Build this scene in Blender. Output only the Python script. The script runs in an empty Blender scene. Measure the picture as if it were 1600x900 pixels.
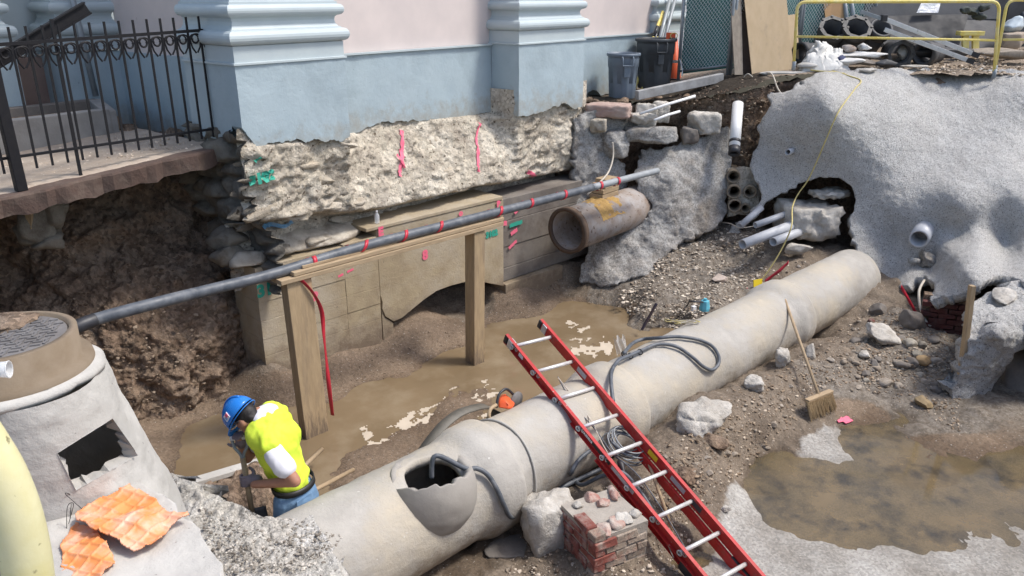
import bpy, bmesh, math, random
import numpy as np
from mathutils import Vector, Matrix

# ------------------------------------------------------------------ camera, world, sun, exposure
scn = bpy.context.scene
COL = scn.collection
F = 1244.0; PITCH = math.radians(20.3); YAW = math.radians(39.9); CAMZ = 1.6
cam_d = bpy.data.cameras.new('camera'); cam = bpy.data.objects.new('camera', cam_d); COL.objects.link(cam)
cam_d.sensor_width = 36.0; cam_d.lens = 36.0 * F / 1600.0; cam_d.clip_start = 0.05; cam_d.clip_end = 2000
cam.location = (0, 0, CAMZ)
cam.rotation_euler = (math.pi / 2 - PITCH, 0, YAW - math.pi / 2)
scn.camera = cam
SUN_DIR = Vector((0.36, -0.46, 0.90)).normalized()          # towards the sun
world = bpy.data.worlds.new('World'); scn.world = world; world.use_nodes = True
wn = world.node_tree.nodes; wl = world.node_tree.links
sky = wn.new('ShaderNodeTexSky'); sky.sky_type = 'NISHITA'; sky.sun_disc = False
sky.sun_elevation = math.asin(SUN_DIR.z); sky.sun_rotation = math.atan2(SUN_DIR.x, SUN_DIR.y)
sky.dust_density = 2.5
wn['Background'].inputs['Strength'].default_value = 0.13
wl.new(sky.outputs[0], wn['Background'].inputs['Color'])
sun_d = bpy.data.lights.new('sun', 'SUN'); sun_d.energy = 1.9; sun_d.angle = math.radians(11); sun_d.color = (1.0, 0.96, 0.9)
sun = bpy.data.objects.new('sun', sun_d); COL.objects.link(sun)
sun.rotation_euler = SUN_DIR.to_track_quat('Z', 'Y').to_euler(); sun.location = (5, -5, 12)
scn.view_settings.view_transform = 'Standard'; scn.view_settings.look = 'None'
scn.view_settings.exposure = 0.82; scn.view_settings.gamma = 1.0

# ------------------------------------------------------------------ survey helpers (camera pose -> points in the place)
FW = np.array([math.cos(YAW) * math.cos(PITCH), math.sin(YAW) * math.cos(PITCH), -math.sin(PITCH)])
RT = np.array([math.sin(YAW), -math.cos(YAW), 0.0]); UP = np.cross(RT, FW)
HF = np.array([math.cos(YAW), math.sin(YAW), 0.0]); EYE = np.array([0, 0, CAMZ])
def ray(px, py): return FW + RT * (px - 800) / F - UP * (py - 450) / F
def onz(px, py, z): d = ray(px, py); return EYE + d * (z - CAMZ) / d[2]
def ony(px, py, y): d = ray(px, py); return EYE + d * y / d[1]
def onx(px, py, x): d = ray(px, py); return EYE + d * x / d[0]
def ond(px, py, D): d = ray(px, py); return EYE + d * D / (d @ HF)
def onplane(px, py, p0, n):
    d = ray(px, py); p0 = np.array(p0, float); n = np.array(n, float)
    return EYE + d * (((p0 - EYE) @ n) / (d @ n))
def fwd(p): return float((np.asarray(p) - EYE) @ HF)
def proj(P):
    v = np.asarray(P, float) - EYE; w = v @ FW
    return 800 + F * (v @ RT) / w, 450 - F * (v @ UP) / w

# ------------------------------------------------------------------ noise
def _h(ix, iy, iz, seed):
    h = (ix.astype(np.uint32) * np.uint32(374761393) + iy.astype(np.uint32) * np.uint32(668265263)
         + iz.astype(np.uint32) * np.uint32(2246822519) + np.uint32((seed * 3266489917) & 0xffffffff))
    h = (h ^ (h >> np.uint32(13))) * np.uint32(1274126177)
    h = h ^ (h >> np.uint32(16))
    return h.astype(np.float64) / 4294967295.0
def vnoise(P, seed=0):
    P = np.asarray(P, float); I = np.floor(P); f = P - I; f = f * f * f * (f * (f * 6 - 15) + 10); I = I.astype(np.int64)
    out = 0
    for a in (0, 1):
        for b in (0, 1):
            for c in (0, 1):
                w = (f[:, 0] if a else 1 - f[:, 0]) * (f[:, 1] if b else 1 - f[:, 1]) * (f[:, 2] if c else 1 - f[:, 2])
                out = out + w * _h(I[:, 0] + a, I[:, 1] + b, I[:, 2] + c, seed)
    return out * 2 - 1
def fbm(P, freq, octv=4, seed=0, gain=0.5):
    P = np.asarray(P, float) * freq; s = 0; a = 1.0
    for o in range(octv):
        s = s + a * vnoise(P + 17.3 * o, seed + o); a *= gain; P = P * 2.03
    return s
def worley(P, seed=0):
    P = np.asarray(P, float); I = np.floor(P).astype(np.int64)
    f1 = np.full(len(P), 9.0); f2 = np.full(len(P), 9.0); idv = np.zeros(len(P))
    for a in (-1, 0, 1):
        for b in (-1, 0, 1):
            for c in (-1, 0, 1):
                J = I + np.array([a, b, c])
                q = np.stack([J[:, 0] + _h(J[:, 0], J[:, 1], J[:, 2], seed), J[:, 1] + _h(J[:, 0], J[:, 1], J[:, 2], seed + 1),
                              J[:, 2] + _h(J[:, 0], J[:, 1], J[:, 2], seed + 2)], 1)
                d = np.linalg.norm(P - q, axis=1); k = _h(J[:, 0], J[:, 1], J[:, 2], seed + 3)
                n1 = d < f1
                f2 = np.where(n1, f1, np.minimum(f2, d)); idv = np.where(n1, k, idv); f1 = np.where(n1, d, f1)
    return f1, f2, idv
def smooth01(x, a, b): t = np.clip((x - a) / (b - a), 0, 1); return t * t * (3 - 2 * t)
def inpoly(X, Y, poly):
    X = np.asarray(X, float); Y = np.asarray(Y, float); r = np.zeros(X.shape, bool); n = len(poly); j = n - 1
    for i in range(n):
        xi, yi = poly[i]; xj, yj = poly[j]
        c = ((yi > Y) != (yj > Y)) & (X < (xj - xi) * (Y - yi) / ((yj - yi) if yj != yi else 1e-9) + xi)
        r ^= c; j = i
    return r
def rbf(ctrl):
    """smooth scalar field through scattered (a, b, value) points (biharmonic-free linear kernel + plane)"""
    A = np.array([[c[0], c[1]] for c in ctrl], float); v = np.array([c[2] for c in ctrl], float)
    sc = max(np.ptp(A[:, 0]), np.ptp(A[:, 1]), 1e-6); A = A / sc; n = len(A)
    ker = lambda d: np.sqrt(d * d + 0.0009)
    K = ker(np.linalg.norm(A[:, None] - A[None], axis=2)) + np.eye(n) * -1e-4
    Pm = np.column_stack([np.ones(n), A]); Z = np.zeros((3, 3))
    sol = np.linalg.lstsq(np.block([[K, Pm], [Pm.T, Z]]), np.concatenate([v, np.zeros(3)]), rcond=None)[0]
    w, b = sol[:n], sol[n:]
    def f(x, y):
        x = np.atleast_1d(np.asarray(x, float)) / sc; y = np.atleast_1d(np.asarray(y, float)) / sc
        out = np.zeros(len(x))
        for s in range(0, len(x), 20000):
            q = np.column_stack([x[s:s + 20000], y[s:s + 20000]])
            out[s:s + 20000] = ker(np.linalg.norm(q[:, None] - A[None], axis=2)) @ w + b[0] + q @ b[1:]
        return out
    return f

# ------------------------------------------------------------------ object helpers
WLOC = {}
def link(o, parent=None):
    COL.objects.link(o)
    if parent is not None: o.parent = parent
    return o
def tag(o, label=None, cat=None, group=None, kind=None):
    if label: o['label'] = label
    if cat: o['category'] = cat
    if group: o['group'] = group
    if kind: o['kind'] = kind
    return o
def thing(name, label, cat, loc, group=None):
    o = bpy.data.objects.new(name, None); o.empty_display_size = 0.1; link(o); o.location = Vector([float(c) for c in loc])
    WLOC[o] = np.array(loc, float); tag(o, label, cat, group); return o
def M(name, verts, faces, mat, parent=None, smooth=False, loc=None, cols=None):
    """one mesh object from WORLD-space vertices"""
    V = np.asarray(verts, float)
    base = WLOC[parent] if parent is not None else (np.array(loc, float) if loc is not None else np.array([V[:, 0].mean(), V[:, 1].mean(), V[:, 2].min()]))
    me = bpy.data.meshes.new(name); me.from_pydata((V - base).tolist(), [], [tuple(int(i) for i in f) for f in faces]); me.validate()
    o = bpy.data.objects.new(name, me); link(o, parent)
    if parent is None: o.location = Vector(base.tolist())
    WLOC[o] = base
    if mat is not None: me.materials.append(mat)
    if smooth: me.polygons.foreach_set('use_smooth', [True] * len(me.polygons))
    if cols is not None:
        at = me.color_attributes.new('tint', 'FLOAT_COLOR', 'POINT')
        c = np.ones((len(V), 4)); c[:, :cols.shape[1]] = cols; at.data.foreach_set('color', c.ravel())
    me.update(); return o
def grid_faces(nu, nv, mask=None, closed_u=False):
    F_ = []
    for i in range(nu - (0 if closed_u else 1)):
        i2 = (i + 1) % nu
        for j in range(nv - 1):
            if mask is None or mask[i, j]: F_.append((i * nv + j, i2 * nv + j, i2 * nv + j + 1, i * nv + j + 1))
    return F_
class MB:
    def __init__(s): s.v = []; s.f = []
    def add(s, v, f):
        o = len(s.v); s.v += [tuple(map(float, p)) for p in v]; s.f += [tuple(o + int(i) for i in q) for q in f]; return s
    def build(s, name, mat, parent=None, smooth=False, bevel=0, loc=None):
        o = M(name, s.v, s.f, mat, parent, smooth, loc)
        if bevel:
            m = o.modifiers.new('bevel', 'BEVEL'); m.width = bevel; m.segments = 2; m.limit_method = 'ANGLE'; m.angle_limit = math.radians(40)
        return o
BF = [(0, 3, 2, 1), (4, 5, 6, 7), (0, 1, 5, 4), (1, 2, 6, 5), (2, 3, 7, 6), (3, 0, 4, 7)]
def frame(ax, upv=(0, 0, 1)):
    a = Vector([float(c) for c in ax]).normalized(); u = Vector(upv)
    if abs(a.dot(u)) > 0.98: u = Vector((0, 1, 0))
    b = u.cross(a).normalized(); c = a.cross(b); return np.array(a), np.array(b), np.array(c)
def box(c, sx, sy, sz, ax=(1, 0, 0), upv=(0, 0, 1)):
    """box centred at c; sx along ax, sz along up"""
    a, b, w = frame(ax, upv); c = np.array(c, float)
    V = [c + a * sx / 2 * i + b * sy / 2 * j + w * sz / 2 * k for k in (-1, 1) for (i, j) in ((-1, -1), (1, -1), (1, 1), (-1, 1))]
    return V, BF
def bar(p, q, w, h, upv=(0, 0, 1)):
    p = np.array(p, float); q = np.array(q, float); return box((p + q) / 2, np.linalg.norm(q - p), w, h, q - p, upv)
def prism(poly, d):
    """poly = list of 3D points, extruded by vector d"""
    n = len(poly); V = [np.array(p, float) for p in poly] + [np.array(p, float) + np.array(d, float) for p in poly]
    return V, [tuple(range(n)), tuple(range(2 * n - 1, n - 1, -1))] + [(i, n + i, n + (i + 1) % n, (i + 1) % n) for i in range(n)]
def spline(pts, n=8):
    P = [np.array(p, float) for p in pts]; out = []
    for i in range(len(P) - 1):
        p0 = P[max(i - 1, 0)]; p1 = P[i]; p2 = P[i + 1]; p3 = P[min(i + 2, len(P) - 1)]
        for k in range(n):
            t = k / n
            out.append(0.5 * ((2 * p1) + (p2 - p0) * t + (2 * p0 - 5 * p1 + 4 * p2 - p3) * t * t + (3 * p1 - p0 - 3 * p2 + p3) * t ** 3))
    out.append(P[-1]); return out
def tube(path, r, n=10, cap=True, closed=False):
    P = [np.array(p, float) for p in path]; N = len(P); V = []; rr = r if hasattr(r, '__len__') else [r] * N
    pb = None
    for i, p in enumerate(P):
        t = (P[(i + 1) % N] - P[i - 1]) if closed else (P[min(i + 1, N - 1)] - P[max(i - 1, 0)]); t = t / (np.linalg.norm(t) + 1e-12)
        if pb is None:
            u = np.array([0, 0, 1.0]) if abs(t[2]) < 0.9 else np.array([1.0, 0, 0]); b = np.cross(t, u)
        else: b = pb - t * (pb @ t)
        b = b / (np.linalg.norm(b) + 1e-12); c = np.cross(t, b); pb = b
        for k in range(n):
            a = 2 * math.pi * k / n; V.append(p + rr[i] * (math.cos(a) * b + math.sin(a) * c))
    Fc = []
    for i in range(N if closed else N - 1):
        i2 = (i + 1) % N
        for k in range(n): Fc.append((i * n + k, i * n + (k + 1) % n, i2 * n + (k + 1) % n, i2 * n + k))
    if cap and not closed: Fc += [tuple(range(n - 1, -1, -1)), tuple((N - 1) * n + k for k in range(n))]
    return V, Fc
def lathe(prof, org, ax=(0, 0, 1), n=32, closed=False):
    """prof = (radius, height) pairs along the axis"""
    a, b, c = frame(ax); org = np.array(org, float); V = []
    for r, h in prof:
        for k in range(n):
            t = 2 * math.pi * k / n; V.append(org + a * h + r * (math.cos(t) * b + math.sin(t) * c))
    m = len(prof); Fc = []
    for i in range(m if closed else m - 1):
        i2 = (i + 1) % m
        for k in range(n): Fc.append((i * n + k, i * n + (k + 1) % n, i2 * n + (k + 1) % n, i2 * n + k))
    return V, Fc
def hollow(org, ax, L, ro, ri, n=28): return lathe([(ri, 0), (ro, 0), (ro, L), (ri, L)], org, ax, n, closed=True)
_bm = bmesh.new(); bmesh.ops.create_icosphere(_bm, subdivisions=1, radius=1); ICO_V = np.array([v.co[:] for v in _bm.verts]); ICO_F = [tuple(v.index for v in f.verts) for f in _bm.faces]; _bm.free()
_bm = bmesh.new(); bmesh.ops.create_icosphere(_bm, subdivisions=4, radius=1); ICO4_V = np.array([v.co[:] for v in _bm.verts]); ICO4_F = [tuple(v.index for v in f.verts) for f in _bm.faces]; _bm.free()
_bm = bmesh.new(); bmesh.ops.create_icosphere(_bm, subdivisions=3, radius=1); ICO3_V = np.array([v.co[:] for v in _bm.verts]); ICO3_F = [tuple(v.index for v in f.verts) for f in _bm.faces]; _bm.free()
def rockshape(size, seed, planes=9, rough=0.06, hi=True, rot=None, flat=0.62):
    rng = np.random.RandomState(seed); V = (ICO4_V if hi else ICO3_V).copy() * 1.25
    for _ in range(planes):
        n = rng.normal(size=3); n /= np.linalg.norm(n); d = rng.uniform(flat, 0.95)
        e = V @ n - d; V = V - np.outer(np.maximum(e, 0) * 0.96, n)
    V = V + (V / np.linalg.norm(V, axis=1)[:, None]) * (fbm(V + seed, 2.2, 4, seed) * rough)[:, None]
    V = V * np.array(size)
    R = np.array(Matrix.Rotation(rng.uniform(0, 6.28) if rot is None else rot, 3, 'Z'))
    return V @ R.T, (ICO4_F if hi else ICO3_F)

def blockshape(size, seed, rough=.07, ex=6.0, rot=None, planes=4):
    rough = rough * .55; planes = max(0, planes + 7); rng = np.random.RandomState(seed); U = ICO4_V.copy(); V = U / ((np.abs(U) ** ex).sum(1) ** (1 / ex))[:, None]
    for _ in range(planes):
        n = rng.normal(size=3); n /= np.linalg.norm(n); d = rng.uniform(.80, 1.2); e = V @ n - d; V = V - np.outer(np.maximum(e, 0) * .97, n)
    V = V * np.array(size); m_ = float(np.mean(size)); V = V + U * (fbm(V / m_ + seed, 1.9, 6, seed, .72) * rough * m_)[:, None]
    R = np.array(Matrix.Rotation(rng.uniform(0, 6.28) if rot is None else rot, 3, 'Z')); return V @ R.T, ICO4_F

# ------------------------------------------------------------------ materials
MATS = {}
def mat(name, c1, c2=None, scale=6.0, rough=0.8, bump=0.0, bscale=40.0, bdist=0.01, c3=None, s3=1.5, t3=0.55, w3=0.12,
        speck=None, sscale=60.0, sthr=0.72, metal=0.0, tint=False, rvar=0.1, stretch=(1, 1, 1), spec=0.5, vor=None, zones=None, detail=6, world=True, splash=None):
    m = bpy.data.materials.new(name); m.use_nodes = True; nt = m.node_tree; N = nt.nodes; L = nt.links; b = N['Principled BSDF']
    b.inputs['Metallic'].default_value = metal; b.inputs['Specular IOR Level'].default_value = spec
    if world: pos = N.new('ShaderNodeNewGeometry').outputs['Position']
    else: pos = N.new('ShaderNodeTexCoord').outputs['Object']
    mp = N.new('ShaderNodeMapping'); mp.inputs['Scale'].default_value = stretch; L.new(pos, mp.inputs['Vector']); co = mp.outputs[0]
    def noise(s, d=detail, r=0.6):
        n = N.new('ShaderNodeTexNoise'); n.inputs['Scale'].default_value = s; n.inputs['Detail'].default_value = d; n.inputs['Roughness'].default_value = r; L.new(co, n.inputs['Vector']); return n.outputs['Fac']
    def ramp(f, a, z):
        r = N.new('ShaderNodeMapRange'); r.inputs['From Min'].default_value = a; r.inputs['From Max'].default_value = z; r.clamp = True; L.new(f, r.inputs['Value']); return r.outputs[0]
    def mix(f, a, z, mode='MIX'):
        x = N.new('ShaderNodeMix'); x.data_type = 'RGBA'; x.blend_type = mode
        for s, q in ((x.inputs[6], a), (x.inputs[7], z)):
            if isinstance(q, tuple): s.default_value = (*q, 1)
            else: L.new(q, s)
        if isinstance(f, float): x.inputs[0].default_value = f
        else: L.new(f, x.inputs[0])
        return x.outputs[2]
    col = c1
    if c2: col = mix(ramp(noise(scale), 0.32, 0.68), c1, c2)
    if zones:                                             # ground: zone weights held per vertex
        at = N.new('ShaderNodeVertexColor'); at.layer_name = 'tint'; sp = N.new('ShaderNodeSeparateColor'); L.new(at.outputs[0], sp.inputs[0])
        for k, (a, z, s) in enumerate(zones):
            zc = mix(ramp(noise(s), 0.33, 0.67), a, z)
            n = N.new('ShaderNodeMath'); n.operation = 'ADD'; L.new(sp.outputs[k], n.inputs[0])
            q = N.new('ShaderNodeMath'); q.operation = 'MULTIPLY_ADD'; L.new(noise(9.0), q.inputs[0]); q.inputs[1].default_value = 0.7; q.inputs[2].default_value = -0.35; L.new(q.outputs[0], n.inputs[1])
            col = mix(ramp(n.outputs[0], 0.4, 0.6), col, zc)
    if zones:
        sx_ = N.new('ShaderNodeSeparateXYZ'); L.new(pos, sx_.inputs[0]); ww = N.new('ShaderNodeMath'); ww.operation = 'MULTIPLY_ADD'; L.new(noise(5.0), ww.inputs[0]); ww.inputs[1].default_value = .10; L.new(sx_.outputs[2], ww.inputs[2])
        wet = ramp(ww.outputs[0], -2.66, -2.70); iv = N.new('ShaderNodeMath'); iv.operation = 'MULTIPLY_ADD'; L.new(sp.outputs[0], iv.inputs[0]); iv.inputs[1].default_value = -.5; iv.inputs[2].default_value = 1.0; iv.use_clamp = True; wm = N.new('ShaderNodeMath'); wm.operation = 'MULTIPLY'; L.new(wet, wm.inputs[0]); L.new(iv.outputs[0], wm.inputs[1]); col = mix(wm.outputs[0], col, mix(1.0, col, (.62, .58, .54), 'MULTIPLY'))
    if c3: col = mix(ramp(noise(s3, 8, 0.65), t3 - w3, t3 + w3), col, c3)
    if splash:
        sx2 = N.new('ShaderNodeSeparateXYZ'); L.new(pos, sx2.inputs[0]); s2 = N.new('ShaderNodeMath'); s2.operation = 'MULTIPLY_ADD'; L.new(noise(7.0, 8, .7), s2.inputs[0]); s2.inputs[1].default_value = -1.1; L.new(sx2.outputs[2], s2.inputs[2])
        col = mix(ramp(s2.outputs[0], splash[2], splash[1]), col, splash[0])
    if vor:
        v = N.new('ShaderNodeTexVoronoi'); v.inputs['Scale'].default_value = vor[0]; L.new(co, v.inputs['Vector'])
        s = N.new('ShaderNodeSeparateColor'); L.new(v.outputs['Color'], s.inputs[0]); k = ramp(s.outputs[0], 0.0, 1.0)
        g = N.new('ShaderNodeMapRange'); L.new(k, g.inputs[0]); g.inputs[3].default_value = vor[1]; g.inputs[4].default_value = vor[2]
        cb = N.new('ShaderNodeCombineColor'); [L.new(g.outputs[0], cb.inputs[i]) for i in range(3)]
        col = mix(1.0, col, cb.outputs[0], 'MULTIPLY')
    if speck: col = mix(ramp(noise(sscale, 3, 0.5), sthr - 0.03, sthr + 0.03), col, speck)
    if tint:
        at = N.new('ShaderNodeVertexColor'); at.layer_name = 'tint'; col = mix(1.0, col, at.outputs[0], 'MULTIPLY')
    if isinstance(col, tuple): b.inputs['Base Color'].default_value = (*col, 1)
    else: L.new(col, b.inputs['Base Color'])
    if rvar:
        r = N.new('ShaderNodeMapRange'); L.new(noise(scale * 1.7, 4), r.inputs[0]); r.inputs[1].default_value = 0.3; r.inputs[2].default_value = 0.7
        r.inputs[3].default_value = max(0.02, rough - rvar); r.inputs[4].default_value = min(1, rough + rvar); L.new(r.outputs[0], b.inputs['Roughness'])
    else: b.inputs['Roughness'].default_value = rough
    if bump:
        bn = N.new('ShaderNodeBump'); bn.inputs['Strength'].default_value = bump; bn.inputs['Distance'].default_value = bdist
        ad = N.new('ShaderNodeMath'); ad.operation = 'ADD'; L.new(noise(bscale, 6, 0.62), ad.inputs[0]); L.new(noise(bscale * 0.22, 4), ad.inputs[1])
        L.new(ad.outputs[0], bn.inputs['Height']); L.new(bn.outputs[0], b.inputs['Normal'])
    MATS[name] = m; return m
soil = mat('soil', (.17, .115, .08), (.28, .205, .145), 5, .95, 1.0, 40, .03, c3=(.33, .26, .20), s3=3, t3=.62, speck=(.3, .26, .22), sscale=55, sthr=.70, spec=.2, vor=(26, .62, 1.32))
ground_m = mat('pit_ground', (.225, .18, .135), (.13, .10, .073), 4, .85, .8, 55, .014, speck=(.42, .38, .33), sscale=48, sthr=.69, spec=.3, rvar=.15, vor=(52, .76, 1.2),
               zones=[((.46, .445, .415), (.30, .28, .25), 2.2), ((.225, .165, .115), (.145, .105, .072), 2.5), ((.24, .21, .175), (.13, .105, .08), 14.0)])
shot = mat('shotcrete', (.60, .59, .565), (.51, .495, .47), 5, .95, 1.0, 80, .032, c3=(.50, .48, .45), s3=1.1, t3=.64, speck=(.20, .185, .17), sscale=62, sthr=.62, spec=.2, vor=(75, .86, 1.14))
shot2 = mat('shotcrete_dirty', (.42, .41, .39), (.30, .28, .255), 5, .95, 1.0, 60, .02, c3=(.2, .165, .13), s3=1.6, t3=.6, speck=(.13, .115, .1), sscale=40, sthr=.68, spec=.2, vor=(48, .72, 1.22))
blue = mat('blue_paint', (.385, .465, .50), (.34, .42, .46), 3, .6, .5, 26, .008, c3=(.29, .355, .385), s3=1.6, t3=.63, speck=(.22, .28, .31), sscale=22, sthr=.74, splash=((.30, .30, .27), -.62, -.25))
bluem = mat('pale_blue_paint', (.47, .53, .54), (.43, .49, .51), 4, .5, .15, 30, .004)
pink = mat('pink_render', (.65, .565, .53), (.57, .50, .475), 2.2, .7, .12, 50, .004, speck=(.4, .33, .3), sscale=14, sthr=.77)
rub = mat('rubble_mortar', (.56, .50, .40), (.36, .31, .25), 4.5, .95, 1.0, 45, .025, c3=(.68, .62, .52), s3=2.4, t3=.58, speck=(.13, .10, .07), sscale=26, sthr=.66, spec=.2, vor=(30, .74, 1.2))  # dark specks paint the shade of small cavities into the colour
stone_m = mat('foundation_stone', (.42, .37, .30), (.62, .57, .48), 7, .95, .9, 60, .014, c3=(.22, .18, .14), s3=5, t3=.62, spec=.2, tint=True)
rub_s = mat('mortared_stone', (.52, .45, .345), (.37, .315, .245), 7, .95, 1.0, 50, .018, c3=(.64, .58, .49), s3=3, t3=.57, speck=(.14, .11, .08), sscale=28, sthr=.67, spec=.2, tint=True)
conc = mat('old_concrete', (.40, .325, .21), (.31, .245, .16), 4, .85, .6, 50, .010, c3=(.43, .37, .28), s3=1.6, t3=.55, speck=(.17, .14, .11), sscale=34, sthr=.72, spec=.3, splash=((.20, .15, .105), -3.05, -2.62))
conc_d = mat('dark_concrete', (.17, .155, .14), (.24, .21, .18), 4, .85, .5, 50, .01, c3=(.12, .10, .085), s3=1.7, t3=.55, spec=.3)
conc_n = mat('new_concrete', (.47, .45, .415), (.38, .365, .335), 3.5, .8, .5, 55, .008, c3=(.55, .53, .49), s3=2, t3=.58, speck=(.2, .185, .165), sscale=30, sthr=.73, spec=.3)
pipe_m = mat('concrete_pipe', (.44, .415, .375), (.30, .28, .25), 2.2, .75, .6, 45, .010, c3=(.52, .455, .35), s3=1.1, t3=.58, speck=(.62, .6, .56), sscale=19, sthr=.755, spec=.35, splash=((.25, .20, .145), -3.30, -2.92))
pipe_s = mat('smooth_concrete', (.35, .325, .29), (.26, .24, .215), 3, .7, .3, 60, .006, c3=(.42, .39, .34), s3=1.5, t3=.6)  # smoother pipe concrete, partly darkened for the broken branch's own shade
crush = mat('crushed_concrete', (.5, .48, .45), (.34, .32, .29), 8, .95, 1.0, 50, .03, c3=(.62, .61, .6), s3=2.5, t3=.58, speck=(.2, .17, .14), sscale=30, sthr=.68, spec=.2, vor=(50, .7, 1.2))
chunk_m = mat('broken_concrete', (.52, .49, .44), (.34, .31, .27), 9, .95, .9, 45, .015, c3=(.64, .61, .56), s3=4, t3=.6, spec=.2)
peb = mat('pebbles', (.62, .56, .48), (.5, .44, .37), 20, .9, .3, 90, .004, tint=True, spec=.25)
wood = mat('weathered_wood', (.43, .32, .20), (.33, .24, .145), 5, .8, .4, 30, .004, stretch=(1, 6, 6), c3=(.26, .185, .11), s3=3, t3=.66)
wood_v = mat('timber_post', (.43, .315, .185), (.34, .245, .14), 5, .8, .4, 30, .004, stretch=(7, 7, 1), c3=(.25, .185, .12), s3=2, t3=.62, splash=((.17, .125, .085), -3.30, -3.02))
ply = mat('plywood', (.56, .42, .26), (.49, .36, .215), 2.5, .75, .15, 40, .003, c3=(.34, .26, .18), s3=2.2, t3=.7, stretch=(3, 3, 1))
oldwood = mat('grey_wood', (.34, .29, .23), (.24, .20, .16), 5, .9, .4, 30, .004, stretch=(5, 5, 1))
steel_b = mat('black_iron', (.010, .010, .013), (.016, .015, .016), 20, .6, .2, 60, .003, spec=.25)
steel_d = mat('dark_steel', (.05, .05, .053), (.085, .085, .09), 3, .6, .2, 40, .003, c3=(.04, .04, .04), s3=2)
galv = mat('galvanised', (.30, .33, .35), (.24, .265, .28), 12, .5, .1, 60, .002, metal=.3)
alum = mat('aluminium', (.72, .72, .72), (.6, .6, .6), 10, .35, .1, 60, .002, metal=.6)
yellow = mat('yellow_paint', (.72, .55, .10), (.76, .66, .28), 9, .5, .2, 50, .003, c3=(.42, .34, .16), s3=8, t3=.72)
yellow_n = mat('faded_yellow_paint', (.62, .56, .27), (.66, .62, .40), 14, .45, .25, 80, .002, c3=(.72, .69, .45), s3=9, t3=.6, speck=(.22, .19, .10), sscale=70, sthr=.69)
red_fg = mat('red_fibreglass', (.50, .028, .026), (.38, .022, .02), 8, .45, .15, 60, .002, c3=(.30, .10, .08), s3=9, t3=.66, speck=(.42, .30, .25), sscale=45, sthr=.72)
rung_m = mat('rung_aluminium', (.75, .74, .72), (.6, .59, .57), 20, .4, .1, 60, .002, metal=.35)
blackp = mat('black_plastic', (.022, .022, .026), (.04, .04, .045), 12, .45, .1, 50, .002)
hose_m = mat('dusty_conduit', (.055, .065, .08), (.13, .14, .155), 9, .5, .3, 40, .004, c3=(.22, .22, .22), s3=6, t3=.68)
hose_g = mat('grey_conduit', (.33, .35, .36), (.25, .265, .275), 9, .5, .3, 40, .004)
canb = mat('blue_grey_plastic', (.115, .145, .185), (.14, .175, .215), 5, .5, .1, 60, .002)
cand = mat('charcoal_plastic', (.05, .055, .06), (.065, .07, .076), 5, .5, .1, 60, .002)
pvc = mat('grey_pvc', (.50, .51, .53), (.42, .43, .45), 6, .5, .1, 60, .002)
pvcw = mat('white_pvc', (.78, .78, .78), (.68, .68, .67), 6, .5, .1, 60, .002)
rust = mat('rusty_iron', (.22, .15, .105), (.33, .28, .24), 5, .85, .6, 60, .006, c3=(.38, .36, .35), s3=2.6, t3=.54, speck=(.12, .07, .045), sscale=22, sthr=.66)
rust_d = mat('dark_rust', (.07, .045, .032), (.11, .07, .045), 6, .85, .5, 60, .006)
clay = mat('yellow_clay', (.42, .27, .09), (.33, .20, .07), 9, .95, .9, 40, .02)
castiron = mat('cast_iron', (.13, .12, .115), (.19, .18, .175), 8, .6, .3, 60, .004)
tan_iron = mat('dirty_frame_iron', (.17, .125, .08), (.24, .19, .135), 5, .8, .4, 60, .004, c3=(.17, .12, .08), s3=5, t3=.62)
orange = mat('orange_plastic', (.78, .29, .09), (.70, .24, .07), 6, .5, .1, 60, .002, c3=(.78, .50, .38), s3=5, t3=.57)  # pale pink blotches put the mat's sheen into the colour
cone_m = mat('orange_cone', (.75, .11, .03), None, rough=.5, rvar=0)
whitec = mat('white_cloth', (.70, .69, .66), (.55, .54, .52), 6, .85, .5, 30, .01)
teal = mat('teal_mesh_fabric', (.07, .22, .205), (.045, .15, .14), 2, .7, .4, 14, .02, c3=(.07, .19, .18), s3=1.5, t3=.6, stretch=(1, 1, .35))
redtape = mat('red_tape', (.55, .03, .05), (.45, .02, .04), 10, .4, 0, rvar=.1)
pinkp = mat('pink_spray', (.85, .12, .22), (.75, .18, .25), 20, .7, 0, rvar=.1)
greenp = mat('green_spray', (.02, .36, .25), (.04, .30, .22), 20, .7, 0, rvar=.1)
bluep = mat('blue_spray', (.12, .36, .62), (.3, .45, .6), 20, .7, 0, rvar=.1)
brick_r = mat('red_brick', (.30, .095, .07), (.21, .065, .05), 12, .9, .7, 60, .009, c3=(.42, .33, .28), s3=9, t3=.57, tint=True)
brick_shade = mat('shaded_red_brick', (.13, .038, .03), (.085, .028, .024), 12, .9, .6, 60, .008, c3=(.16, .10, .08), s3=7, t3=.64, tint=True)  # dirty red brick, the slope lip's shade also put into its colour
brick_t = mat('mortar_smeared_brick', (.33, .26, .20), (.38, .32, .265), 9, .95, .9, 50, .012, c3=(.30, .15, .11), s3=8, t3=.62, tint=True)
mortar = mat('mortar', (.40, .36, .31), (.31, .275, .235), 8, .95, .7, 60, .008)
brown_slab = mat('sidewalk_slab', (.105, .066, .052), (.07, .048, .038), 6, .9, .6, 40, .012, c3=(.19, .14, .11), s3=3, t3=.6)
sand = mat('sandy_walk', (.34, .27, .21), (.42, .35, .28), 6, .95, .5, 60, .008, speck=(.6, .55, .48), sscale=50, sthr=.68)
skin = mat('skin', (.42, .21, .13), (.36, .17, .11), 12, .55, .15, 60, .003)
hivis = mat('hi_vis_yellow', (.70, .86, .07), (.60, .78, .04), 5, .8, .3, 24, .01)
tshirt = mat('white_cotton', (.72, .72, .76), (.64, .64, .69), 6, .9, .3, 24, .008)
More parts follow.
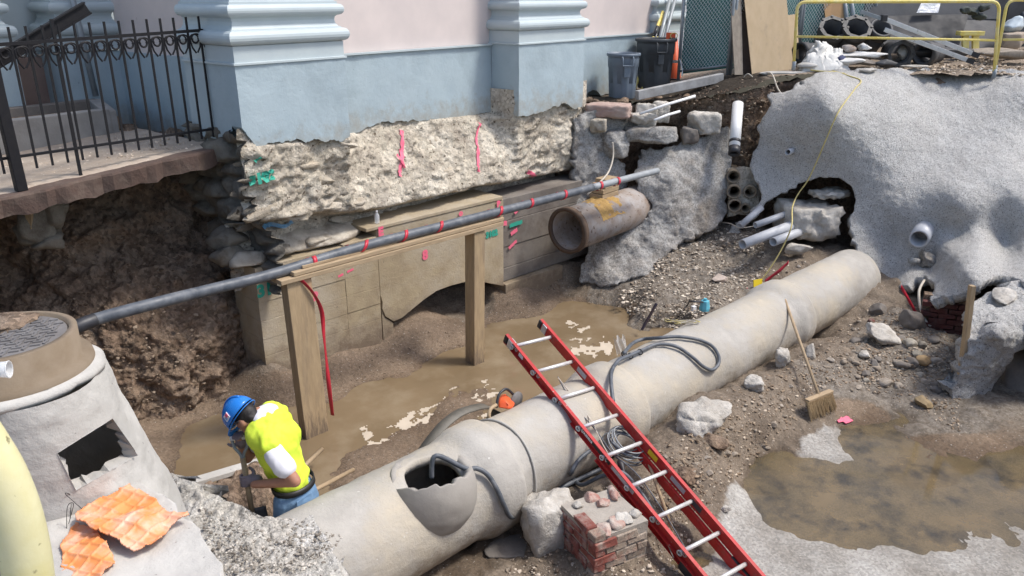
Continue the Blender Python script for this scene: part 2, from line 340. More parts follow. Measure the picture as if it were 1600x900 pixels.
denim = mat('blue_denim', (.10, .19, .32), (.17, .28, .42), 9, .9, .5, 30, .008)
hatm = mat('blue_hard_hat', (.015, .19, .62), (.02, .17, .55), 4, .25, 0, rvar=.05)
hairm = mat('dark_hair', (.012, .009, .008), None, rough=.6, rvar=0)
glove_m = mat('grey_purple_glove', (.24, .20, .22), (.18, .15, .17), 10, .9, .4, 50, .006)
leather = mat('black_leather', (.015, .014, .014), None, rough=.5, rvar=0)
whitep = mat('white_print', (.8, .8, .8), None, rough=.5, rvar=0)
yprint = mat('yellow_sticker', (.8, .6, .03), None, rough=.5, rvar=0)
gprint = mat('grey_sticker', (.45, .46, .47), (.38, .39, .4), 30, .4, 0, rvar=0)
bprint = mat('black_print', (.012, .012, .012), None, rough=.5, rvar=0)
strawm = mat('straw_bristle', (.42, .31, .17), (.30, .21, .11), 60, .9, .3, 60, .004)
ropem = mat('yellow_rope', (.60, .50, .20), (.52, .43, .17), 20, .7, 0, rvar=.1)
cordw = mat('dirty_white_cord', (.55, .50, .42), (.45, .40, .33), 20, .7, 0, rvar=.1)
tealp = mat('teal_plastic', (.10, .42, .52), (.12, .38, .47), 20, .5, 0, rvar=.1)
wire_m = mat('chain_link_wire', (.62, .66, .65), None, rough=.5, rvar=0)
def water_mat(name, c1, c2, c3, alpha, s):
    m = mat(name, c1, c2, s, .07, .04, 5, .01, c3=c3, s3=s * 1.6, t3=.58, w3=.1, rvar=.03, spec=.5)
    m.node_tree.nodes['Principled BSDF'].inputs['Alpha'].default_value = alpha; m.node_tree.nodes['Principled BSDF'].inputs['IOR'].default_value = 1.33; return m
water_t = water_mat('muddy_water', (.26, .19, .115), (.20, .145, .085), (.30, .235, .155), .82, 1.1)
water_p = water_mat('puddle_water', (.22, .16, .085), (.135, .105, .06), (.065, .055, .04), .74, 2.4)
gp = bpy.data.materials.new('clear_plastic'); gp.use_nodes = True; _b = gp.node_tree.nodes['Principled BSDF']
_b.inputs['Base Color'].default_value = (.85, .87, .88, 1); _b.inputs['Roughness'].default_value = .12; _b.inputs['Alpha'].default_value = .4

# ------------------------------------------------------------------ relief sheets (irregular earth, sprayed concrete)
def relief(name, poly, ctrl, m, step=3.0, amp=.05, freq=2.5, octv=5, thick=.12, holes=(), jag=5.0, jfreq=9.0, parent=None, extra=None, seed=0, smooth=True):
    f = rbf(ctrl); xs = [p[0] for p in poly]; ys = [p[1] for p in poly]
    PX = np.arange(min(xs) - step, max(xs) + step * 1.5, step); PY = np.arange(min(ys) - step, max(ys) + step * 1.5, step)
    gx, gy = np.meshgrid(PX, PY, indexing='ij'); nu, nv = gx.shape
    D = f(gx.ravel(), gy.ravel())
    R = FW[None] + RT[None] * ((gx.ravel() - 800) / F)[:, None] - UP[None] * ((gy.ravel() - 450) / F)[:, None]
    P = EYE + R * (D / (R @ HF))[:, None]
    G = P.reshape(nu, nv, 3); du = np.gradient(G, axis=0); dv = np.gradient(G, axis=1); Nn = np.cross(dv, du); Nn /= np.linalg.norm(Nn, axis=2)[..., None] + 1e-12
    Nn = Nn.reshape(-1, 3); s = np.sign(np.einsum('ij,ij->i', Nn, EYE - P)); Nn *= s[:, None]
    h = amp * fbm(P, freq, octv, seed, .55)
    if extra is not None: h = h + extra(P, gx.ravel(), gy.ravel())
    P2 = P + Nn * h[:, None]
    jx = gx.ravel() + jag * fbm(P, jfreq, 3, seed + 50); jy = gy.ravel() + jag * fbm(P, jfreq, 3, seed + 60)
    ins = inpoly(jx, jy, poly)
    for hp in holes: ins &= ~inpoly(jx, jy, hp)
    ins = ins.reshape(nu, nv); cell = (ins[:-1, :-1].astype(int) + ins[1:, :-1] + ins[1:, 1:] + ins[:-1, 1:]) >= 3
    idx = np.arange(nu * nv).reshape(nu, nv); I, J = np.nonzero(cell)
    Q = np.stack([idx[I, J], idx[I, J + 1], idx[I + 1, J + 1], idx[I + 1, J]], 1)
    ed = np.concatenate([Q[:, [0, 1]], Q[:, [1, 2]], Q[:, [2, 3]], Q[:, [3, 0]]]); es = np.sort(ed, 1); key = es[:, 0] * (nu * nv) + es[:, 1]
    uq, first, cnt = np.unique(key, return_index=True, return_counts=True); be = es[first[cnt == 1]]          # rim edges: relax the stair steps
    for _ in range(3):
        acc = np.zeros_like(P2); n_ = np.zeros(len(P2)); np.add.at(acc, be[:, 0], P2[be[:, 1]]); np.add.at(acc, be[:, 1], P2[be[:, 0]]); np.add.at(n_, be[:, 0], 1); np.add.at(n_, be[:, 1], 1)
        w_ = n_ > 0; P2[w_] = .4 * P2[w_] + .6 * acc[w_] / n_[w_][:, None]
    used = np.unique(Q); mp = -np.ones(nu * nv, int); mp[used] = np.arange(len(used))
    o = M(name, P2[used], mp[Q], m, parent, smooth)
    if thick:
        sm = o.modifiers.new('thickness', 'SOLIDIFY'); sm.thickness = thick; sm.offset = -1 if True else 1
    o['_'] = 0; del o['_']
    return o, f
def struct(o): o['kind'] = 'structure'; return o

# ------------------------------------------------------------------ pit ground (heightfield) and water
ZF = -2.70
GP = []                                                     # px, py, z, zone(0 soil,1 concrete,2 mud,3 gravel)
for a in [(600,600,-2.76,2),(520,640,-2.77,2),(700,600,-2.75,2),(850,520,-2.79,2),(900,480,-2.78,2),(985,495,-2.75,2),(950,530,-2.77,2),(300,690,-2.77,2),(380,650,-2.77,2),(560,720,-2.70,2),(640,680,-2.72,2),(800,560,-2.76,2),(700,640,-2.73,2),(450,640,-2.76,2),(760,600,-2.75,2),
          (430,590,-2.62,2),(420,566,-2.35,0),(500,556,-2.45,2),(600,522,-2.46,2),(680,500,-2.48,2),(690,480,-2.60,0),(728,470,-2.60,0),(760,464,-2.52,0),(785,455,-2.44,2),(550,600,-2.71,2),(680,548,-2.70,2),(800,490,-2.68,2),(860,440,-2.55,2),(870,425,-2.45,0),(640,510,-2.42,2),
          (900,446,-2.62,0),(940,470,-2.70,3),(1000,478,-2.56,3),(1100,440,-2.36,3),(1170,410,-2.24,3),(1130,355,-1.93,3),(1060,395,-2.12,3),(1180,365,-1.96,3),(1040,500,-2.66,3),(1100,490,-2.5,3),(1000,440,-2.42,3),(960,440,-2.5,3),(1150,460,-2.4,3),(1230,430,-2.25,0),(1290,405,-2.15,0),
          (1350,490,-2.46,0),(1280,545,-2.42,0),(1200,590,-2.38,0),(1130,640,-2.36,0),(1060,690,-2.40,0),(1100,730,-2.48,0),(1020,745,-2.5,0),(1160,740,-2.74,0),(1180,690,-2.66,0),(1240,620,-2.54,0),(1300,590,-2.56,3),(1200,660,-2.58,0),(1250,665,-2.70,0),
          (1400,500,-2.42,3),(1450,545,-2.5,3),(1400,580,-2.6,3),(1470,600,-2.64,3),(1490,660,-2.70,3),(1440,660,-2.72,3),(1350,650,-2.73,2),(1330,600,-2.62,3),(1540,700,-2.73,2),(1420,470,-2.4,0),
          (1300,750,-2.785,1),(1400,800,-2.785,1),(1560,720,-2.775,1),(1230,820,-2.775,1),(1350,700,-2.775,1),(1450,740,-2.757,2),(1500,780,-2.765,1),(1520,720,-2.752,2),(1430,850,-2.768,1),(1180,790,-2.765,1),(1550,760,-2.78,1),(1480,700,-2.747,2),
          (1180,870,-2.735,1),(1400,880,-2.735,1),(1590,870,-2.735,1),(1290,690,-2.738,1),(1120,890,-2.735,1),(1300,860,-2.74,1),(1230,900,-2.735,1),
          (800,880,-2.72,0),(700,920,-2.72,0),(900,895,-2.70,0),(1000,880,-2.66,0),(1040,810,-2.58,0),(960,760,-2.52,0),(870,800,-2.66,0),(1080,860,-2.72,0)]:
    p = onz(a[0], a[1], a[2]); GP.append((p[0], p[1], a[2], a[3]))
GP += [(2.9, 4.75, -2.75, 0), (3.4, 4.5, -2.72, 0), (2.3, 5.5, -2.7, 2), (1.0, 7.0, -2.5, 0), (0.3, 5.0, -2.6, 0), (7, -1.5, -2.73, 1), (9, -1, -2.73, 1), (4, 0.5, -2.72, 1), (2, 1.5, -2.7, 0), (11.5, 1.0, -2.5, 0), (12.5, 5.0, -2.0, 0), (11, 6.8, -2.4, 0), (8.5, 8, -2.3, 0), (5.5, 8, -2.35, 0)]
for X in (4.5, 6, 7.5, 9, 10.3): GP.append((X, 3.725 - .1 * (X - 7), -2.72, 0))
hz_f = rbf([(g[0], g[1], g[2]) for g in GP])
GX = np.arange(0.0, 13.2, .035); GY = np.arange(-2.0, 8.6, .035); gx, gy = np.meshgrid(GX, GY, indexing='ij')
Zb = hz_f(gx.ravel(), gy.ravel())
gpa = np.array([[g[0], g[1]] for g in GP]); gz = np.array([g[3] for g in GP])
Wt = np.zeros((gx.size, 4))
for s in range(0, gx.size, 15000):
    q = np.column_stack([gx.ravel()[s:s + 15000], gy.ravel()[s:s + 15000]]); d2 = ((q[:, None] - gpa[None]) ** 2).sum(2); w = 1 / (d2 + .01) ** 2
    for k in range(4): Wt[s:s + 15000, k] = (w * (gz == k)).sum(1) / w.sum(1)
P = np.column_stack([gx.ravel(), gy.ravel(), np.zeros(gx.size)])
rough_w = np.clip(Wt[:, 0] * 1.0 + Wt[:, 3] * .8 + Wt[:, 2] * .22 + Wt[:, 1] * .10, 0, 1)
Zb = Zb + Wt[:, 1] * .008 * fbm(P, 2.6, 6, 4, .58) + rough_w * (.06 * fbm(P, 2.2, 5, 3, .55) + .016 * fbm(P, 11, 3, 6, .6)) + .006 * fbm(P, 3.0, 3, 9)
f1, f2, idv = worley(P * 7.0, 5); Zb = Zb + rough_w * .02 * (idv - .5) * smooth01(f2 - f1, 0, .2)
ZG = Zb.reshape(gx.shape)
def ground_z(x, y):
    i = np.clip((np.asarray(x) - GX[0]) / .035, 0, len(GX) - 1.01); j = np.clip((np.asarray(y) - GY[0]) / .035, 0, len(GY) - 1.01)
    a = i.astype(int); b = j.astype(int); u = i - a; v = j - b
    return (ZG[a, b] * (1 - u) * (1 - v) + ZG[a + 1, b] * u * (1 - v) + ZG[a, b + 1] * (1 - u) * v + ZG[a + 1, b + 1] * u * v)
def on_ground(px, py):
    z = -2.6
    for _ in range(14):
        p = onz(px, py, z); z = .5 * z + .5 * float(ground_z(np.array([p[0]]), np.array([p[1]]))[0])
    return onz(px, py, z)
g = struct(M('pit_ground', np.column_stack([gx.ravel(), gy.ravel(), Zb]), grid_faces(*gx.shape), ground_m, None, True, loc=(0, 0, 0), cols=Wt[:, 1:4]))
def sheet(name, x0, x1, y0, y1, z, m):
    return struct(M(name, [(x0, y0, z), (x1, y0, z), (x1, y1, z), (x0, y1, z)], [(0, 1, 2, 3)], m))
q = lambda px, py, z: tuple(onz(px, py, z)[:2]) + (z,)
struct(M('trench_water', [(0.4, 7.6, -2.738), (0.4, 4.1, -2.738), (3.4, 4.35, -2.738), (6.5, 3.9, -2.738), (11.4, 3.5, -2.738), (11.4, 7.6, -2.738)], [(0, 1, 2, 3, 4, 5)], water_t))
struct(M('puddle_water', [(4.6, -1.9, -2.752), (11.3, -1.9, -2.752), (11.3, 2.6, -2.752), (4.6, 2.6, -2.752)], [(0, 1, 2, 3)], water_p))
# pale cement scum drifting on the trench water
sv = []; sf = []
for poly in ([(560,668),(600,655),(690,628),(700,645),(690,668),(640,690),(575,700)], [(690,625),(700,605),(770,590),(830,565),(860,575),(800,610),(720,640)], [(868,545),(890,530),(935,515),(960,540),(950,565),(880,560)], [(885,500),(910,495),(935,508),(915,522),(880,515)], [(700,660),(740,650),(780,640),(800,650),(750,672)]):
    xs = [p[0] for p in poly]; ys = [p[1] for p in poly]; c = []
    XX, YY = np.meshgrid(np.arange(min(xs), max(xs), 2.0), np.arange(min(ys), max(ys), 1.4), indexing='ij')
    W = np.array([onz(a, b, -2.735) for a, b in zip(XX.ravel(), YY.ravel())]); nz = fbm(W * np.array([1, 1.6, 1]), 3.6, 6, 21, .72)
    cx, cy = np.mean(xs), np.mean(ys); ok = (inpoly(XX.ravel(), YY.ravel(), poly) & (nz > .12)).reshape(XX.shape)
    o = len(sv); sv += W.tolist(); nv = XX.shape[1]
    for i in range(XX.shape[0] - 1):
        for j in range(nv - 1):
            if ok[i, j] and ok[i + 1, j] and ok[i + 1, j + 1] and ok[i, j + 1]: sf.append((o + i * nv + j, o + i * nv + j + 1, o + (i + 1) * nv + j + 1, o + (i + 1) * nv + j))
scum = mat('cement_scum', (.56, .48, .38), (.48, .41, .32), 6, .6, .1, 40, .003)
o = M('cement_scum', sv, sf, scum); tag(o, 'pale cement scum floating in patches on the brown trench water', 'scum', kind='stuff')

# ------------------------------------------------------------------ streets round the pit, out to the horizon
road = mat('street_dirt', (.27, .215, .165), (.20, .155, .115), 5, .95, .7, 50, .015, speck=(.5, .46, .4), sscale=32, sthr=.67, spec=.2)
pave_bounce = mat('bounce_pavement', (.32, .31, .29), (.25, .24, .225), 6, .9, .4, 60, .006)  # out-of-view pavement, paled from asphalt to bounce light into the shaded recess
sheet('near_pavement', -400, 400, -400, -2.3, -.02, pave_bounce); sheet('left_pavement', -400, -.6, -2.3, 400, -.02, pave_bounce); sheet('far_pavement', 13.5, 400, 14, 400, -.02, pave_bounce)
sheet('right_pavement', 20, 400, -2.3, 14, -.02, pave_bounce); sheet('back_pavement', -.6, 13.5, 20, 400, -.02, pave_bounce)
mb = MB(); mb.add(*box((6, -2.35, -1.4), 14, .1, 2.9)); mb.add(*box((-.55, 2, -1.4), .1, 8.8, 2.9)); struct(mb.build('near_earth_cut', soil))
mb = MB(); mb.add(*box((-.1, .05, -.35), 1.0, 1.3, .7)); struct(mb.build('standing_ledge', conc))
# street surface beyond the pit on the right, rising a little towards the pipe stack
SC = [(10.3,8.4,0),(10.3,7.2,0),(11.3,7.1,.0),(12.3,7.4,.02),(12.4,6.6,.15),(12.6,6.0,.28),(12.9,5.2,.38),(13.1,4.6,.38),(13.4,4.1,.37),(14.5,2.5,.36),(15,1.5,.36),(14,6,.40),(15,4,.47),(16,3,.52),(17,6,.55),(18,2,.55),(20,0,.5),(20,8,.5),(13.5,8,.1),(12.0,6.3,.06),(11.6,6.6,.0)]
sf_ = rbf(SC)
SX = np.arange(10.2, 20.6, .06); SY = np.arange(-3.5, 9.2, .06); sx, sy = np.meshgrid(SX, SY, indexing='ij')
Pq = np.column_stack([sx.ravel(), sy.ravel(), np.zeros(sx.size)]); szz = sf_(sx.ravel(), sy.ravel()) + .03 * fbm(Pq, 2.5, 4, 31)
ff = Pq[:, :2] @ HF[:2]
lat = Pq[:, :2] @ RT[:2]
edge = np.interp(lat, [-1, .9, 1.3, 1.6, 2.6, 3.6, 4.2, 5, 7, 9], [12.35, 12.4, 12.75, 12.8, 12.75, 12.7, 12.95, 13.05, 13.0, 13.0]) + .05 * fbm(Pq, 5, 3, 33)
ok = (ff > edge).reshape(sx.shape); cell = ok[:-1, :-1] & ok[1:, :-1] & ok[1:, 1:] & ok[:-1, 1:]
def street_z(x, y): return float(sf_(x, y)[0])
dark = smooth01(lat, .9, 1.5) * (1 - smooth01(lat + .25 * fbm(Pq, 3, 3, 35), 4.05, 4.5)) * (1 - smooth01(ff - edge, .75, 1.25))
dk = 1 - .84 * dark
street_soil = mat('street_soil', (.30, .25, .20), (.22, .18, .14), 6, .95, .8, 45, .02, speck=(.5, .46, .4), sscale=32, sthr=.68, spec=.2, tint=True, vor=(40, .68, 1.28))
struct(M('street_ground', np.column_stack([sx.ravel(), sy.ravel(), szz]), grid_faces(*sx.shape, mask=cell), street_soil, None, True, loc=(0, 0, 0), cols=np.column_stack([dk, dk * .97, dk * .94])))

# ------------------------------------------------------------------ building
bld = thing('building', 'pale blue and pink rendered building with moulded pilaster bases above the excavation', 'building', (9, 7.6, 0))
rng = np.random.RandomState(4)
def ragged_strip(x0, x1, y, top, bots, depth, name, m, nx=90):
    """rendered wall face in an XZ plane whose lower edge follows bots [(x, z)] raggedly"""
    xs = np.linspace(x0, x1, nx); zb = np.interp(xs, [b[0] for b in bots], [b[1] for b in bots])
    zb = zb + .022 * fbm(np.column_stack([xs, xs * 0, xs * 0]), 9, 4, int(x0 * 10), .6)
    zs = np.linspace(0, 1, 14); V = []
    for i, x in enumerate(xs):
        for t in zs:
            z = top + (zb[i] - top) * t; V.append((x, y, z))
    V = np.array(V); V[:, 1] -= .006 * fbm(V, 2.2, 4, 7)
    fr = grid_faces(nx, 14); n = len(V); B = V.copy(); B[:, 1] = y + depth
    Fc = fr + [tuple(n + i for i in f[::-1]) for f in fr]
    e = [i * 14 + 13 for i in range(nx)]; Fc += [(e[i], e[i] + n, e[i + 1] + n, e[i + 1]) for i in range(nx - 1)]
    e = [i * 14 for i in range(nx)]; Fc += [(e[i + 1], e[i + 1] + n, e[i] + n, e[i]) for i in range(nx - 1)]
    for c in (0, nx - 1): Fc += [(c * 14 + k, c * 14 + k + 1, n + c * 14 + k + 1, n + c * 14 + k) for k in range(13)]
    return M(name, np.vstack([V, B]), Fc, m, bld, False)
W1 = [(5.5, .06), (6.2, .03), (6.6, .10), (6.9, .09), (7.3, .05), (7.9, .03), (8.5, .0), (8.7, 0)]
ragged_strip(5.60, 8.70, 7.6, .93, W1, .25, 'base_wall', blue, 130)
ragged_strip(10.1, 13.1, 7.6, .93, [(10.1, 0), (10.9, .04), (11.2, .12), (11.4, .0), (13.1, -.05)], .25, 'base_wall', blue, 90)
p1b = [(4.35, .34), (4.42, .27), (4.48, .17), (4.7, .16), (4.95, .15), (5.2, .13), (5.45, .09), (5.68, .10)]
ragged_strip(4.35, 5.68, 7.1, .96, p1b, .18, 'plinth', blue, 80)
p2b = [(8.64, -.02), (8.9, -.01), (9.1, .0), (9.3, .03), (9.5, .05), (9.72, .07), (9.85, .02), (9.95, -.03), (10.17, -.03)]
ragged_strip(8.64, 10.17, 7.1, .96, p2b, .18, 'plinth', blue, 80)
def side(x, y0, y1, top, bots, name, m):
    ys = np.linspace(y0, y1, 40); zb = np.interp(ys, [b[0] for b in bots], [b[1] for b in bots]) + .02 * fbm(np.column_stack([ys, ys * 0 + x, ys * 0]), 9, 3, 5)
    V = [(x, y, top) for y in ys] + [(x, y, z) for y, z in zip(ys, zb)] + [(x + .12, y, top) for y in ys] + [(x + .12, y, z) for y, z in zip(ys, zb)]; n = 40
    Fc = []
    for i in range(n - 1): Fc += [(i, n + i, n + i + 1, i + 1), (2 * n + i + 1, 3 * n + i + 1, 3 * n + i, 2 * n + i), (n + i, 3 * n + i, 3 * n + i + 1, n + i + 1), (i, i + 1, 2 * n + i + 1, 2 * n + i)]
    return M(name, V, Fc, m, bld)
side(4.352, 7.283, 8.05, .96, [(7.28, .30), (7.6, .2), (8.05, .12)], 'plinth_return', blue)
side(8.642, 7.283, 7.598, .96, [(7.28, -.01), (7.6, .0)], 'plinth_return', blue)
for x_ in (5.62, 10.11): mb = MB(); mb.add(*box((x_, 7.44, .55), .1, .3, .8)); mb.build('plinth_return', blue, bld)
# upper pink wall, with the ledge line under it
for x0, x1 in ((5.5, 8.8), (10.0, 13.1)):
    mb = MB(); mb.add(*box(((x0 + x1) / 2, 7.74, 2.95), x1 - x0, .2, 4.0)); mb.build('upper_wall', pink, bld)
    mb = MB(); mb.add(*box(((x0 + x1) / 2, 7.60, .94), x1 - x0, .06, .022)); mb.build('ledge', bluem, bld)
def moulding(x0, x1, y0, y1):
    """pilaster base: rectangle rings swept up the profile (z, projection)"""
    def arc(z0, z1, o, r, s): return [(z0 + (z1 - z0) * (.5 - .5 * math.cos(a)), o + s * r * math.sin(a)) for a in np.linspace(0, math.pi, 9)]
    pf = [(.950, .0), (.950, .018), (.968, .018), (.972, -.004), (1.125, -.004), (1.127, -.02), (1.13, .0)]
    pf += arc(1.132, 1.262, .0, .052, 1) + [(1.264, -.01), (1.275, -.012), (1.276, -.03)] + [(1.285, -.035), (1.31, -.052), (1.345, -.058), (1.375, -.05), (1.388, -.035), (1.39, -.02)]
    pf += arc(1.392, 1.50, -.02, .042, 1) + [(1.502, -.03), (1.525, -.03), (1.527, -.05), (1.56, -.055), (1.6, -.07), (1.68, -.078), (4.8, -.078)]
    V = []; nn = 0
    for z, o in pf: V += [(x0 - o, y1, z), (x0 - o, y0 - o, z), (x1 + o, y0 - o, z), (x1 + o, y1, z)]
    Fc = [];
    for i in range(len(pf) - 1):
        for k in range(3): Fc.append((i * 4 + k, i * 4 + k + 1, i * 4 + k + 5, i * 4 + k + 4))
    o = M('pilaster_moulding', V, Fc, bluem, bld); return o
moulding(4.35, 5.68, 7.1, 8.05); moulding(8.64, 10.17, 7.1, 7.66); moulding(12.95, 14.0, 7.5, 7.9)
# entrance recess on the left
mb = MB(); mb.add(*box((4.92, 9.25, 2.9), .2, 2.4, 4.0)); mb.build('recess_wall', pink, bld)
mb = MB(); mb.add(*box((4.90, 9.25, .45), .22, 2.4, .95)); mb.build('recess_base', blue, bld)
mb = MB(); mb.add(*box((4.46, 10.7, .45), .80, .55, .95)); mb.build('recess_plinth', blue, bld)
moulding(4.08, 4.86, 10.42, 11.0); moulding(2.6, 3.62, 10.42, 11.0)
mb = MB(); mb.add(*box((3.1, 10.7, .45), 1.04, .55, .95)); mb.build('recess_plinth', blue, bld)
mb = MB(); mb.add(*box((2.6, 11.2, 2.6), 5.5, .2, 4.6)); mb.build('rear_wall', bluem, bld)
mb = MB(); mb.add(*box((3.9, 10.98, .42), .62, .2, .9)); mb.build('door_panel', mat('brown_panel', (.24, .17, .14), (.19, .13, .11), 4, .7, .2), bld)
mb = MB(); mb.add(*tube([ony(150, 150, 10.3), ony(110, 0, 10.3) + np.array([0, 0, .4])], .035, 10)); mb.build('downpipe', galv, bld, True)
mb = MB(); mb.add(*box((9.0, 9.7, -1.3), 8.4, 3.2, 2.4)); mb.build('footing', conc_d, bld)

# sidewalk slab of the entrance, its planter
walk = MB(); NX = 60; xs = np.linspace(-.6, 4.36, NX); zt = lambda x: -.02 + .16 * (x - 2.2) / 2.2
V = []
for x in xs:
    e = 7.47 + .02 * math.sin(x * 9) + .012 * math.sin(x * 31); z = zt(x); d = .17 + .012 * math.sin(x * 23 + 1)
    V += [(x, 11.3, z), (x, e, z), (x, e - .01, z - .02), (x, e + .012 * math.sin(x * 17) + .008 * math.sin(x * 5.3 + 2), z - d - .012 * math.sin(x * 11)), (x, 11.3, z - d)]
struct(M('entrance_slab', V, grid_faces(NX, 5), brown_slab)); 
V = []; Fc = []; n = 0
XX, YY = np.meshgrid(np.arange(-.6, 4.34, .04), np.arange(7.56, 11.2, .04), indexing='ij'); Pw = np.column_stack([XX.ravel(), YY.ravel(), XX.ravel() * 0])
Zw = np.array([zt(x) for x in XX.ravel()]) + .012 + .008 * fbm(Pw, 4, 4, 41) - .03 * (1 - smooth01(YY.ravel() + .05 * fbm(Pw, 5, 3, 42), 7.56, 7.7))
struct(M('sandy_walk', np.column_stack([XX.ravel(), YY.ravel(), Zw]), grid_faces(*XX.shape), sand, None, True))
pl = thing('planter_box', 'low grey concrete planter kerb filled with soil behind the iron fence', 'planter', (3.3, 9.8, .1))
for a, b in (((2.2, 9.32), (4.05, 9.32)), ((4.05, 9.26), (4.35, 10.3)), ((2.2, 10.3), (4.38, 10.3))):
    mb = MB(); mb.add(*bar((a[0], a[1], .2), (b[0], b[1], .22), .14, .34)); mb.build('kerb', conc_d if a[1] > 10 else mat('planter_concrete', (.30, .29, .275), (.22, .21, .2), 5, .9, .5), pl, bevel=.012)
mb = MB(); mb.add(*box((3.2, 9.8, .2), 2.0, .95, .16)); mb.build('soil_fill', soil, pl)

# ------------------------------------------------------------------ iron fence on the slab
fy = 7.62
fen = thing('iron_fence', 'black wrought iron picket fence with scrolls along the entrance slab edge', 'fence', (3.4, fy, .1))
zl = lambda x: .285 + .015 * (x - 2.3) / 2.2; zu = lambda x: 1.205 + .03 * (x - 2.5)
for nm, zf, hgt in (('top_rail', zu, .028), ('bottom_rail', zl, .022)):
    mb = MB(); mb.add(*bar((1.2, fy, zf(1.2)), (4.53, fy, zf(4.53)), .03, hgt)); mb.build(nm, steel_b, fen)
pic = None; pxs = np.arange(1.45, 4.5, .131)
for i, x in enumerate(pxs):
    if pic is None:
        mb = MB(); mb.add(*bar((x, fy - .004, .20), (x, fy - .004, 1.375), .017, .017, (1, 0, 0))); pic = mb.build('picket', steel_b, fen); k = pic
    else:
        k = pic.copy(); COL.objects.link(k); k.parent = fen; k.location.x += x - pxs[0]
    k.location.z += .03 * (x - 2.6)
for x in (2.98,):
    mb = MB(); mb.add(*bar((x, fy + .005, .0), (x, fy + .005, 1.395), .024, .024, (1, 0, 0))); mb.build('long_picket', steel_b, fen)
mb = MB(); mb.add(*bar((2.46, fy - .03, .0), (2.44, fy - .03, 1.20), .085, .085, (1, 0, 0))); mb.build('gate_post', steel_b, fen, bevel=.006)
mb = MB(); mb.add(*bar((4.54, fy - .01, 1.27), (4.52, fy - .35, .98), .02, .03)); mb.build('end_strap', steel_b, fen)
for x in pxs[:-1]:                                          # C scrolls: one each side of every second picket
    for s in (1, -1):
        c = [(x + .0655 + s * (.010 + (.058 - .035 * (t / 12)) * math.cos(-1.1 + t * .42) * -1 - .0), 0, 0) for t in range(1)]
        pts = []
        for t in np.linspace(0, 1, 16):
            a = 2.6 - t * 6.2; r = .050 * (1 - .62 * t) + .004
            pts.append((x + s * (.060 + r * math.cos(a)), fy - .012, zu(x) - .078 + r * math.sin(a)))
        tail = [(x + s * .058, fy - .012, zu(x) - .205), (x + s * .026, fy - .012, zu(x) - .155)]
        if s == 1 or x > 1.5:
            mb = MB(); mb.add(*tube(tail + [(x + s * .012, fy - .012, zu(x) - .09)] + pts, .008, 6)); mb.build('scroll', steel_b, fen)
hr = thing('fallen_handrail', 'rusty dark steel channel leaning diagonally behind the iron fence', 'steel channel', ony(0, 110, 7.85))
a = ony(-60, 128, 7.85); b = ony(136, 12, 7.85)
for nm, off, w, h in (('web', 0, .012, .10), ('flange', .05, .06, .012), ('flange', -.05, .06, .012)):
    upv = np.cross(b - a, (0, 1, 0)); upv = upv / np.linalg.norm(upv); mb = MB(); mb.add(*bar(a + upv * off * -1, b + upv * off * -1, w, h, (0, 1, 0) if False else tuple(upv))); mb.build(nm, steel_b, hr)

# ------------------------------------------------------------------ rubble foundation
def rub_front(X, Z):
    """Y of the rubble face before fine relief"""
    zb = np.interp(X, [4.3, 5.2, 5.7, 6.2, 8, 8.6, 10.3], [-.62, -.70, -.80, -.86, -.87, -.93, -1.02])
    y = 7.10 + .03 * np.sin(X * 2.1) + .10 * smooth01(-Z, .0, .15) * 0
    under = smooth01(zb + .05 - Z, 0, .16); y = y + .42 * under                     # undercut below its lower edge
    cap = np.where((X > 5.68) & (X < 8.64), .46 * np.clip((Z + .8) / .85, 0, 1) * smooth01(X, 5.5, 6.0) * (1 - smooth01(X, 8.45, 8.7)), 0)
    return y + cap, zb
XX, ZZ = np.meshgrid(np.arange(4.30, 10.36, .022), np.arange(-1.45, .36, .022), indexing='ij'); X = XX.ravel(); Z = ZZ.ravel()
Y, zb = rub_front(X, Z); Pr = np.column_stack([X, Y, Z])
S = np.column_stack([X * 2.1 + .25 * fbm(Pr, 2, 2, 71), Y * 0, Z * 4.6 + .3 * fbm(Pr, 2, 2, 72)]); f1, f2, idv = worley(S, 73)
left = 1 - smooth01(X, 5.6, 6.3); right = smooth01(X, 8.9, 9.6)
st = smooth01(f2 - f1, .0, .22) * (.35 + .65 * idv)
disp = (.010 + .022 * left) * st + .085 * fbm(Pr, 1.7, 3, 74) * (.5 + .5 * left + .5 * right) + .014 * np.abs(fbm(Pr, 9, 5, 75, .62)) - .035 * smooth01(fbm(Pr * np.array([1, 1, 1.8]), 4.2, 4, 77), .35, .75)
ridg = 1 - np.abs(fbm(Pr * np.array([1, 1, 1.7]), 4.5, 3, 76)); disp += .03 * ridg * smooth01(ridg, .7, 1)
BLUEB = np.interp(X, [4.3, 4.42, 4.5, 5.45, 5.68, 5.72, 6.2, 6.6, 7.0, 7.9, 8.62, 8.66, 9.3, 9.72, 9.9, 10.3], [.4, .27, .17, .09, .10, .05, .03, .09, .08, .03, .0, -.02, .03, .07, -.02, -.03])
wallY = np.where((X > 5.70) & (X < 8.62), 7.64, 7.16)
RUBF = Y - disp + .05
RUBF = np.maximum(RUBF, RUBF + (wallY - RUBF) * smooth01(Z, BLUEB - .03, BLUEB + .03))
fdn = thing('rubble_foundation', 'cream mortared rubble stone foundation exposed under the blue wall', 'foundation wall', (7.3, 7.1, -1))
M('rubble_face', np.column_stack([X, RUBF, Z]), grid_faces(*XX.shape), rub, fdn, True)
def rub_y(x, z):
    i = min(max((x - 4.30) / .022, 0), XX.shape[0] - 2); j = min(max((z + 1.45) / .022, 0), XX.shape[1] - 2)
    return float(RUBF.reshape(XX.shape)[int(i), int(j)])
Yr, Zr = np.meshgrid(np.arange(7.06, 8.3, .03), np.arange(-1.45, .34, .03), indexing='ij')
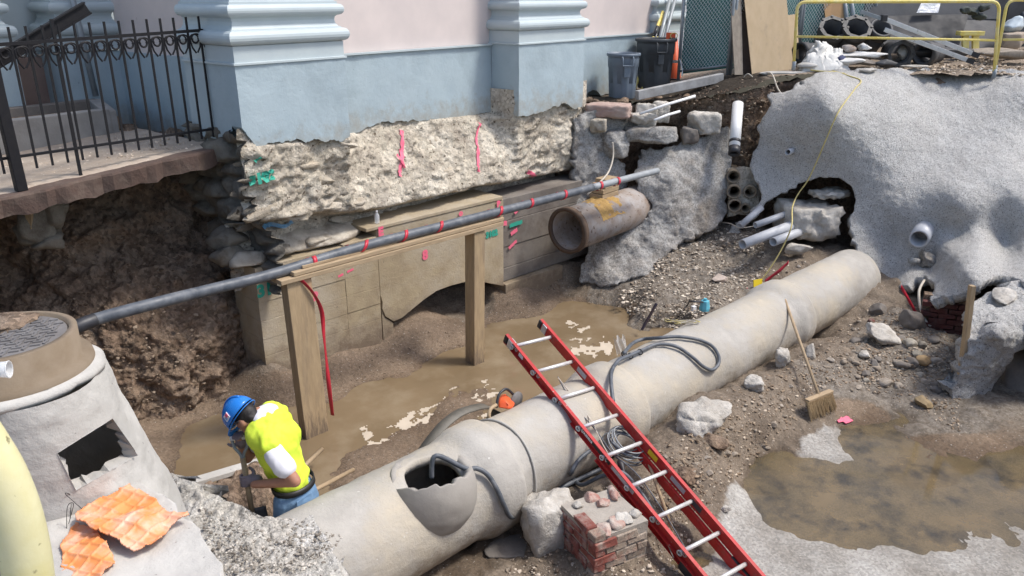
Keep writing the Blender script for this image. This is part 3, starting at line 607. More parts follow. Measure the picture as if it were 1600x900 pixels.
Pl = np.column_stack([np.full(Yr.size, 4.30), Yr.ravel(), Zr.ravel()]); f1, f2, idv = worley(Pl * np.array([1, 2.6, 5]), 78)
Pl[:, 0] += .10 - .13 * smooth01(f2 - f1, 0, .25) * (.4 + idv) - .06 * fbm(Pl, 3, 4, 79); Pl[:, 0] += .25 * smooth01(-Pl[:, 2], .55, .9)
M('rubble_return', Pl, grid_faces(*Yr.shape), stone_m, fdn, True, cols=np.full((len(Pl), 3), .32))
# single stones one can pick out
spots = [(398,282,.30,.10),(425,262,.26,.07),(452,300,.34,.12),(500,285,.30,.10),(535,262,.26,.09),(420,330,.36,.13),(470,335,.40,.12),(520,322,.34,.11),(440,360,.38,.10),(495,362,.36,.08),(540,345,.26,.10),(388,255,.2,.08),(385,305,.2,.1),(378,335,.22,.12),(395,352,.24,.1),(545,300,.26,.12),(480,258,.26,.08),(410,240,.28,.06),(510,245,.25,.07),(545,228,.22,.07),
         (585,290,.34,.12),(640,292,.30,.10),(700,270,.34,.12),(600,250,.30,.1),(680,225,.3,.09),(735,240,.28,.1),(790,215,.3,.11),(840,240,.34,.12),(800,265,.34,.1),(870,225,.28,.12),(880,265,.26,.09),(830,200,.26,.07),(720,295,.28,.09),(560,318,.22,.10)]
for i, (px, py, w, h) in enumerate(spots):
    p = ony(px, py, 7.1); y = rub_y(p[0], p[2]); p = ony(px, py, y)
    V, Fq = rockshape((w * .62, .045, h * .52), 300 + i, 9, .09, True, rot=rng.uniform(-.12, .12), flat=.6)
    V = V @ np.array(Matrix.Rotation(rng.uniform(-.12, .22), 3, 'Y')).T
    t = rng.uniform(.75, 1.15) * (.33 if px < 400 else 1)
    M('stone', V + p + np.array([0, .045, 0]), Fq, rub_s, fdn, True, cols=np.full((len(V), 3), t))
# spray paint on the rubble
def spray(name, pts, m, w, parent, yf, off=.02, n=5, seed=1):
    """brush stroke following a wall; pts in (x, z); only colour film, a few mm thick"""
    P_ = spline([(p[0], 0, p[1]) for p in pts], 10); V = []; r = np.random.RandomState(seed)
    for i, p in enumerate(P_):
        t = P_[min(i + 1, len(P_) - 1)] - P_[max(i - 1, 0)]; t /= np.linalg.norm(t) + 1e-9; nrm = np.array([-t[2], 0, t[0]])
        for k in range(n):
            qx = p + nrm * w * (k / (n - 1) - .5) * r.uniform(.8, 1.15); V.append((qx[0], yf(qx[0], qx[2]) - off, qx[2]))
    return M(name, V, grid_faces(len(P_), n), m, parent, True)
def pxz(px, py, y=7.05):
    for _ in range(12): p = ony(px, py, y); y = .5 * y + .5 * rub_y(p[0], p[2])
    return (p[0], p[2])
spray('spray_line', [pxz(625, 203), pxz(626, 235), pxz(624, 275)], pinkp, .05, fdn, rub_y, .016, 6, 2)
spray('spray_line', [pxz(618, 240), pxz(629, 262)], pinkp, .03, fdn, rub_y, .03, 5, 3)
spray('spray_line', [pxz(746, 190), pxz(746, 230), pxz(745, 268)], pinkp, .028, fdn, rub_y, .016, 6, 4)
spray('spray_dot', [pxz(822, 268), pxz(830, 277)], pinkp, .06, fdn, rub_y, .032, 5, 5)
spray('spray_patch', [pxz(398, 368), pxz(412, 350), pxz(440, 352), pxz(452, 344)], bluep, .045, fdn, rub_y, .06, 5, 6)
spray('spray_patch', [pxz(395, 252), pxz(406, 246)], greenp, .03, fdn, rub_y, .045, 5, 7)
def letters(txt, size, org, right, upv, m, parent, name='spray_number', off=None, bold=.012):
    cu = bpy.data.curves.new('t', 'FONT'); cu.body = txt; cu.size = size; cu.offset = bold; cu.resolution_u = 3
    ob = bpy.data.objects.new('t', cu); COL.objects.link(ob); dg = bpy.context.evaluated_depsgraph_get(); dg.update()
    me = bpy.data.meshes.new_from_object(ob.evaluated_get(dg)); V = np.array([v.co[:] for v in me.vertices]); Fq = [tuple(p.vertices) for p in me.polygons]
    bpy.data.objects.remove(ob); bpy.data.curves.remove(cu); bpy.data.meshes.remove(me)
    right = np.array(right, float); right /= np.linalg.norm(right); upv = np.array(upv, float); upv /= np.linalg.norm(upv)
    W = np.array(org, float) + V[:, :1] * right + V[:, 1:2] * upv
    if off is not None: W = off(W)
    return M(name, W, Fq, m, parent)
def on_rub(W):
    W = W.copy()
    for i in range(len(W)): W[i, 1] = rub_y(W[i, 0], W[i, 2]) - .045
    return W
p = ony(391, 290, 7.05); letters('3102', .135, (p[0], 7, p[2]), (1, 0, .12), (0, 0, 1), greenp, fdn, off=on_rub)

# ------------------------------------------------------------------ concrete abutment below (turned about 5 degrees from the facade)
ah = math.radians(-5.0); AU = np.array([math.cos(ah), math.sin(ah), 0]); AN = np.array([math.sin(ah), -math.cos(ah), 0]); AO = np.array([4.2, 7.30, 0])
def ab(u, z, d=0): return AO + AU * u + np.array([0, 0, z]) + AN * d
def abpx(px, py):
    p = onplane(px, py, AO, AN); return float((p - AO) @ AU), float(p[2])
abt = thing('concrete_abutment', 'long board marked concrete wall with an arched cut along its foot', 'concrete wall', ab(2, -2.6))
uL, zT0 = abpx(401, 447); uM, _ = abpx(577, 365); uA0, zA0 = abpx(616, 513); uE, zE = abpx(787, 450); uB, _ = abpx(592, 430)
archpx = [(616, 513), (628, 497), (645, 483), (662, 469), (682, 455), (703, 447), (726, 441), (755, 441), (787, 447)]
arch = [abpx(*a) for a in archpx]; arch[0] = (arch[0][0], -2.75)
topL, topR = -1.16, -1.06
# boarded lifts of the left half: each board mark is a band of its own
lifts = [topL, -1.34, -1.56, -1.78, -2.0, -2.2, -2.8]; joints = [uL, abpx(541, 460)[0], uB]
for i in range(len(lifts) - 1):
    for j in range(len(joints) - 1):
        z1, z0 = lifts[i], lifts[i + 1]; e = .0012
        if j > 0 and i < 1: z1 = topL + .02
        dd = .004 * rng.uniform(-1, 1); mb = MB()
        mb.add(*prism([ab(joints[j] + e, z0 + e, dd), ab(joints[j + 1] - e, z0 + e, dd), ab(joints[j + 1] - e, z1 - e, dd), ab(joints[j] + e, z1 - e, dd)], -AN * .55)); mb.build('concrete_lift', conc, abt, bevel=.003)
mb = MB(); mb.add(*prism([ab(uL + .02, -2.8, -.012), ab(uB - .01, -2.8, -.012), ab(uB - .01, topL - .02, -.012), ab(uL + .02, topL - .02, -.012)], -AN * .5)); mb.build('core', conc_d, abt)
# arched right half
fc = [ab(uB + .004, topR), ab(uB + .004, -1.9), ab(uB + .03, -2.0), ab(uB + .02, -2.08), ab(arch[0][0] - .12, -2.20), ab(arch[0][0], -2.30)] + [ab(*a) for a in arch[1:]] + [ab(uE, topR)]
mb = MB(); mb.add(*prism(fc, -AN * .62)); mb.build('arched_wall', conc, abt, bevel=.006)
mb = MB(); mb.add(*prism([ab(uB + .02, -2.8, -.015), ab(arch[0][0], -2.8, -.015), ab(arch[0][0], -2.32, -.015), ab(arch[0][0] - .12, -2.215, -.015), ab(uB + .02, -2.09, -.015)], -AN * .5)); mb.build('cracked_foot', conc, abt, bevel=.004)
# raised beam course on top of the right half
mb = MB(); mb.add(*prism([ab(uM - .05, topR + .003, .012), ab(uE - .02, topR + .003, .012), ab(uE - .02, topR + .055, .012), ab(uM - .05, topR + .05, .012)], -AN * .75)); mb.build('top_course', conc, abt, bevel=.01)
# broken step on top of the left half
V, Fq = rockshape((.62, .26, .13), 77, 9, .06, True, rot=math.radians(-4)); M('broken_step', V + ab(1.0, topL + .08, -.32), Fq, stone_m, abt, True, cols=np.full((len(V), 3), .95))
for i, (u, zz, w, h, d, t) in enumerate([(.22, topL + .08, .2, .10, -.12, .6), (.02, topL + .14, .16, .12, -.2, .35), (.55, topL + .1, .26, .07, -.18, .6), (1.2, topL + .1, .24, .06, -.2, .9), (.1, topL + .3, .2, .12, -.3, .4)]):
    V, Fq = rockshape((w, .14, h), 90 + i, 8, .08, False, rot=rng.uniform(-.3, .3)); M('stone', V + ab(u, zz, d), Fq, stone_m, abt, True, cols=np.full((len(V), 3), t))
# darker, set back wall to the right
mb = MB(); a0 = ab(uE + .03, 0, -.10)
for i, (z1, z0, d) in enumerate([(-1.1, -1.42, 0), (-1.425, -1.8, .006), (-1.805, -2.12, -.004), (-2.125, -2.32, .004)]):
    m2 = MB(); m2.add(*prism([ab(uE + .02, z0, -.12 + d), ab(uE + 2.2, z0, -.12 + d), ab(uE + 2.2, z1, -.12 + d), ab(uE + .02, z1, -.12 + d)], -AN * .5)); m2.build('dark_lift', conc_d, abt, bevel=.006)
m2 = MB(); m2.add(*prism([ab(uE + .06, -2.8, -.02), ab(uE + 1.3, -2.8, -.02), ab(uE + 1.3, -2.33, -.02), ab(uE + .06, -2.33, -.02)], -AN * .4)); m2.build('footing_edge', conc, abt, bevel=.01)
aoff = lambda W: W
def mark(txt, px, py, size, m, d=.008, rr=(1, 0, 0), bold=.010):
    u, z = abpx(px, py); return letters(txt, size, ab(u, z, d), AU + np.array([0, 0, .03]), (0, 0, 1), m, abt, bold=bold)
mark('3101', 402, 465, .19, greenp); mark('E', 590, 368, .14, pinkp, .022); mark('P', 775, 323, .11, pinkp, .022); mark('O', 716, 337, .07, pinkp, .022)
mark('8', 660, 406, .17, pinkp); mark('3102', 759, 372, .11, greenp); mark('P', 488, 470, .14, pinkp); mark('O', 776, 349, .06, pinkp)
yab = lambda x, z: 7.30 - .0875 * (x - 4.2) - .006
def abst(pts, w, m, dd=0): return spray('spray_stroke', [(lambda p: (p[0], p[2]))(onplane(a, b, AO, AN)) for a, b in pts], m, w, abt, lambda x, z: yab(x, z) - dd, 0, 4, int(w * 1000))
abst([(528, 432), (536, 428)], .03, pinkp); abst([(542, 425), (552, 420)], .028, pinkp)
for pts, w, m in (([(792, 352), (800, 350)], .07, pinkp), ([(812, 335), (828, 318)], .05, pinkp), ([(804, 355), (824, 348)], .06, greenp), ([(806, 368), (816, 360)], .06, pinkp), ([(803, 390), (815, 378)], .05, pinkp)): abst(pts, w, m, -.098)

# ------------------------------------------------------------------ earth bank on the left
bank_c = [(-140,250,8.3),(60,250,8.5),(200,245,8.9),(330,235,9.5),(425,240,9.7),(-140,400,7.9),(0,400,8.0),(120,380,8.15),(250,360,8.6),(340,350,9.1),(415,350,9.3),(60,330,8.1),(150,480,7.75),(280,450,8.2),(360,440,8.6),(425,440,8.85),
          (-140,600,7.4),(60,600,7.4),(180,580,7.45),(300,530,7.9),(380,540,8.45),(415,570,8.45),(425,620,8.2),(350,620,8.0),(270,670,7.5),(200,700,7.3),(-140,740,7.0),(240,600,7.55),(300,740,7.1),(440,660,7.9),(100,720,7.1),(320,580,7.95),(345,400,8.8)]
bank, bank_f = relief('earth_bank', [(-140,225),(200,215),(345,215),(425,230),(425,420),(400,470),(412,560),(425,585),(400,625),(300,740),(100,760),(-140,760)], bank_c, soil, 2.6, .14, 1.9, 6, .25, seed=3,
    extra=lambda P, a, b: (lambda w: .09 * (w[2] - .4) * smooth01(w[1] - w[0], 0, .12))(worley(P * np.array([3, 3, 5]) + .5 * np.column_stack([fbm(P, 3, 3, 17), fbm(P, 3, 3, 18), fbm(P, 3, 3, 19)]), 13)) + (lambda w: .035 * (w[2] - .4))(worley(P * np.array([9, 9, 13]), 23)) + .014 * fbm(P, 16, 4, 14))
struct(bank)
st_ = thing('hanging_stone', 'lump of grey shale hanging under the entrance slab with a wooden wedge', 'stone', ond(62, 350, 7.5))
for i, (px, py, w, h) in enumerate([(62, 345, .22, .18), (50, 362, .18, .10), (75, 378, .14, .09), (80, 335, .12, .16), (45, 340, .10, .12)]):
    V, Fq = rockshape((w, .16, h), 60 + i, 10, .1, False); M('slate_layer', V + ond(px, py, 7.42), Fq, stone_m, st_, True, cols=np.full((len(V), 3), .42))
wd = MB(); a = ond(37, 300, 7.22); b = ond(47, 358, 7.22); wd.add(*prism([a + RT * .06, a - RT * .05, b - RT * .012, b + RT * .012], HF * .04)); o = wd.build('wooden_wedge', wood_v); tag(o, 'pale splintered wooden stake hanging down from the entrance slab', 'stake')

# ------------------------------------------------------------------ right hand banks
cut_c = [(2000,140,13.2),(2000,640,9.2),(880,160,12.9),(905,170,12.8),(1000,170,12.95),(1100,165,13.0),(1200,150,13.0),(1290,112,13.2),(900,300,12.6),(1000,280,13.5),(1100,260,13.0),(1170,220,12.85),(1170,310,12.7),(1120,420,13.0),(1260,300,13.2),(1320,300,13.2),(1300,400,12.35),(1350,470,11.8),(1230,450,12.2),(1420,470,11.6),(1470,520,11.1),(1520,560,10.5),(1560,480,10.6),(1560,300,12.2),(1620,120,13.0),(1000,240,13.5),(930,240,12.6)]
cut, cut_f = relief('earth_cut', [(870,150),(960,160),(1100,150),(1210,135),(1285,118),(1330,128),(1640,134),(2000,140),(2000,640),(1500,590),(1350,520),(1100,470),(980,440),(880,440)], cut_c, soil, 3.2, .08, 2.2, 5, .15, seed=8,
    extra=lambda P, a, b: (lambda w: .06 * (w[2] - .4) * smooth01(w[1] - w[0], 0, .2))(worley(P * 5, 15)))
struct(cut)
# rubbly masonry end between the foundation and the black hollow
me_c = [(890,165,12.25),(960,165,12.45),(1000,190,12.6),(890,300,12.0),(960,300,12.2),(990,270,12.5),(890,420,11.5),(970,340,12.2),(930,230,12.2)]
relief_l, _f = relief('masonry_end', [(897,178),(935,172),(985,178),(1020,190),(975,205),(965,230),(972,262),(985,300),(960,320),(900,330),(895,250)], me_c, shot2, 2.6, .06, 3, 5, .12, seed=12, extra=lambda P, a, b: (lambda w: .05 * (w[2] - .4) * smooth01(w[1] - w[0], 0, .2))(worley(P * 6, 16)))
tag(relief_l, 'rough grey masonry end beside the black hollow under the bins', 'masonry', kind='structure')
# shaded sprayed concrete nose under and right of the rusty pipe
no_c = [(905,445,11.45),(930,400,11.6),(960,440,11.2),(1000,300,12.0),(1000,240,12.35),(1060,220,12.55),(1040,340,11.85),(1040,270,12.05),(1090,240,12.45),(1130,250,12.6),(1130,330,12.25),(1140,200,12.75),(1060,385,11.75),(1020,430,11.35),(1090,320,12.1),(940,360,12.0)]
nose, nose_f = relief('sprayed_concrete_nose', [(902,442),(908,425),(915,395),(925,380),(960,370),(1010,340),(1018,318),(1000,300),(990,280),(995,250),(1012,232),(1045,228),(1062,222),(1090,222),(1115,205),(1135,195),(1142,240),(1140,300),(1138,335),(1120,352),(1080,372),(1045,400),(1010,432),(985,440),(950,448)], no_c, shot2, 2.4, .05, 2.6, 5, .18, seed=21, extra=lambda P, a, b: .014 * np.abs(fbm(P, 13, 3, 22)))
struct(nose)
# main sprayed concrete slope
sh_c = [(2000,112,13.1),(2000,300,10.6),(2000,430,8.9),(2000,540,8.0),(1820,430,9.0),(1290,106,13.5),(1450,108,13.5),(1640,112,13.4),(1290,112,13.05),(1400,118,12.9),(1600,122,12.85),(1205,150,12.75),(1190,200,12.5),(1200,250,12.3),(1180,320,12.05),(1250,270,12.0),(1330,300,11.75),(1345,390,11.3),(1360,435,11.0),(1450,250,11.75),(1400,330,11.35),(1385,345,11.40),(1398,380,11.33),(1408,420,10.98),(1400,445,10.75),(1440,400,11.0),(1462,415,10.75),(1477,410,10.32),(1450,352,11.15),(1440,465,9.75),(1470,440,9.85),(1500,463,9.15),(1500,400,9.95),(1545,400,9.98),(1558,396,10.42),(1500,385,10.5),(1565,430,9.35),(1590,300,10.9),(1600,430,9.2),(1500,320,10.9),(1640,200,12.2),(1640,430,9.1),(1500,200,12.2),(1160,385,12.0),(1200,440,11.45),(1230,400,11.7),(1185,360,12.0),(1640,122,12.9)]
shotp = [(1284,110),(1330,106),(1400,107),(1480,108),(1560,109),(1980,116),(1980,520),(1605,442),(1560,432),(1515,455),(1500,464),(1475,466),(1450,471),(1462,452),(1455,440),(1440,432),(1425,436),(1418,450),(1408,452),(1385,447),(1372,440),(1358,432),(1350,410),(1340,392),(1325,355),(1330,330),(1333,300),(1322,285),(1300,280),(1262,281),(1235,300),(1205,312),(1185,335),(1165,352),(1150,362),(1165,380),(1200,372),(1235,395),(1212,425),(1190,440),(1180,430),(1178,400),(1150,385),(1130,370),(1160,345),(1180,325),(1190,305),(1180,280),(1172,255),(1178,235),(1190,215),(1180,200),(1195,180),(1205,165),(1200,150),(1240,135),(1262,122)]
shotp[34:] = [(1236,300),(1206,318),(1190,335)] + shotp[41:] if False else shotp[34:]
slope, slope_f = relief('sprayed_concrete_slope', shotp, sh_c, shot, 2.3, .022, 1.3, 4, .14, seed=31, jag=4.0,
    extra=lambda P, a, b: .010 * np.abs(fbm(P, 15, 3, 32)) + .009 * fbm(P, 5, 3, 33))
struct(slope)
def on_slope(px, py, d=.03): return ond(px, py, float(slope_f(px, py)[0]) - .05 - d)
# sprayed concrete block on the right edge, with the old kerb stone under it
bl_c = [(1780,450,8.8),(1780,560,7.6),(1490,470,8.6),(1530,460,8.9),(1600,450,8.9),(1640,450,8.9),(1500,520,8.15),(1560,520,7.95),(1640,520,7.8),(1495,600,8.0),(1540,570,8.05),(1600,540,8.1),(1480,640,7.95),(1520,660,7.85),(1560,695,7.6),(1545,620,8.0),(1640,700,7.5),(1570,590,8.15),(1560,640,7.9)]
blk, blk_f = relief('sprayed_concrete_block', [(1522,470),(1545,458),(1580,440),(1660,435),(1780,440),(1780,560),(1600,540),(1575,552),(1566,580),(1552,610),(1550,650),(1558,692),(1535,690),(1505,670),(1483,645),(1490,610),(1505,560),(1515,520)], bl_c, shot, 2.2, .05, 3, 5, .2, seed=41, extra=lambda P, a, b: .02 * np.abs(fbm(P, 11, 3, 42)))
struct(blk)
V, Fq = blockshape((.36, .42, .55), 501, .05, 7, .5, 2); o = M('buried_concrete_footing', V + ond(1612, 625, 8.35), Fq, conc_d, None, True); tag(o, 'smooth grey concrete footing under the sprayed block at the right edge', 'footing')

# ------------------------------------------------------------------ the big concrete sewer pipe
PH = -.10; PA = np.array([math.cos(PH), math.sin(PH), 0]); PO = np.array([7.0, 3.725, -2.327]); PR = .423; PN = np.array([-PA[1], PA[0], 0])
def pp(u, ang, r): return PO + PA * u + r * (math.cos(ang) * np.array([0, 0, 1.0]) - math.sin(ang) * PN)      # ang: 0 top, + towards the camera
def on_pipe(px, py, r=PR):
    d = ray(px, py); a = d - PA * (d @ PA); o = EYE - PO; b = o - PA * (o @ PA)
    A_, B_, C_ = a @ a, 2 * a @ b, b @ b - r * r; D_ = B_ * B_ - 4 * A_ * C_
    t = (-B_ - math.sqrt(max(D_, 0))) / (2 * A_); return EYE + d * t
def pu(px, py): return float((on_pipe(px, py) - PO) @ PA)
u0, u1 = -4.75, 4.72
bell = [pu(790, 700), pu(1005, 620) + .0, pu(1262, 470)]
sewer = thing('sewer_pipe', 'long pale concrete sewer pipe with collars lying across the pit', 'pipe', PO + np.array([0, 0, -PR]))
SU = np.unique(np.concatenate([np.linspace(u0, u1, 330)])); NA = 110
SE = on_pipe(682, 756); SE = SE - ((SE - PO) - PA * ((SE - PO) @ PA)) * .26; SER = np.array([.29, .29, .315])      # swollen branch piece, its crown broken away
SC_ = SE; SA = np.array([0, 0, 1.0])
V = []; msk = np.ones((len(SU) - 1, NA), bool)
for u in SU:
    r = PR
    for bq in bell: r += .055 * float(smooth01(u, bq - .42, bq - .20) * (1 - smooth01(u, bq - .005, bq + .01)))
    if u < bell[0]: r += .02
    for k in range(NA): V.append(pp(u, 2 * math.pi * k / NA, r))
V = np.array(V); nz = fbm(V, 5, 4, 91); Vn = V - PO - np.outer((V - PO) @ PA, PA); Vn /= np.linalg.norm(Vn, axis=1)[:, None]; V = V + Vn * (.004 * nz + .003 * fbm(V, 20, 2, 92))[:, None]
inside = np.linalg.norm((V - SE) / (SER - .035), axis=1) < 1
Fc = [f for f in ((i * NA + k, i * NA + (k + 1) % NA, (i + 1) * NA + (k + 1) % NA, (i + 1) * NA + k) for i in range(len(SU) - 1) for k in range(NA)) if not any(inside[list(f)])]
_k = np.zeros(len(V), bool); _k[np.unique(np.array(Fc))] = True; _a = np.zeros(len(V), bool)
for i in range(len(SU) - 1):
    for k in range(NA):
        f = (i * NA + k, i * NA + (k + 1) % NA, (i + 1) * NA + (k + 1) % NA, (i + 1) * NA + k)
        if inside[f[0]] or inside[f[1]] or inside[f[2]] or inside[f[3]]: _a[list(f)] = True
_b = _k & _a
_fa = np.array(Fc); _ed = np.sort(np.concatenate([_fa[:, [0, 1]], _fa[:, [1, 2]], _fa[:, [2, 3]], _fa[:, [3, 0]]]), 1); _u, _i, _c = np.unique(_ed[:, 0] * len(V) + _ed[:, 1], return_index=True, return_counts=True); _be = _ed[_i[_c == 1]]; _be = _be[_b[_be[:, 0]] & _b[_be[:, 1]]]
for _ in range(12):
    acc = np.zeros_like(V); n_ = np.zeros(len(V)); np.add.at(acc, _be[:, 0], V[_be[:, 1]]); np.add.at(acc, _be[:, 1], V[_be[:, 0]]); np.add.at(n_, _be[:, 0], 1); np.add.at(n_, _be[:, 1], 1); w_ = n_ > 1; V[w_] = .4 * V[w_] + .6 * acc[w_] / n_[w_][:, None]
V[_b] = SE + (V[_b] - SE) / np.linalg.norm((V[_b] - SE) / (SER - .03), axis=1)[:, None]
barrel = M('barrel', V, Fc, pipe_m, sewer, True)
sm = barrel.modifiers.new('wall', 'SOLIDIFY'); sm.thickness = .07; sm.offset = -1
NS = 120; NP = 60; V = []; keep = []
for k in range(NS):
    a = 2 * math.pi * k / NS; dr = math.cos(a) * PA + math.sin(a) * PN
    tw_ = -dr @ HF; nzr = float(fbm(np.array([[math.cos(a) * 1.6, math.sin(a) * 1.6, 0]]), 1.3, 3, 95)[0])
    z0 = PO[2] + PR - .004 + .028 * nzr + .035 * max(0, tw_) ** 3 - .02 * max(0, -tw_)
    ph0 = math.asin(min(.98, max(-.98, (z0 - SE[2]) / SER[2])))
    for ph in np.linspace(ph0, -1.35, NP):
        p = SE + dr * SER[0] * math.cos(ph) + np.array([0, 0, SER[2] * math.sin(ph)]); V.append(p)
V = np.array(V); rad = V - PO; rad = np.linalg.norm(rad - np.outer(rad @ PA, PA), axis=1)
V = V + .006 * fbm(V, 6, 3, 96)[:, None]
Fc = [f for f in grid_faces(NS, NP, closed_u=True) if min(rad[list(f)]) > PR - .10]
o = M('broken_branch', V, Fc, pipe_s, sewer, True); sm = o.modifiers.new('wall', 'SOLIDIFY'); sm.thickness = .065; sm.offset = -1
# hairline mortar bands at the joints
for bq in (bell[0] + .17, bell[0] - .02, bell[1] - .1):
    pts = [pp(bq + .012 * math.sin(3 * a), a, PR + .012) for a in np.linspace(-1.0, 2.1, 40)]
    mb = MB(); mb.add(*tube(pts, .010, 6)); mb.build('mortar_seam', conc_n, sewer, True)
# mound of broken concrete over the near end of the pipe
mound_m = mat('dusty_concrete_debris', (.55, .525, .475), (.42, .39, .345), 5, .95, 1.0, 55, .02, c3=(.62, .605, .58), s3=2, t3=.58, speck=(.2, .175, .15), sscale=40, sthr=.66, spec=.2, vor=(60, .68, 1.25))
mo_c = [(300,752,5.1),(340,768,5.0),(400,802,4.75),(480,795,4.85),(545,768,4.95),(600,745,4.95),(590,840,4.35),(640,900,3.95),(560,800,4.65),(500,850,4.4),(440,860,4.35),(380,850,4.4),(330,860,4.35),(320,910,4.05),(400,910,4.05),(500,920,4.0),(610,920,3.9),(300,820,4.6),(260,760,5.1)]
mound, mound_f = relief('broken_concrete_mound', [(262,745),(300,750),(326,764),(352,780),(385,800),(412,812),(450,812),(470,806),(488,806),(500,822),(516,850),(530,885),(545,960),(300,960),(285,850)], mo_c, mound_m, 2.2, .014, 3.2, 5, .25, seed=51,
    extra=lambda P, a, b: (lambda w: .055 * (w[2] - .4) * smooth01(w[1] - w[0], 0, .2) * (1 - smooth01(a, 400, 500)))(worley(P * 12, 53)) + .014 * fbm(P, 18, 4, 54) * (1 - .8 * smooth01(a, 480, 570)))
struct(mound)
sp_c = [(300,762,5.7),(345,742,6.0),(400,724,6.15),(340,790,5.45),(400,800,5.3),(420,760,5.7)]
spoil, _f = relief('spoil_edge', [(296,768),(318,754),(345,740),(375,732),(405,724),(418,760),(412,815),(350,815),(300,800)], sp_c, soil, 2.2, .035, 4, 5, .25, seed=57, extra=lambda P, a, b: .02 * fbm(P, 16, 3, 58)); struct(spoil)
mb = MB(); mb.add(*bar(ond(292, 757, 5.78), ond(408, 722, 6.25), .10, .05)); o = mb.build('edge_board', conc_n, None, False, .006); tag(o, 'long thin concrete edging strip behind the hole where the worker stands', 'edging')

# ------------------------------------------------------------------ manhole chamber at the left
mhc = np.array([1.14, 4.23, -.10])
mh = thing('manhole_chamber', 'grey concrete manhole cone with a square hole broken through its side', 'manhole', (mhc[0], mhc[1], -1.1))
bc = np.array([1.14, 4.23, 0]); NT = 300; NZ = 110; V = []; zs = np.linspace(-.20, -1.35, NZ)
for k in range(NT):
    a = 2 * math.pi * k / NT
    for i, z in enumerate(zs):
        t = (z + .2) / -.72; ex = 2.4; ca, sa = math.cos(a), math.sin(a); rr_ = (abs(ca) ** ex + abs(sa) ** ex) ** (-1 / ex)
        c = mhc * (1 - t) + bc * t; L_ = RT * .96 + HF * .28; D_ = np.array([-L_[1], L_[0], 0]); q_ = c + L_ * ca * rr_ * (.415 + .20 * t) + D_ * sa * rr_ * (.415 + .03 * t); V.append((q_[0], q_[1], z))
V = np.array(V); V += np.column_stack([np.cos(np.arange(len(V)) // NZ * 2 * np.pi / NT), np.sin(np.arange(len(V)) // NZ * 2 * np.pi / NT), np.zeros(len(V))]) * (.016 * fbm(V, 4, 5, 61))[:, None]
qx, qy = proj(V); hole = [(90, 708), (176, 654), (216, 711), (119, 766)]
near = (V - EYE) @ HF < (mhc - EYE) @ HF + .0
inn = inpoly(qx, qy, hole) & near
Fc = [f for f in grid_faces(NT, NZ, closed_u=True) if not any(inn[list(f)])]
def snap(V, idx, poly):                                     # bring the cut edge onto the outline of the opening
    A = np.array(poly, float)
    for i in idx:
        px, py = proj(V[i]); best = None
        for k in range(len(A)):
            a, b = A[k], A[(k + 1) % len(A)]; t = np.clip(((np.array([px, py]) - a) @ (b - a)) / ((b - a) @ (b - a)), 0, 1); c = a + t * (b - a); d = np.hypot(*(c - [px, py]))
            if best is None or d < best[0]: best = (d, c)
        V[i] = ond(best[1][0], best[1][1], fwd(V[i]))
kept = np.unique(np.array(Fc)); adj = np.unique(np.array([f for f in grid_faces(NT, NZ, closed_u=True) if any(inn[list(f)])])); snap(V, np.intersect1d(kept, adj), hole)
mb = MB(); mb.add(*lathe([(.43, -1.30), (.40, -1.32), (.40, -2.2), (0, -2.2)], (mhc[0], mhc[1], 0), n=40)); mb.build('shaft', conc_d, mh)
o = M('cone_wall', V, [f[::-1] for f in Fc], conc_n, mh, True)
rv = []; nearV = V[near]; nqx, nqy = proj(nearV)
for k in range(4):
    a, b = np.array(hole[k], float), np.array(hole[(k + 1) % 4], float)
    for t in np.linspace(0, 1, 12)[:-1]:
        c = a + (b - a) * t; i = int(np.argmin((nqx - c[0]) ** 2 + (nqy - c[1]) ** 2)); p = ond(c[0], c[1], fwd(nearV[i])); inw = np.array([mhc[0] - p[0], mhc[1] - p[1], 0]); inw = inw / np.linalg.norm(inw) * .8 + HF * .3; q_ = p + inw * .09; rv += [p - HF * .004, q_ + .012 * rng.normal(size=3)]
n_ = len(rv) // 2; M('hole_reveal', rv, [(i * 2, i * 2 + 1, ((i + 1) % n_) * 2 + 1, ((i + 1) % n_) * 2) for i in range(n_)], conc_n, mh)
mb = MB(); mb.add(*lathe([(.0, -.205), (.415, -.205), (.42, -.18), (.395, -.155), (.0, -.155)], (mhc[0], mhc[1], 0), n=60)); V = np.array(mb.v); V[:, :2] += .02 * fbm(V, 7, 3, 66)[:, None] * np.sign(V[:, :2] - mhc[:2]); mb.v = [tuple(p) for p in V]; mb.build('mortar_bed', conc_n, mh, True)
mb = MB(); mb.add(*lathe([(.39, -.155), (.385, -.13), (.335, -.125), (.335, .02), (.30, .025), (.295, -.01), (.25, -.02), (.25, -.155)], (mhc[0], mhc[1], 0), n=72)); mb.build('frame', tan_iron, mh, True)
mb = MB(); mb.add(*lathe([(0, -.02), (.29, -.02), (.29, .008), (.285, .012), (0, .012)], (mhc[0], mhc[1], 0), n=64)); lid = mb.build('lid', castiron, mh, True)
k = None
for i in range(-6, 7):
    for j in range(-8, 9):
        x, y = i * .047 + (.0235 if j % 2 else 0), j * .033
        if x * x + y * y > .068: continue
        a = .7 if (i + j) % 2 else -.5
        if k is None: mb = MB(); mb.add(*box((mhc[0] + x, mhc[1] + y, .015), .042, .013, .009, (math.cos(a), math.sin(a), 0))); k = mb.build('raised_dash', castiron, lid); b0 = (x, y, a)
        else:
            c = k.copy(); COL.objects.link(c); c.parent = lid; da = a - b0[2]
            R_ = Matrix.Rotation(da, 4, 'Z'); c.location = Vector((x, y, 0)) - (R_ @ Vector((b0[0], b0[1], 0))); c.rotation_euler = (0, 0, da)
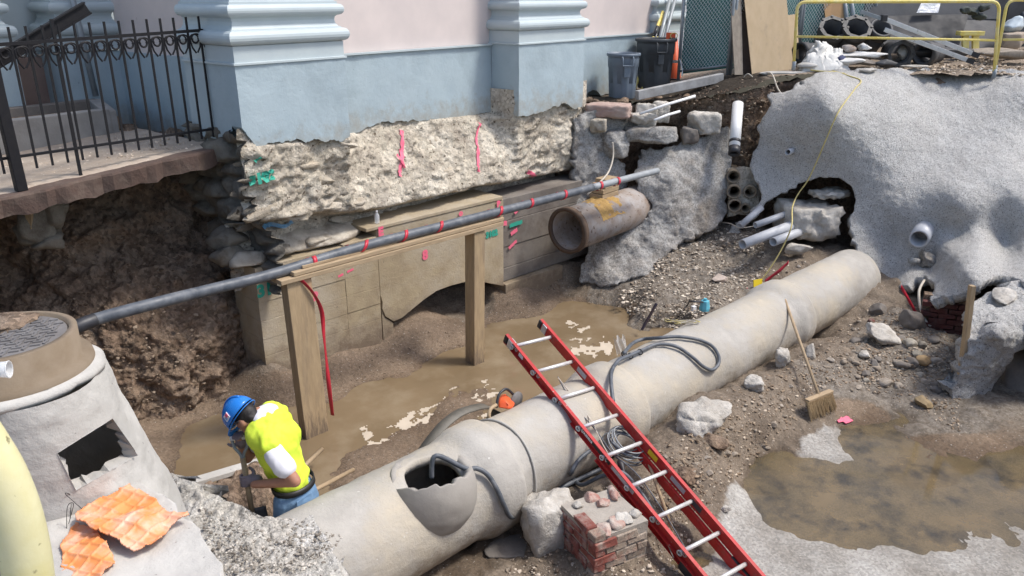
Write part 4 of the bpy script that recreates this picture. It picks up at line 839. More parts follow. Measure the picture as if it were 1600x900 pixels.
V, Fq = rockshape((.17, .12, .03), 812, 4, .2, True, flat=.8); o = M('dirt_heap', V + np.array([mhc[0] - .0, mhc[1] + .20, .015]), Fq, clay if False else soil, None, True); tag(o, 'small heap of dry dirt on the far side of the manhole lid', 'dirt')
cup = thing('plastic_cup', 'clear plastic drink cup lying on its side on the manhole lid', 'cup', (mhc[0] - .03, mhc[1] - .2, .015))
cc = onz(14, 577, .055); mb = MB(); mb.add(*lathe([(.036, 0), (.037, .004), (.030, .10), (.0, .10)], cc, (-.75, .62, .05), 24)); o = mb.build('cup_wall', gp, cup, True); o.modifiers.new('wall', 'SOLIDIFY').thickness = .002
mb = MB(); mb.add(*tube([cc + .037 * (math.cos(a) * np.array([.62, .75, 0]) + math.sin(a) * np.array([0, 0, 1])) for a in np.linspace(0, 6.2832, 25)[:-1]], .003, 6, closed=True)); mb.build('rim', gp, cup, True)
# ledge slab at the foot of the cone, torn orange safety mat on it
sl_c = [(195,760,3.72),(320,850,3.28),(370,910,3.05),(200,910,3.02),(120,860,3.22),(60,910,3.05),(250,800,3.5),(100,800,3.5)]
led, led_f = relief('concrete_ledge', [(60,790),(200,745),(262,775),(312,828),(322,850),(345,880),(375,960),(40,960)], [(a, b, (1.6 + .80) / math.tan(PITCH + math.atan((b - 450) / F))) for a, b, c in sl_c], conc_n, 3, .015, 3, 4, .5, seed=55)
struct(led)
def torn_mat(name, label, poly, z0, seed):
    xs = [p[0] for p in poly]; ys = [p[1] for p in poly]; XX, YY = np.meshgrid(np.arange(min(xs), max(xs), 1.3), np.arange(min(ys), max(ys), 1.3), indexing='ij')
    P_ = np.array([onz(a, b, z0) for a, b in zip(XX.ravel(), YY.ravel())])
    A_ = (P_[:, 0] * .94 + P_[:, 1] * .35) / .070; B_ = (P_[:, 1] * .94 - P_[:, 0] * .35) / .070
    rib = np.maximum(np.exp(-((A_ % 1 - .5) / .075) ** 2), np.exp(-((B_ % 1 - .5) / .075) ** 2))
    P_[:, 2] += +.009 * rib + .035 * np.clip(fbm(P_, 2.6, 3, seed), -.2, 1) + .02 * fbm(P_, 6, 2, seed + 1)
    ins = inpoly(XX.ravel() + 4 * fbm(P_, 9, 3, seed + 2), YY.ravel() + 4 * fbm(P_, 9, 3, seed + 3), poly).reshape(XX.shape)
    cell = ins[:-1, :-1] & ins[1:, 1:] & ins[1:, :-1] & ins[:-1, 1:]; idx = np.arange(XX.size).reshape(XX.shape); I, J = np.nonzero(cell)
    Q = np.stack([idx[I, J], idx[I, J + 1], idx[I + 1, J + 1], idx[I + 1, J]], 1); us = np.unique(Q); mp = -np.ones(XX.size, int); mp[us] = np.arange(len(us))
    o = M(name, P_[us], mp[Q], orange, None, True); o.modifiers.new('thickness', 'SOLIDIFY').thickness = .006; tag(o, label, 'plastic mat'); return o
torn_mat('orange_mat', 'torn orange waffle plastic mat crumpled against the manhole cone', [(122,800),(150,788),(205,760),(222,772),(262,800),(300,806),(270,818),(255,840),(210,862),(185,850),(150,835),(118,818)], -.76, 5)
torn_mat('orange_mat', 'torn scrap of orange waffle plastic mat nearest the yellow pipe', [(95,850),(115,812),(150,828),(172,858),(182,880),(160,905),(120,930),(95,930)], -.79, 8)
wv = MB()
for i in range(7):
    a = onz(98 + rng.uniform(-8, 14), 790 + rng.uniform(-20, 40), -.8)
    wv = MB(); wv.add(*tube(spline([a, a + np.array([.03, .02, .1]), a + RT * rng.uniform(-.03, .08) + np.array([0, 0, .14]), a + RT * rng.uniform(.0, .12) + np.array([0, 0, .03])], 7), .0016, 5)); o = wv.build('loose_wire', steel_b, None, True); tag(o, 'thin curled black wire sticking up between the manhole cone and the yellow barrier', 'wire', 'loose wires by the manhole cone')

# ------------------------------------------------------------------ timber frame and black conduit over the trench
hd = np.array([math.cos(-.093), math.sin(-.093), 0]); hn = np.array([hd[1], -hd[0], 0])
def post(label, base_px, top_px, w, d, lean=0):
    b = onz(*base_px, -2.78); t_ = ond(*top_px, fwd(b)); mb = MB(); c = .004
    prof = [(-w / 2, -d / 2), (w / 2, -d / 2), (w / 2, d / 2), (-w / 2, d / 2)]
    V = [p + hd * x + hn * y for p in (b, t_) for x, y in prof]; mb.add(V, BF); o = mb.build('timber_post', wood_v, None, False, .006); tag(o, label, 'timber post', 'timber posts of the pipe support'); return o, b, t_
p1, b1, t1 = post('leaning left timber post of the pipe support with red tape hanging down it', (492, 682), (462, 436), .27, .13)
p2, b2, t2 = post('upright right timber post of the pipe support under the plank end', (742, 570), (742, 360), .17, .17)
bm_ = thing('support_beam', 'long timber beam of stacked planks lying across the two posts', 'beam', (t1 + t2) / 2)
a = t1 - hd * .16; b = t2 + hd * .38
for nm, z, w, h, s0, s1 in (('plank', .03, .20, .045, -.05, .0), ('plank', .078, .17, .04, .10, .02), ('plank', .115, .09, .028, .22, -1.55)):
    mb = MB(); mb.add(*bar(a + hd * s0 + np.array([0, 0, z]), b + hd * s1 + np.array([0, 0, z + (.0)]), w, h)); mb.build(nm, wood, bm_, bevel=.004)
ct = [onz(100, 530, -1.0) + np.array([-.05, .02, -.12]), onz(112, 517, -.93), onz(150, 499, -.89), onz(250, 472, -.87)]
zc_ = float((t1[2] + t2[2]) / 2 + .155 + .05)
def cp(px, py): return onplane(px, py, (t1 + t2) / 2, hn)
ct += [cp(330, 452), cp(430, 427), cp(560, 387), cp(700, 351), cp(790, 328), cp(860, 310), cp(925, 293)]
ct_r = [cp(925, 293), cp(995, 275) + hd * .0, cp(995, 275) + hd * .5]
cnd = thing('black_conduit', 'long black plastic conduit spanning the trench on the timber beam', 'conduit', ct[6])
mb = MB(); mb.add(*tube(spline(ct, 8), .052, 16)); mb.build('conduit_run', hose_m, cnd, True)
mb = MB(); mb.add(*tube(spline(ct_r, 8), .047, 16)); mb.build('grey_end', hose_g, cnd, True)
mb = MB(); mb.add(*tube(spline(ct[:3], 10), .058, 16)); mb.build('tape_wrap', blackp, cnd, True)
full = spline(ct + ct_r[1:], 24)
def wrap(px, turns=1.0, pitch=.18, r=.056):
    """red tape wound round the conduit near a given place"""
    c = cp(px, np.interp(px, [430, 560, 700, 790, 860, 990], [427, 387, 351, 328, 310, 277])); tx = (ct[8] - ct[5]) / np.linalg.norm(ct[8] - ct[5]); n1 = np.cross(tx, (0, 0, 1)); n1 /= np.linalg.norm(n1); n2 = np.cross(n1, tx); V = []
    for t in np.linspace(-.5, .5, 26):
        a_ = t * turns * 2 * math.pi
        for w in (-.022, .022): V.append(c + tx * (t * pitch + w) + (n1 * math.cos(a_ - 1.2) + n2 * math.sin(a_ - 1.2)) * r)
    o = M('tape_turn', V, grid_faces(26, 2), redtape, cnd, True); o.modifiers.new('thickness', 'SOLIDIFY').thickness = .002
for px, tu, pt in ((487, .9, .05), (560, 1, .25), (625, 1, .2), (680, 1, .22), (775, 1, .2), (825, 1, .15), (878, 1, .14), (935, 1, .1), (962, 1, .1)): wrap(px, tu, pt)
mb = MB(); path = [cp(458, 430) + hn * .1, cp(478, 452) + hn * .12, cp(492, 480) + hn * .12, cp(497, 520) + hn * .11, cp(502, 560) + hn * .10, cp(506, 600) + hn * .10, cp(513, 645) + hn * .08]
V = []
for i, p in enumerate(spline(path, 6)): tw = .3 + .9 * math.sin(i * .22); V += [p - hd * .022 * math.cos(tw) - hn * .022 * math.sin(tw), p + hd * .022 * math.cos(tw) + hn * .022 * math.sin(tw)]
o = M('caution_tape', V, grid_faces(len(V) // 2, 2), redtape, None, True); o.modifiers.new('thickness', 'SOLIDIFY').thickness = .0015; tag(o, 'long strip of red caution tape hanging down the left timber post', 'tape')
btl = thing('plastic_bottle', 'small clear plastic bottle standing on the concrete ledge', 'bottle', abpx and ab(uM + .18, topR + .05, -.08))
c = ab(uM + .18, topR + .056, -.08); mb = MB(); mb.add(*lathe([(0, 0), (.028, 0), (.03, .01), (.03, .10), (.012, .13), (.012, .14)], c, n=20)); mb.build('bottle_body', gp, btl, True)
mb = MB(); mb.add(*lathe([(0.0, .14), (.014, .14), (.014, .158), (0, .158)], c, n=14)); mb.build('cap', whitep, btl, True)
# wooden blocks on the rusty pipe
rc0 = onplane(885, 361, (8.85, 6.4, -1.6), (1, 0, 0)); RD = np.array([math.cos(-.04), math.sin(-.04), .02]); RD /= np.linalg.norm(RD); RR = .315
rp = thing('rusty_pipe', 'large open ended rusty iron pipe sticking out of the sprayed concrete', 'pipe', rc0 - np.array([0, 0, RR]))
mb = MB(); mb.add(*hollow(rc0 + RD * .04, RD, 2.4, RR, RR - .035, 56)); mb.build('barrel', rust, rp, True)
mb = MB(); mb.add(*hollow(rc0, RD, .09, RR + .022, RR - .03, 56)); mb.build('end_ring', rust_d, rp, True)
V = []; nn = 0
for u in np.linspace(.45, 1.15, 40):
    for a in np.linspace(-1.15, 1.25, 44): V.append(rc0 + RD * u + (RR + .004) * (math.cos(a) * np.array([0, 0, 1]) - math.sin(a) * np.array([0, 1.0, 0])))
V = np.array(V); h = fbm(V, 6, 4, 97) + .62 - 2.2 * np.abs((np.repeat(np.linspace(0, 1, 40), 44) - .42)) + .5 * (1 - np.abs(np.tile(np.linspace(-1.15, 1.25, 44), 40)) / 1.2)
V[:, 2] += np.maximum(h, 0) * .03 - .012; Fc = [f for f in grid_faces(40, 44) if h[f[0]] > -.05]
M('clay_deposit', V, Fc, clay, rp, True)
bw = thing('timber_blocks', 'stack of short tan timber blocks wedged between the rusty pipe and conduit', 'timber blocks', rc0 + RD * .95 + np.array([0, 0, RR]))
for i, (z, L, o_) in enumerate([(.05, .40, 0), (.125, .40, .01), (.195, .36, .04), (.25, .28, .07)]):
    mb = MB(); mb.add(*box(rc0 + RD * (.95 + o_) + np.array([0, .05, RR + z - .02]), L, .24, .065, RD)); mb.build('block', wood, bw, bevel=.004)

# ------------------------------------------------------------------ red extension ladder leaning on the pipe
lc = on_pipe(930, 662, PR + .03); lf = onz(1150, 890, -2.70)
rdir = np.array([math.cos(-.10), math.sin(-.10), 0]); lup = lc - lf; lup /= np.linalg.norm(lup); ln = np.cross(rdir, lup); ln /= np.linalg.norm(ln); ln = ln if ln[2] > 0 else -ln
LP = lambda px, py: onplane(px, py, lc + ln * .07, ln)
lad = thing('ladder', 'red fibreglass extension ladder with metal rungs leaning on the concrete pipe', 'ladder', LP(1150, 890))
rails = [((792, 527), (1102, 905)), ((842, 505), (1186, 905))]
ends = []
def channel(p, q, w, d, out):
    """C-section rail: web plus two flanges; w across the ladder's depth, flanges point along out"""
    p = np.array(p); q = np.array(q); mb = MB()
    poly = [(-w / 2, 0), (w / 2, 0), (w / 2, d), (w / 2 - .008, d), (w / 2 - .008, .006), (-w / 2 + .008, .006), (-w / 2 + .008, d), (-w / 2, d)]
    V = [p + ln * a + out * b for a, b in poly] + [q + ln * a + out * b for a, b in poly]; n = 8
    mb.add(V, [tuple(range(n))[::-1], tuple(range(n, 2 * n))] + [(i, (i + 1) % n, n + (i + 1) % n, n + i) for i in range(n)]); return mb
for k, (a, b) in enumerate(rails):
    p = LP(*a); q = LP(*b); q = q + (q - p) / np.linalg.norm(q - p) * .35; ends.append((p, q)); out = rdir * (-1 if k == 0 else 1)
    rl = channel(p, q, .10, .035, out).build('rail', red_fg, lad)
    u = (q - p) / np.linalg.norm(q - p)
    mb = MB(); mb.add(*box(p + u * .02 + out * .012, .05, .045, .092, u, tuple(ln))); mb.build('end_cap', blackp, rl, bevel=.008)
    mb = MB(); mb.add(*box(p + u * .10 + out * .014, .07, .05, .094, u, tuple(ln))); mb.build('bracket', alum, rl, bevel=.004)
    if k == 0: LU = u
rungpx = [((835, 538), (856, 523)), ((870, 577), (891, 561)), ((905, 618), (928, 601)), ((942, 661), (964, 644)), ((982, 704), (1002, 687)), ((1022, 749), (1042, 732)), ((1061, 796), (1082, 779)), ((1104, 846), (1125, 828)), ((1146, 895), (1168, 877))]
def along(e, px, py):                                        # nearest rail parameter for a rung
    p = LP(px, py); u = (e[1] - e[0]) / np.linalg.norm(e[1] - e[0]); return e[0] + u * ((p - e[0]) @ u)
for a, b in rungpx:
    cx, cy = (a[0] + b[0]) / 2, (a[1] + b[1]) / 2; m_ = LP(cx, cy); s_ = (m_ - ends[0][0]) @ LU
    p = ends[0][0] + LU * s_ - rdir * .03; u2 = (ends[1][1] - ends[1][0]); u2 /= np.linalg.norm(u2); q = ends[1][0] + u2 * (s_ + .0 + float((ends[0][0] - ends[1][0]) @ u2)) + rdir * .03
    mb = MB(); mb.add(*tube([p, q], .018, 12)); r_ = mb.build('rung', rung_m, lad, True)
    for e_, o_ in ((p, -1), (q, 1)):
        mb = MB(); mb.add(*hollow(e_ + rdir * (.006 if o_ > 0 else -.006) - rdir * .004, rdir, .009, .027, .015, 16)); mb.build('rung_collar', alum, r_, True)
# the lower second section behind
for k in (0, 1):
    p, q = ends[k]; u = (q - p) / np.linalg.norm(q - p); out = rdir * (-1 if k == 0 else 1); s0 = np.linalg.norm(q - p) * .47
    channel(p + u * s0 - ln * .10 + rdir * (.03 if k == 0 else -.03), q - ln * .10 + rdir * (.03 if k == 0 else -.03), .08, .03, out).build('lower_rail', red_fg, lad)
    mb = MB(); mb.add(*box(p + u * (np.linalg.norm(q - p) * .86) - ln * .10 + out * .0, .25, .045, .09, u, tuple(ln))); mb.build('rail_guard', blackp, lad, bevel=.006)
def sticker(px, py, L, w, m, k, txt=None, tm=None):
    e = ends[k]; u = (e[1] - e[0]) / np.linalg.norm(e[1] - e[0]); p = LP(px, py); s_ = (p - e[0]) @ u; out = rdir * -1
    c = e[0] + u * s_ + (rdir * -.0095 if k == 0 else rdir * -.002)
    mb = MB(); mb.add(*box(c, L, .003, w, u, tuple(ln))); o = mb.build('sticker', m, lad)
    if txt: letters(txt, w * .72, c - u * L * .46 - ln * w * .26 - rdir * .003, u, ln, tm, lad, 'sticker_print', bold=.002)
sticker(920, 700, .42, .042, bprint, 0, 'LOUISVILLE', whitep); sticker(965, 752, .30, .045, gprint, 0); sticker(812, 556, .07, .05, whitep, 0)
sticker(1020, 712, .12, .05, yprint, 1); sticker(1060, 757, .18, .045, gprint, 1); sticker(908, 583, .14, .05, gprint, 1); sticker(1085, 792, .12, .05, steel_d, 1)
for px, py in ((800, 548), (833, 590), (871, 631), (908, 674), (948, 719), (986, 765), (1030, 815), (1072, 866)):
    e = ends[0]; p = LP(px, py); s_ = (p - e[0]) @ LU; mb = MB(); mb.add(*hollow(e[0] + LU * s_ - rdir * .012, rdir, .008, .020, .011, 16)); mb.build('eyelet', alum, lad, True)
# cord looped down the ladder, coil of cable hung behind it
path = spline([LP(873, 585) - ln * .03, LP(884, 600) - ln * .06, LP(905, 632) - ln * .06, LP(935, 668) - ln * .05, LP(960, 700) - ln * .06, LP(1000, 735) - ln * .06, LP(1042, 790) - ln * .08, LP(1078, 850) - ln * .08], 8)
mb = MB(); mb.add(*tube(path, .006, 6)); o = mb.build('thin_cable', hose_m, None, True); tag(o, 'thin dark cable running down between the ladder rungs', 'cable')
path = spline([LP(873, 588) - ln * .02, LP(895, 610) - ln * .05, LP(925, 650) - ln * .05, LP(950, 698) - ln * .05, LP(985, 745) - ln * .07, LP(1030, 800) - ln * .09, LP(1060, 860) - ln * .1], 8)
mb = MB(); mb.add(*tube(path, .005, 6)); o = mb.build('thin_cable', cordw, None, True); tag(o, 'thin pale cord running beside the dark cable under the ladder rungs', 'cable')
coilc = LP(985, 683) - ln * .10; coil = thing('cable_coil', 'coiled bundle of thin grey cable hanging behind the ladder', 'cable coil', coilc)
vdir = np.cross(ln, rdir)
for i in range(13):
    r0 = .155 + rng.uniform(-.045, .03); c = coilc + rdir * rng.uniform(-.03, .05) + ln * rng.uniform(-.05, .05) + vdir * rng.uniform(-.03, .03); t1_ = rng.uniform(-.25, .25)
    loop = [c + rdir * r0 * math.cos(a) + vdir * r0 * 1.12 * math.sin(a) + ln * t1_ * .1 * math.sin(2 * a + i) for a in np.linspace(0, 2 * math.pi, 41)[:-1]]
    mb = MB(); mb.add(*tube(loop, .0062, 6, closed=True)); mb.build('loop', hose_m if i % 3 else hose_g, coil, True)
mb = MB(); mb.add(*tube(spline([LP(975, 705) - ln * .12, LP(985, 725) - ln * .14, LP(1000, 745) - ln * .14, LP(1006, 760) - ln * .15], 5), [.02 + .012 * math.sin(i * .9) for i in range(16)], 10)); mb.build('tied_end', blackp, coil, True)
a = on_ground(1005, 738); b = on_ground(1050, 835); mb = MB(); mb.add(*tube([a + np.array([0, 0, .22]), b + np.array([0, 0, .05])], .016, 10)); o = mb.build('wooden_pole', wood, None, True); tag(o, 'pale wooden tool handle lying under the lower part of the ladder', 'tool handle')

# ------------------------------------------------------------------ black hoses over the pipe
def pipe_hose(pts, r=.02, lift=.0): return [on_pipe(a, b, PR + r + .016 + lift + .05 * max(0.0, 1 - abs(a - 955) / 60)) for a, b in pts]
c1 = [SE + np.array([0, 0, .12]), SE + np.array([0, 0, SER[2] - .02]) + PA * .05, on_pipe(727, 732, PR + .07)] + pipe_hose([(745, 732), (762, 742), (777, 765), (788, 790)], .02, .045) + [on_pipe(800, 808, PR + .06), on_ground(822, 806) + np.array([0, 0, .10]), on_ground(850, 790) + np.array([0, 0, .07]), on_ground(880, 768) + np.array([0, 0, .05]), on_ground(910, 752) + np.array([0, 0, .04]), on_ground(940, 738) + np.array([0, 0, .04])]
mb = MB(); mb.add(*tube(spline(c1, 8), .020, 12)); o = mb.build('black_hose', hose_m, None, True); tag(o, 'thick black hose coming out of the broken pipe branch and down its side', 'hose')
c2 = pipe_hose([(958, 628), (955, 600), (956, 580), (966, 564), (985, 555), (1008, 545), (1022, 539), (1040, 538), (1060, 543), (1082, 558), (1098, 572), (1112, 578), (1122, 570), (1123, 557), (1114, 542), (1098, 533)], .02) + pipe_hose([(1078, 528), (1055, 526), (1030, 528), (1005, 530), (988, 537), (975, 552)], .02, .004)
mb = MB(); mb.add(*tube(spline(c2, 7), .019, 12)); o = mb.build('black_hose', hose_m, None, True); tag(o, 'thick black hose looped on top of the pipe right of the ladder', 'hose')
c3 = [on_pipe(925, 702, PR + .035), on_pipe(905, 718, PR + .04), on_pipe(893, 738, PR + .05), on_ground(893, 752) + np.array([0, 0, .06]), on_ground(908, 765) + np.array([0, 0, .05]), on_ground(940, 768) + np.array([0, 0, .16]), on_ground(970, 772) + np.array([0, 0, .22]), on_ground(1000, 788) + np.array([0, 0, .12]), on_ground(1020, 810) + np.array([0, 0, .06])]
mb = MB(); mb.add(*tube(spline(c3, 8), .019, 12)); o = mb.build('black_hose', hose_m, None, True); tag(o, 'thick black hose curling under the ladder above the brick stump', 'hose')
for i, px in enumerate((985, 975, 1000)):
    c = on_pipe(px, 556 - i * 3, PR + .04); mb = MB(); mb.add(*tube([c + np.array([math.cos(a) * .0, math.sin(a) * .03, math.cos(a) * .03]) for a in np.linspace(0, 6.28, 12)[:-1]], .006, 5, closed=True)); o = mb.build('hose_tie', blackp, None, True); tag(o, 'black tie knotted round the looped hose on the pipe', 'cable tie', 'ties on the looped hose')
# clear plastic bag caught on the pipe
bc_ = on_pipe(972, 550, PR + .02); V = []
for i in range(14):
    for j in range(14):
        s, t = i / 13 - .5, j / 13; p = bc_ + rdir * s * .18 + np.array([0, 0, t * .19]) + HF * (.04 * math.sin(s * 14 + t * 3) + .03 * t) - rdir * .06 * t; V.append(p)
V = np.array(V); V += .02 * fbm(V, 9, 3, 111)[:, None]; o = M('plastic_bag', V, grid_faces(14, 14), gp, None, True); tag(o, 'crumpled clear plastic bag standing on the pipe by the hose loop', 'bag')
# pump cap, rope, dark handle beyond the pipe
b0 = on_pipe(1108, 484, PR + .01) + np.array([0, .06, -.02]); tp_ = thing('teal_pump', 'small teal plastic pump with black cable resting behind the pipe', 'pump', b0)
mb = MB(); mb.add(*lathe([(0, 0), (.062, 0), (.066, .03), (.05, .12), (.045, .125), (0, .125)], b0, n=8)); mb.build('pump_body', tealp, tp_)
mb = MB(); mb.add(*lathe([(.0, .125), (.022, .125), (.022, .15), (0, .15)], b0, n=8)); mb.build('pump_top', tealp, tp_)
mb = MB(); mb.add(*tube(spline([b0 + np.array([0, 0, .1]), on_pipe(1090, 478, PR + .06) + np.array([0, .1, .03]), on_ground(1074, 482) + np.array([0, 0, .06]), on_ground(1060, 498) + np.array([0, 0, .03])], 8), .012, 8)); mb.build('pump_cable', blackp, tp_, True)
c = on_ground(1077, 488) + np.array([0, -.06, .06]); mb = MB(); mb.add(*box(c, .06, .05, .10, (.8, -.3, 0))); o = mb.build('white_plug', pvcw, None, False, .006); tag(o, 'small white plastic plug beside the teal pump', 'plug')
for i in range(4):
    pts = [on_pipe(1046 + rng.uniform(0, 60), 509 - rng.uniform(0, 8) - .42 * 0, PR + .02) for _ in range(6)]; pts = sorted(pts, key=lambda p: p[0]); pts = [p + np.array([0, .05 + rng.uniform(0, .05), .0]) for p in pts]
    mb = MB(); mb.add(*tube(spline(pts, 6), .005, 6)); o = mb.build('yellow_rope', ropem if i < 2 else cordw, None, True); tag(o, 'thin yellow rope tangled along the far side of the pipe' if i < 2 else 'thin pale string tangled with the yellow rope behind the pipe', 'rope', 'ropes behind the pipe')
dh = MB(); a = on_ground(1007, 528) + np.array([0, .05, .1]); b = ond(1026, 474, fwd(a) + .1); dh.add(*bar(a, b, .03, .03)); o = dh.build('dark_lever', mat('dark_blue_steel', (.03, .03, .06), (.06, .04, .04), 6, .5), None, False, .004)
tag(o, 'dark steel bar standing in the water behind the pipe', 'steel bar')
# orange power saw behind the pipe
sb = on_pipe(826, 640, PR) + np.array([0, .28, -.13]); saw = thing('power_saw', 'orange handheld power saw lying behind the pipe left of the ladder', 'power saw', sb)
V, Fq = rockshape((.14, .07, .055), 640, 9, .04, False, rot=.25, flat=.55); M('saw_body', V + sb + np.array([0, 0, .10]), Fq, cone_m, saw, True)
mb = MB(); mb.add(*tube(spline([sb + np.array([-.12, 0, .1]), sb + np.array([-.06, .02, .2]), sb + np.array([.04, .02, .22]), sb + np.array([.12, 0, .14])], 6), .013, 8)); mb.build('handle', blackp, saw, True)
mb = MB(); mb.add(*tube(spline([sb + np.array([-.17, -.03, -.03]), sb + np.array([-.24, -.02, .06]), sb + np.array([-.2, 0, .12]), sb + np.array([-.12, 0, .13])], 6), .017, 8)); mb.build('front_grip', wood, saw, True)
mb = MB(); mb.add(*lathe([(0, 0), (.085, 0), (.085, .012), (0, .012)], sb + np.array([.15, -.02, .07]), (0, 1, 0), 28)); mb.build('blade_guard', castiron, saw, True)
# dark steel saddle band arching behind the branch
V = []; sdl = [(655, 712, .26), (672, 688, .26), (692, 664, .28), (715, 646, .32), (735, 638, .36), (755, 634, .40), (770, 638, .42), (779, 650, .40), (772, 668, .34)]
sp_ = spline([on_pipe(700, 690, PR) * 0 + onplane(a, b, PO + PN * (c + .06), PN) for a, b, c in sdl], 6); ns = len(sp_)
for i, p in enumerate(sp_): w = .055 + .075 * smooth01(i / ns, .55, .9); V += [p - PN * w, p + PN * w]
o = M('steel_band', V, grid_faces(ns, 2), mat('grey_brown_steel', (.11, .10, .08), (.17, .155, .125), 5, .6, .3), None, True); o.modifiers.new('thickness', 'SOLIDIFY').thickness = .012; tag(o, 'bent grey steel band arching behind the pipe near its broken branch', 'steel band')

# ------------------------------------------------------------------ person with shovel
PD = 5.2
def pj(px, py, D=PD): return ond(px, py, D)
def caps(mbv, a, b, r0, r1, n=14):
    """tapered limb with round ends"""
    a = np.array(a, float); b = np.array(b, float); t = (b - a); L = np.linalg.norm(t); t /= L; P_ = []; R_ = []
    for q in (-.95, -.8, -.5): P_.append(a + t * r0 * q); R_.append(r0 * math.sqrt(1 - q * q))
    for q in np.linspace(0, 1, 6): P_.append(a + (b - a) * q); R_.append(r0 + (r1 - r0) * q)
    for q in (.5, .8, .95): P_.append(b + t * r1 * q); R_.append(r1 * math.sqrt(1 - q * q))
    mbv.add(*tube(P_, R_, n))
def ell(mbv, c, r, ax=(1, 0, 0), upv=(0, 0, 1)):
    a, b, w = frame(ax, upv); V = np.array(c, float) + ICO3_V[:, :1] * r[0] * a + ICO3_V[:, 1:2] * r[1] * b + ICO3_V[:, 2:] * r[2] * w; mbv.add(V, ICO3_F)
def remesh(mbv, name, m, parent, vox, smooth_it=6, relief_=0, seed=0, fr=8):
    o = mbv.build(name + '_raw', m); mo = o.modifiers.new('r', 'REMESH'); mo.mode = 'VOXEL'; mo.voxel_size = vox; ms = o.modifiers.new('s', 'SMOOTH'); ms.iterations = smooth_it; ms.factor = .5
    dg = bpy.context.evaluated_depsgraph_get(); dg.update(); me = bpy.data.meshes.new_from_object(o.evaluated_get(dg)); w = WLOC.pop(o)
    V = np.array([v.co[:] for v in me.vertices]) + w; Fq = [tuple(p.vertices) for p in me.polygons]; nrm = np.array([v.normal[:] for v in me.vertices]); old = o.data
    bpy.data.objects.remove(o); bpy.data.meshes.remove(old); bpy.data.meshes.remove(me)
    if relief_: V = V + nrm * (relief_ * fbm(V * np.array([1, 1, .55]), fr, 3, seed))[:, None]
    return M(name, V, Fq, m, parent, True)
fdir = -RT * .93 + HF * .30; fdir /= np.linalg.norm(fdir); sdir = np.cross(np.array([0, 0, 1.0]), fdir)      # facing image left; sdir = his left side
if sdir @ HF > 0: sdir = -sdir                                # his left side is nearer the camera
hip = pj(460, 772, PD); hip_z = hip[2]
waist = hip + np.array([0, 0, .10]) + fdir * .015
chest = pj(432, 690, PD + .02); neck = pj(409, 647, PD + .06); head = pj(384, 652, PD + .02)
shL = pj(418, 693, PD - .15) ; shR = pj(432, 648, PD + .23)
elL = pj(461, 752, PD - .24); haL = pj(397, 757, PD - .12)
grip = pj(374, 684, PD + .06); elR = pj(386, 716, PD + .30)
per = thing('person', 'worker in blue hard hat and yellow vest bending over a shovel behind the pipe', 'person', (hip[0], hip[1], -2.75))
foot = [np.array([hip[0], hip[1], -2.74]) + sdir * s + fdir * q for s, q in ((.13, .02), (-.14, .12))]
bd = MB()
for s, ft in zip((1, -1), foot):
    hj = hip + sdir * .09 * s; kn = (hj + ft) / 2 + fdir * .06; caps(bd, hj, kn, .085, .06); caps(bd, kn, ft + np.array([0, 0, .08]), .055, .04); caps(bd, ft + np.array([0, 0, .04]), ft + fdir * .17 + np.array([0, 0, .03]), .045, .035)
ell(bd, hip, (.12, .16, .11), fdir); caps(bd, waist, chest, .125, .14); ell(bd, (chest + neck) / 2, (.12, .19, .13), fdir, tuple(neck - waist)); caps(bd, neck, head, .06, .06)
for s_, e_, h_ in ((shL, elL, haL), (shR, elR, grip)):
    caps(bd, neck * .35 + s_ * .65, s_, .07, .065); caps(bd, s_, e_, .056, .045); caps(bd, e_, h_, .045, .03)
hdir = (fdir * .72 + np.array([0, 0, -.55])); hdir /= np.linalg.norm(hdir)                      # the way the face looks
hup = np.cross(hdir, sdir); hup = hup if hup[2] > 0 else -hup
ell(bd, head, (.098, .075, .115), hdir, tuple(hup)); caps(bd, head + hdir * .05 - hup * .06, head + hdir * .065 - hup * .085, .045, .035)
caps(bd, head + hdir * .093 + hup * .0, head + hdir * .112 - hup * .03, .012, .016, 8)           # nose
for s in (1, -1): ell(bd, head + sdir * .078 * s - hdir * .01 - hup * .015, (.028, .012, .036), hdir, tuple(hup))
remesh(bd, 'body', skin, per, .011, 4)
for s in (1, -1):
    mb = MB(); ell(mb, head + hdir * .088 + sdir * .032 * s + hup * .012, (.012, .014, .010), hdir, tuple(hup)); mb.build('eye', whitep, per, True)
    mb = MB(); mb.add(*tube(spline([head + hdir * .098 + sdir * .012 * s + hup * .014, head + hdir * .10 + sdir * .05 * s + hup * .016, head + hdir * .05 + sdir * .088 * s + hup * .012, head - hdir * .01 + sdir * .088 * s + hup * .008], 5), .006, 6)); mb.build('glasses', blackp, per, True)
mb = MB(); mb.add(*tube([head + hdir * .093 - hup * .052 + sdir * s for s in (-.022, 0, .022)], .005, 6)); mb.build('mouth', mat('lips', (.3, .11, .09), None, rvar=0), per, True)
hb = MB(); ell(hb, head - hdir * .014 + hup * .018, (.098, .082, .105), hdir, tuple(hup)); ell(hb, head - hdir * .07 - hup * .03, (.04, .06, .05), hdir, tuple(hup)); remesh(hb, 'hair', hairm, per, .011, 2, .004, 5, 40)
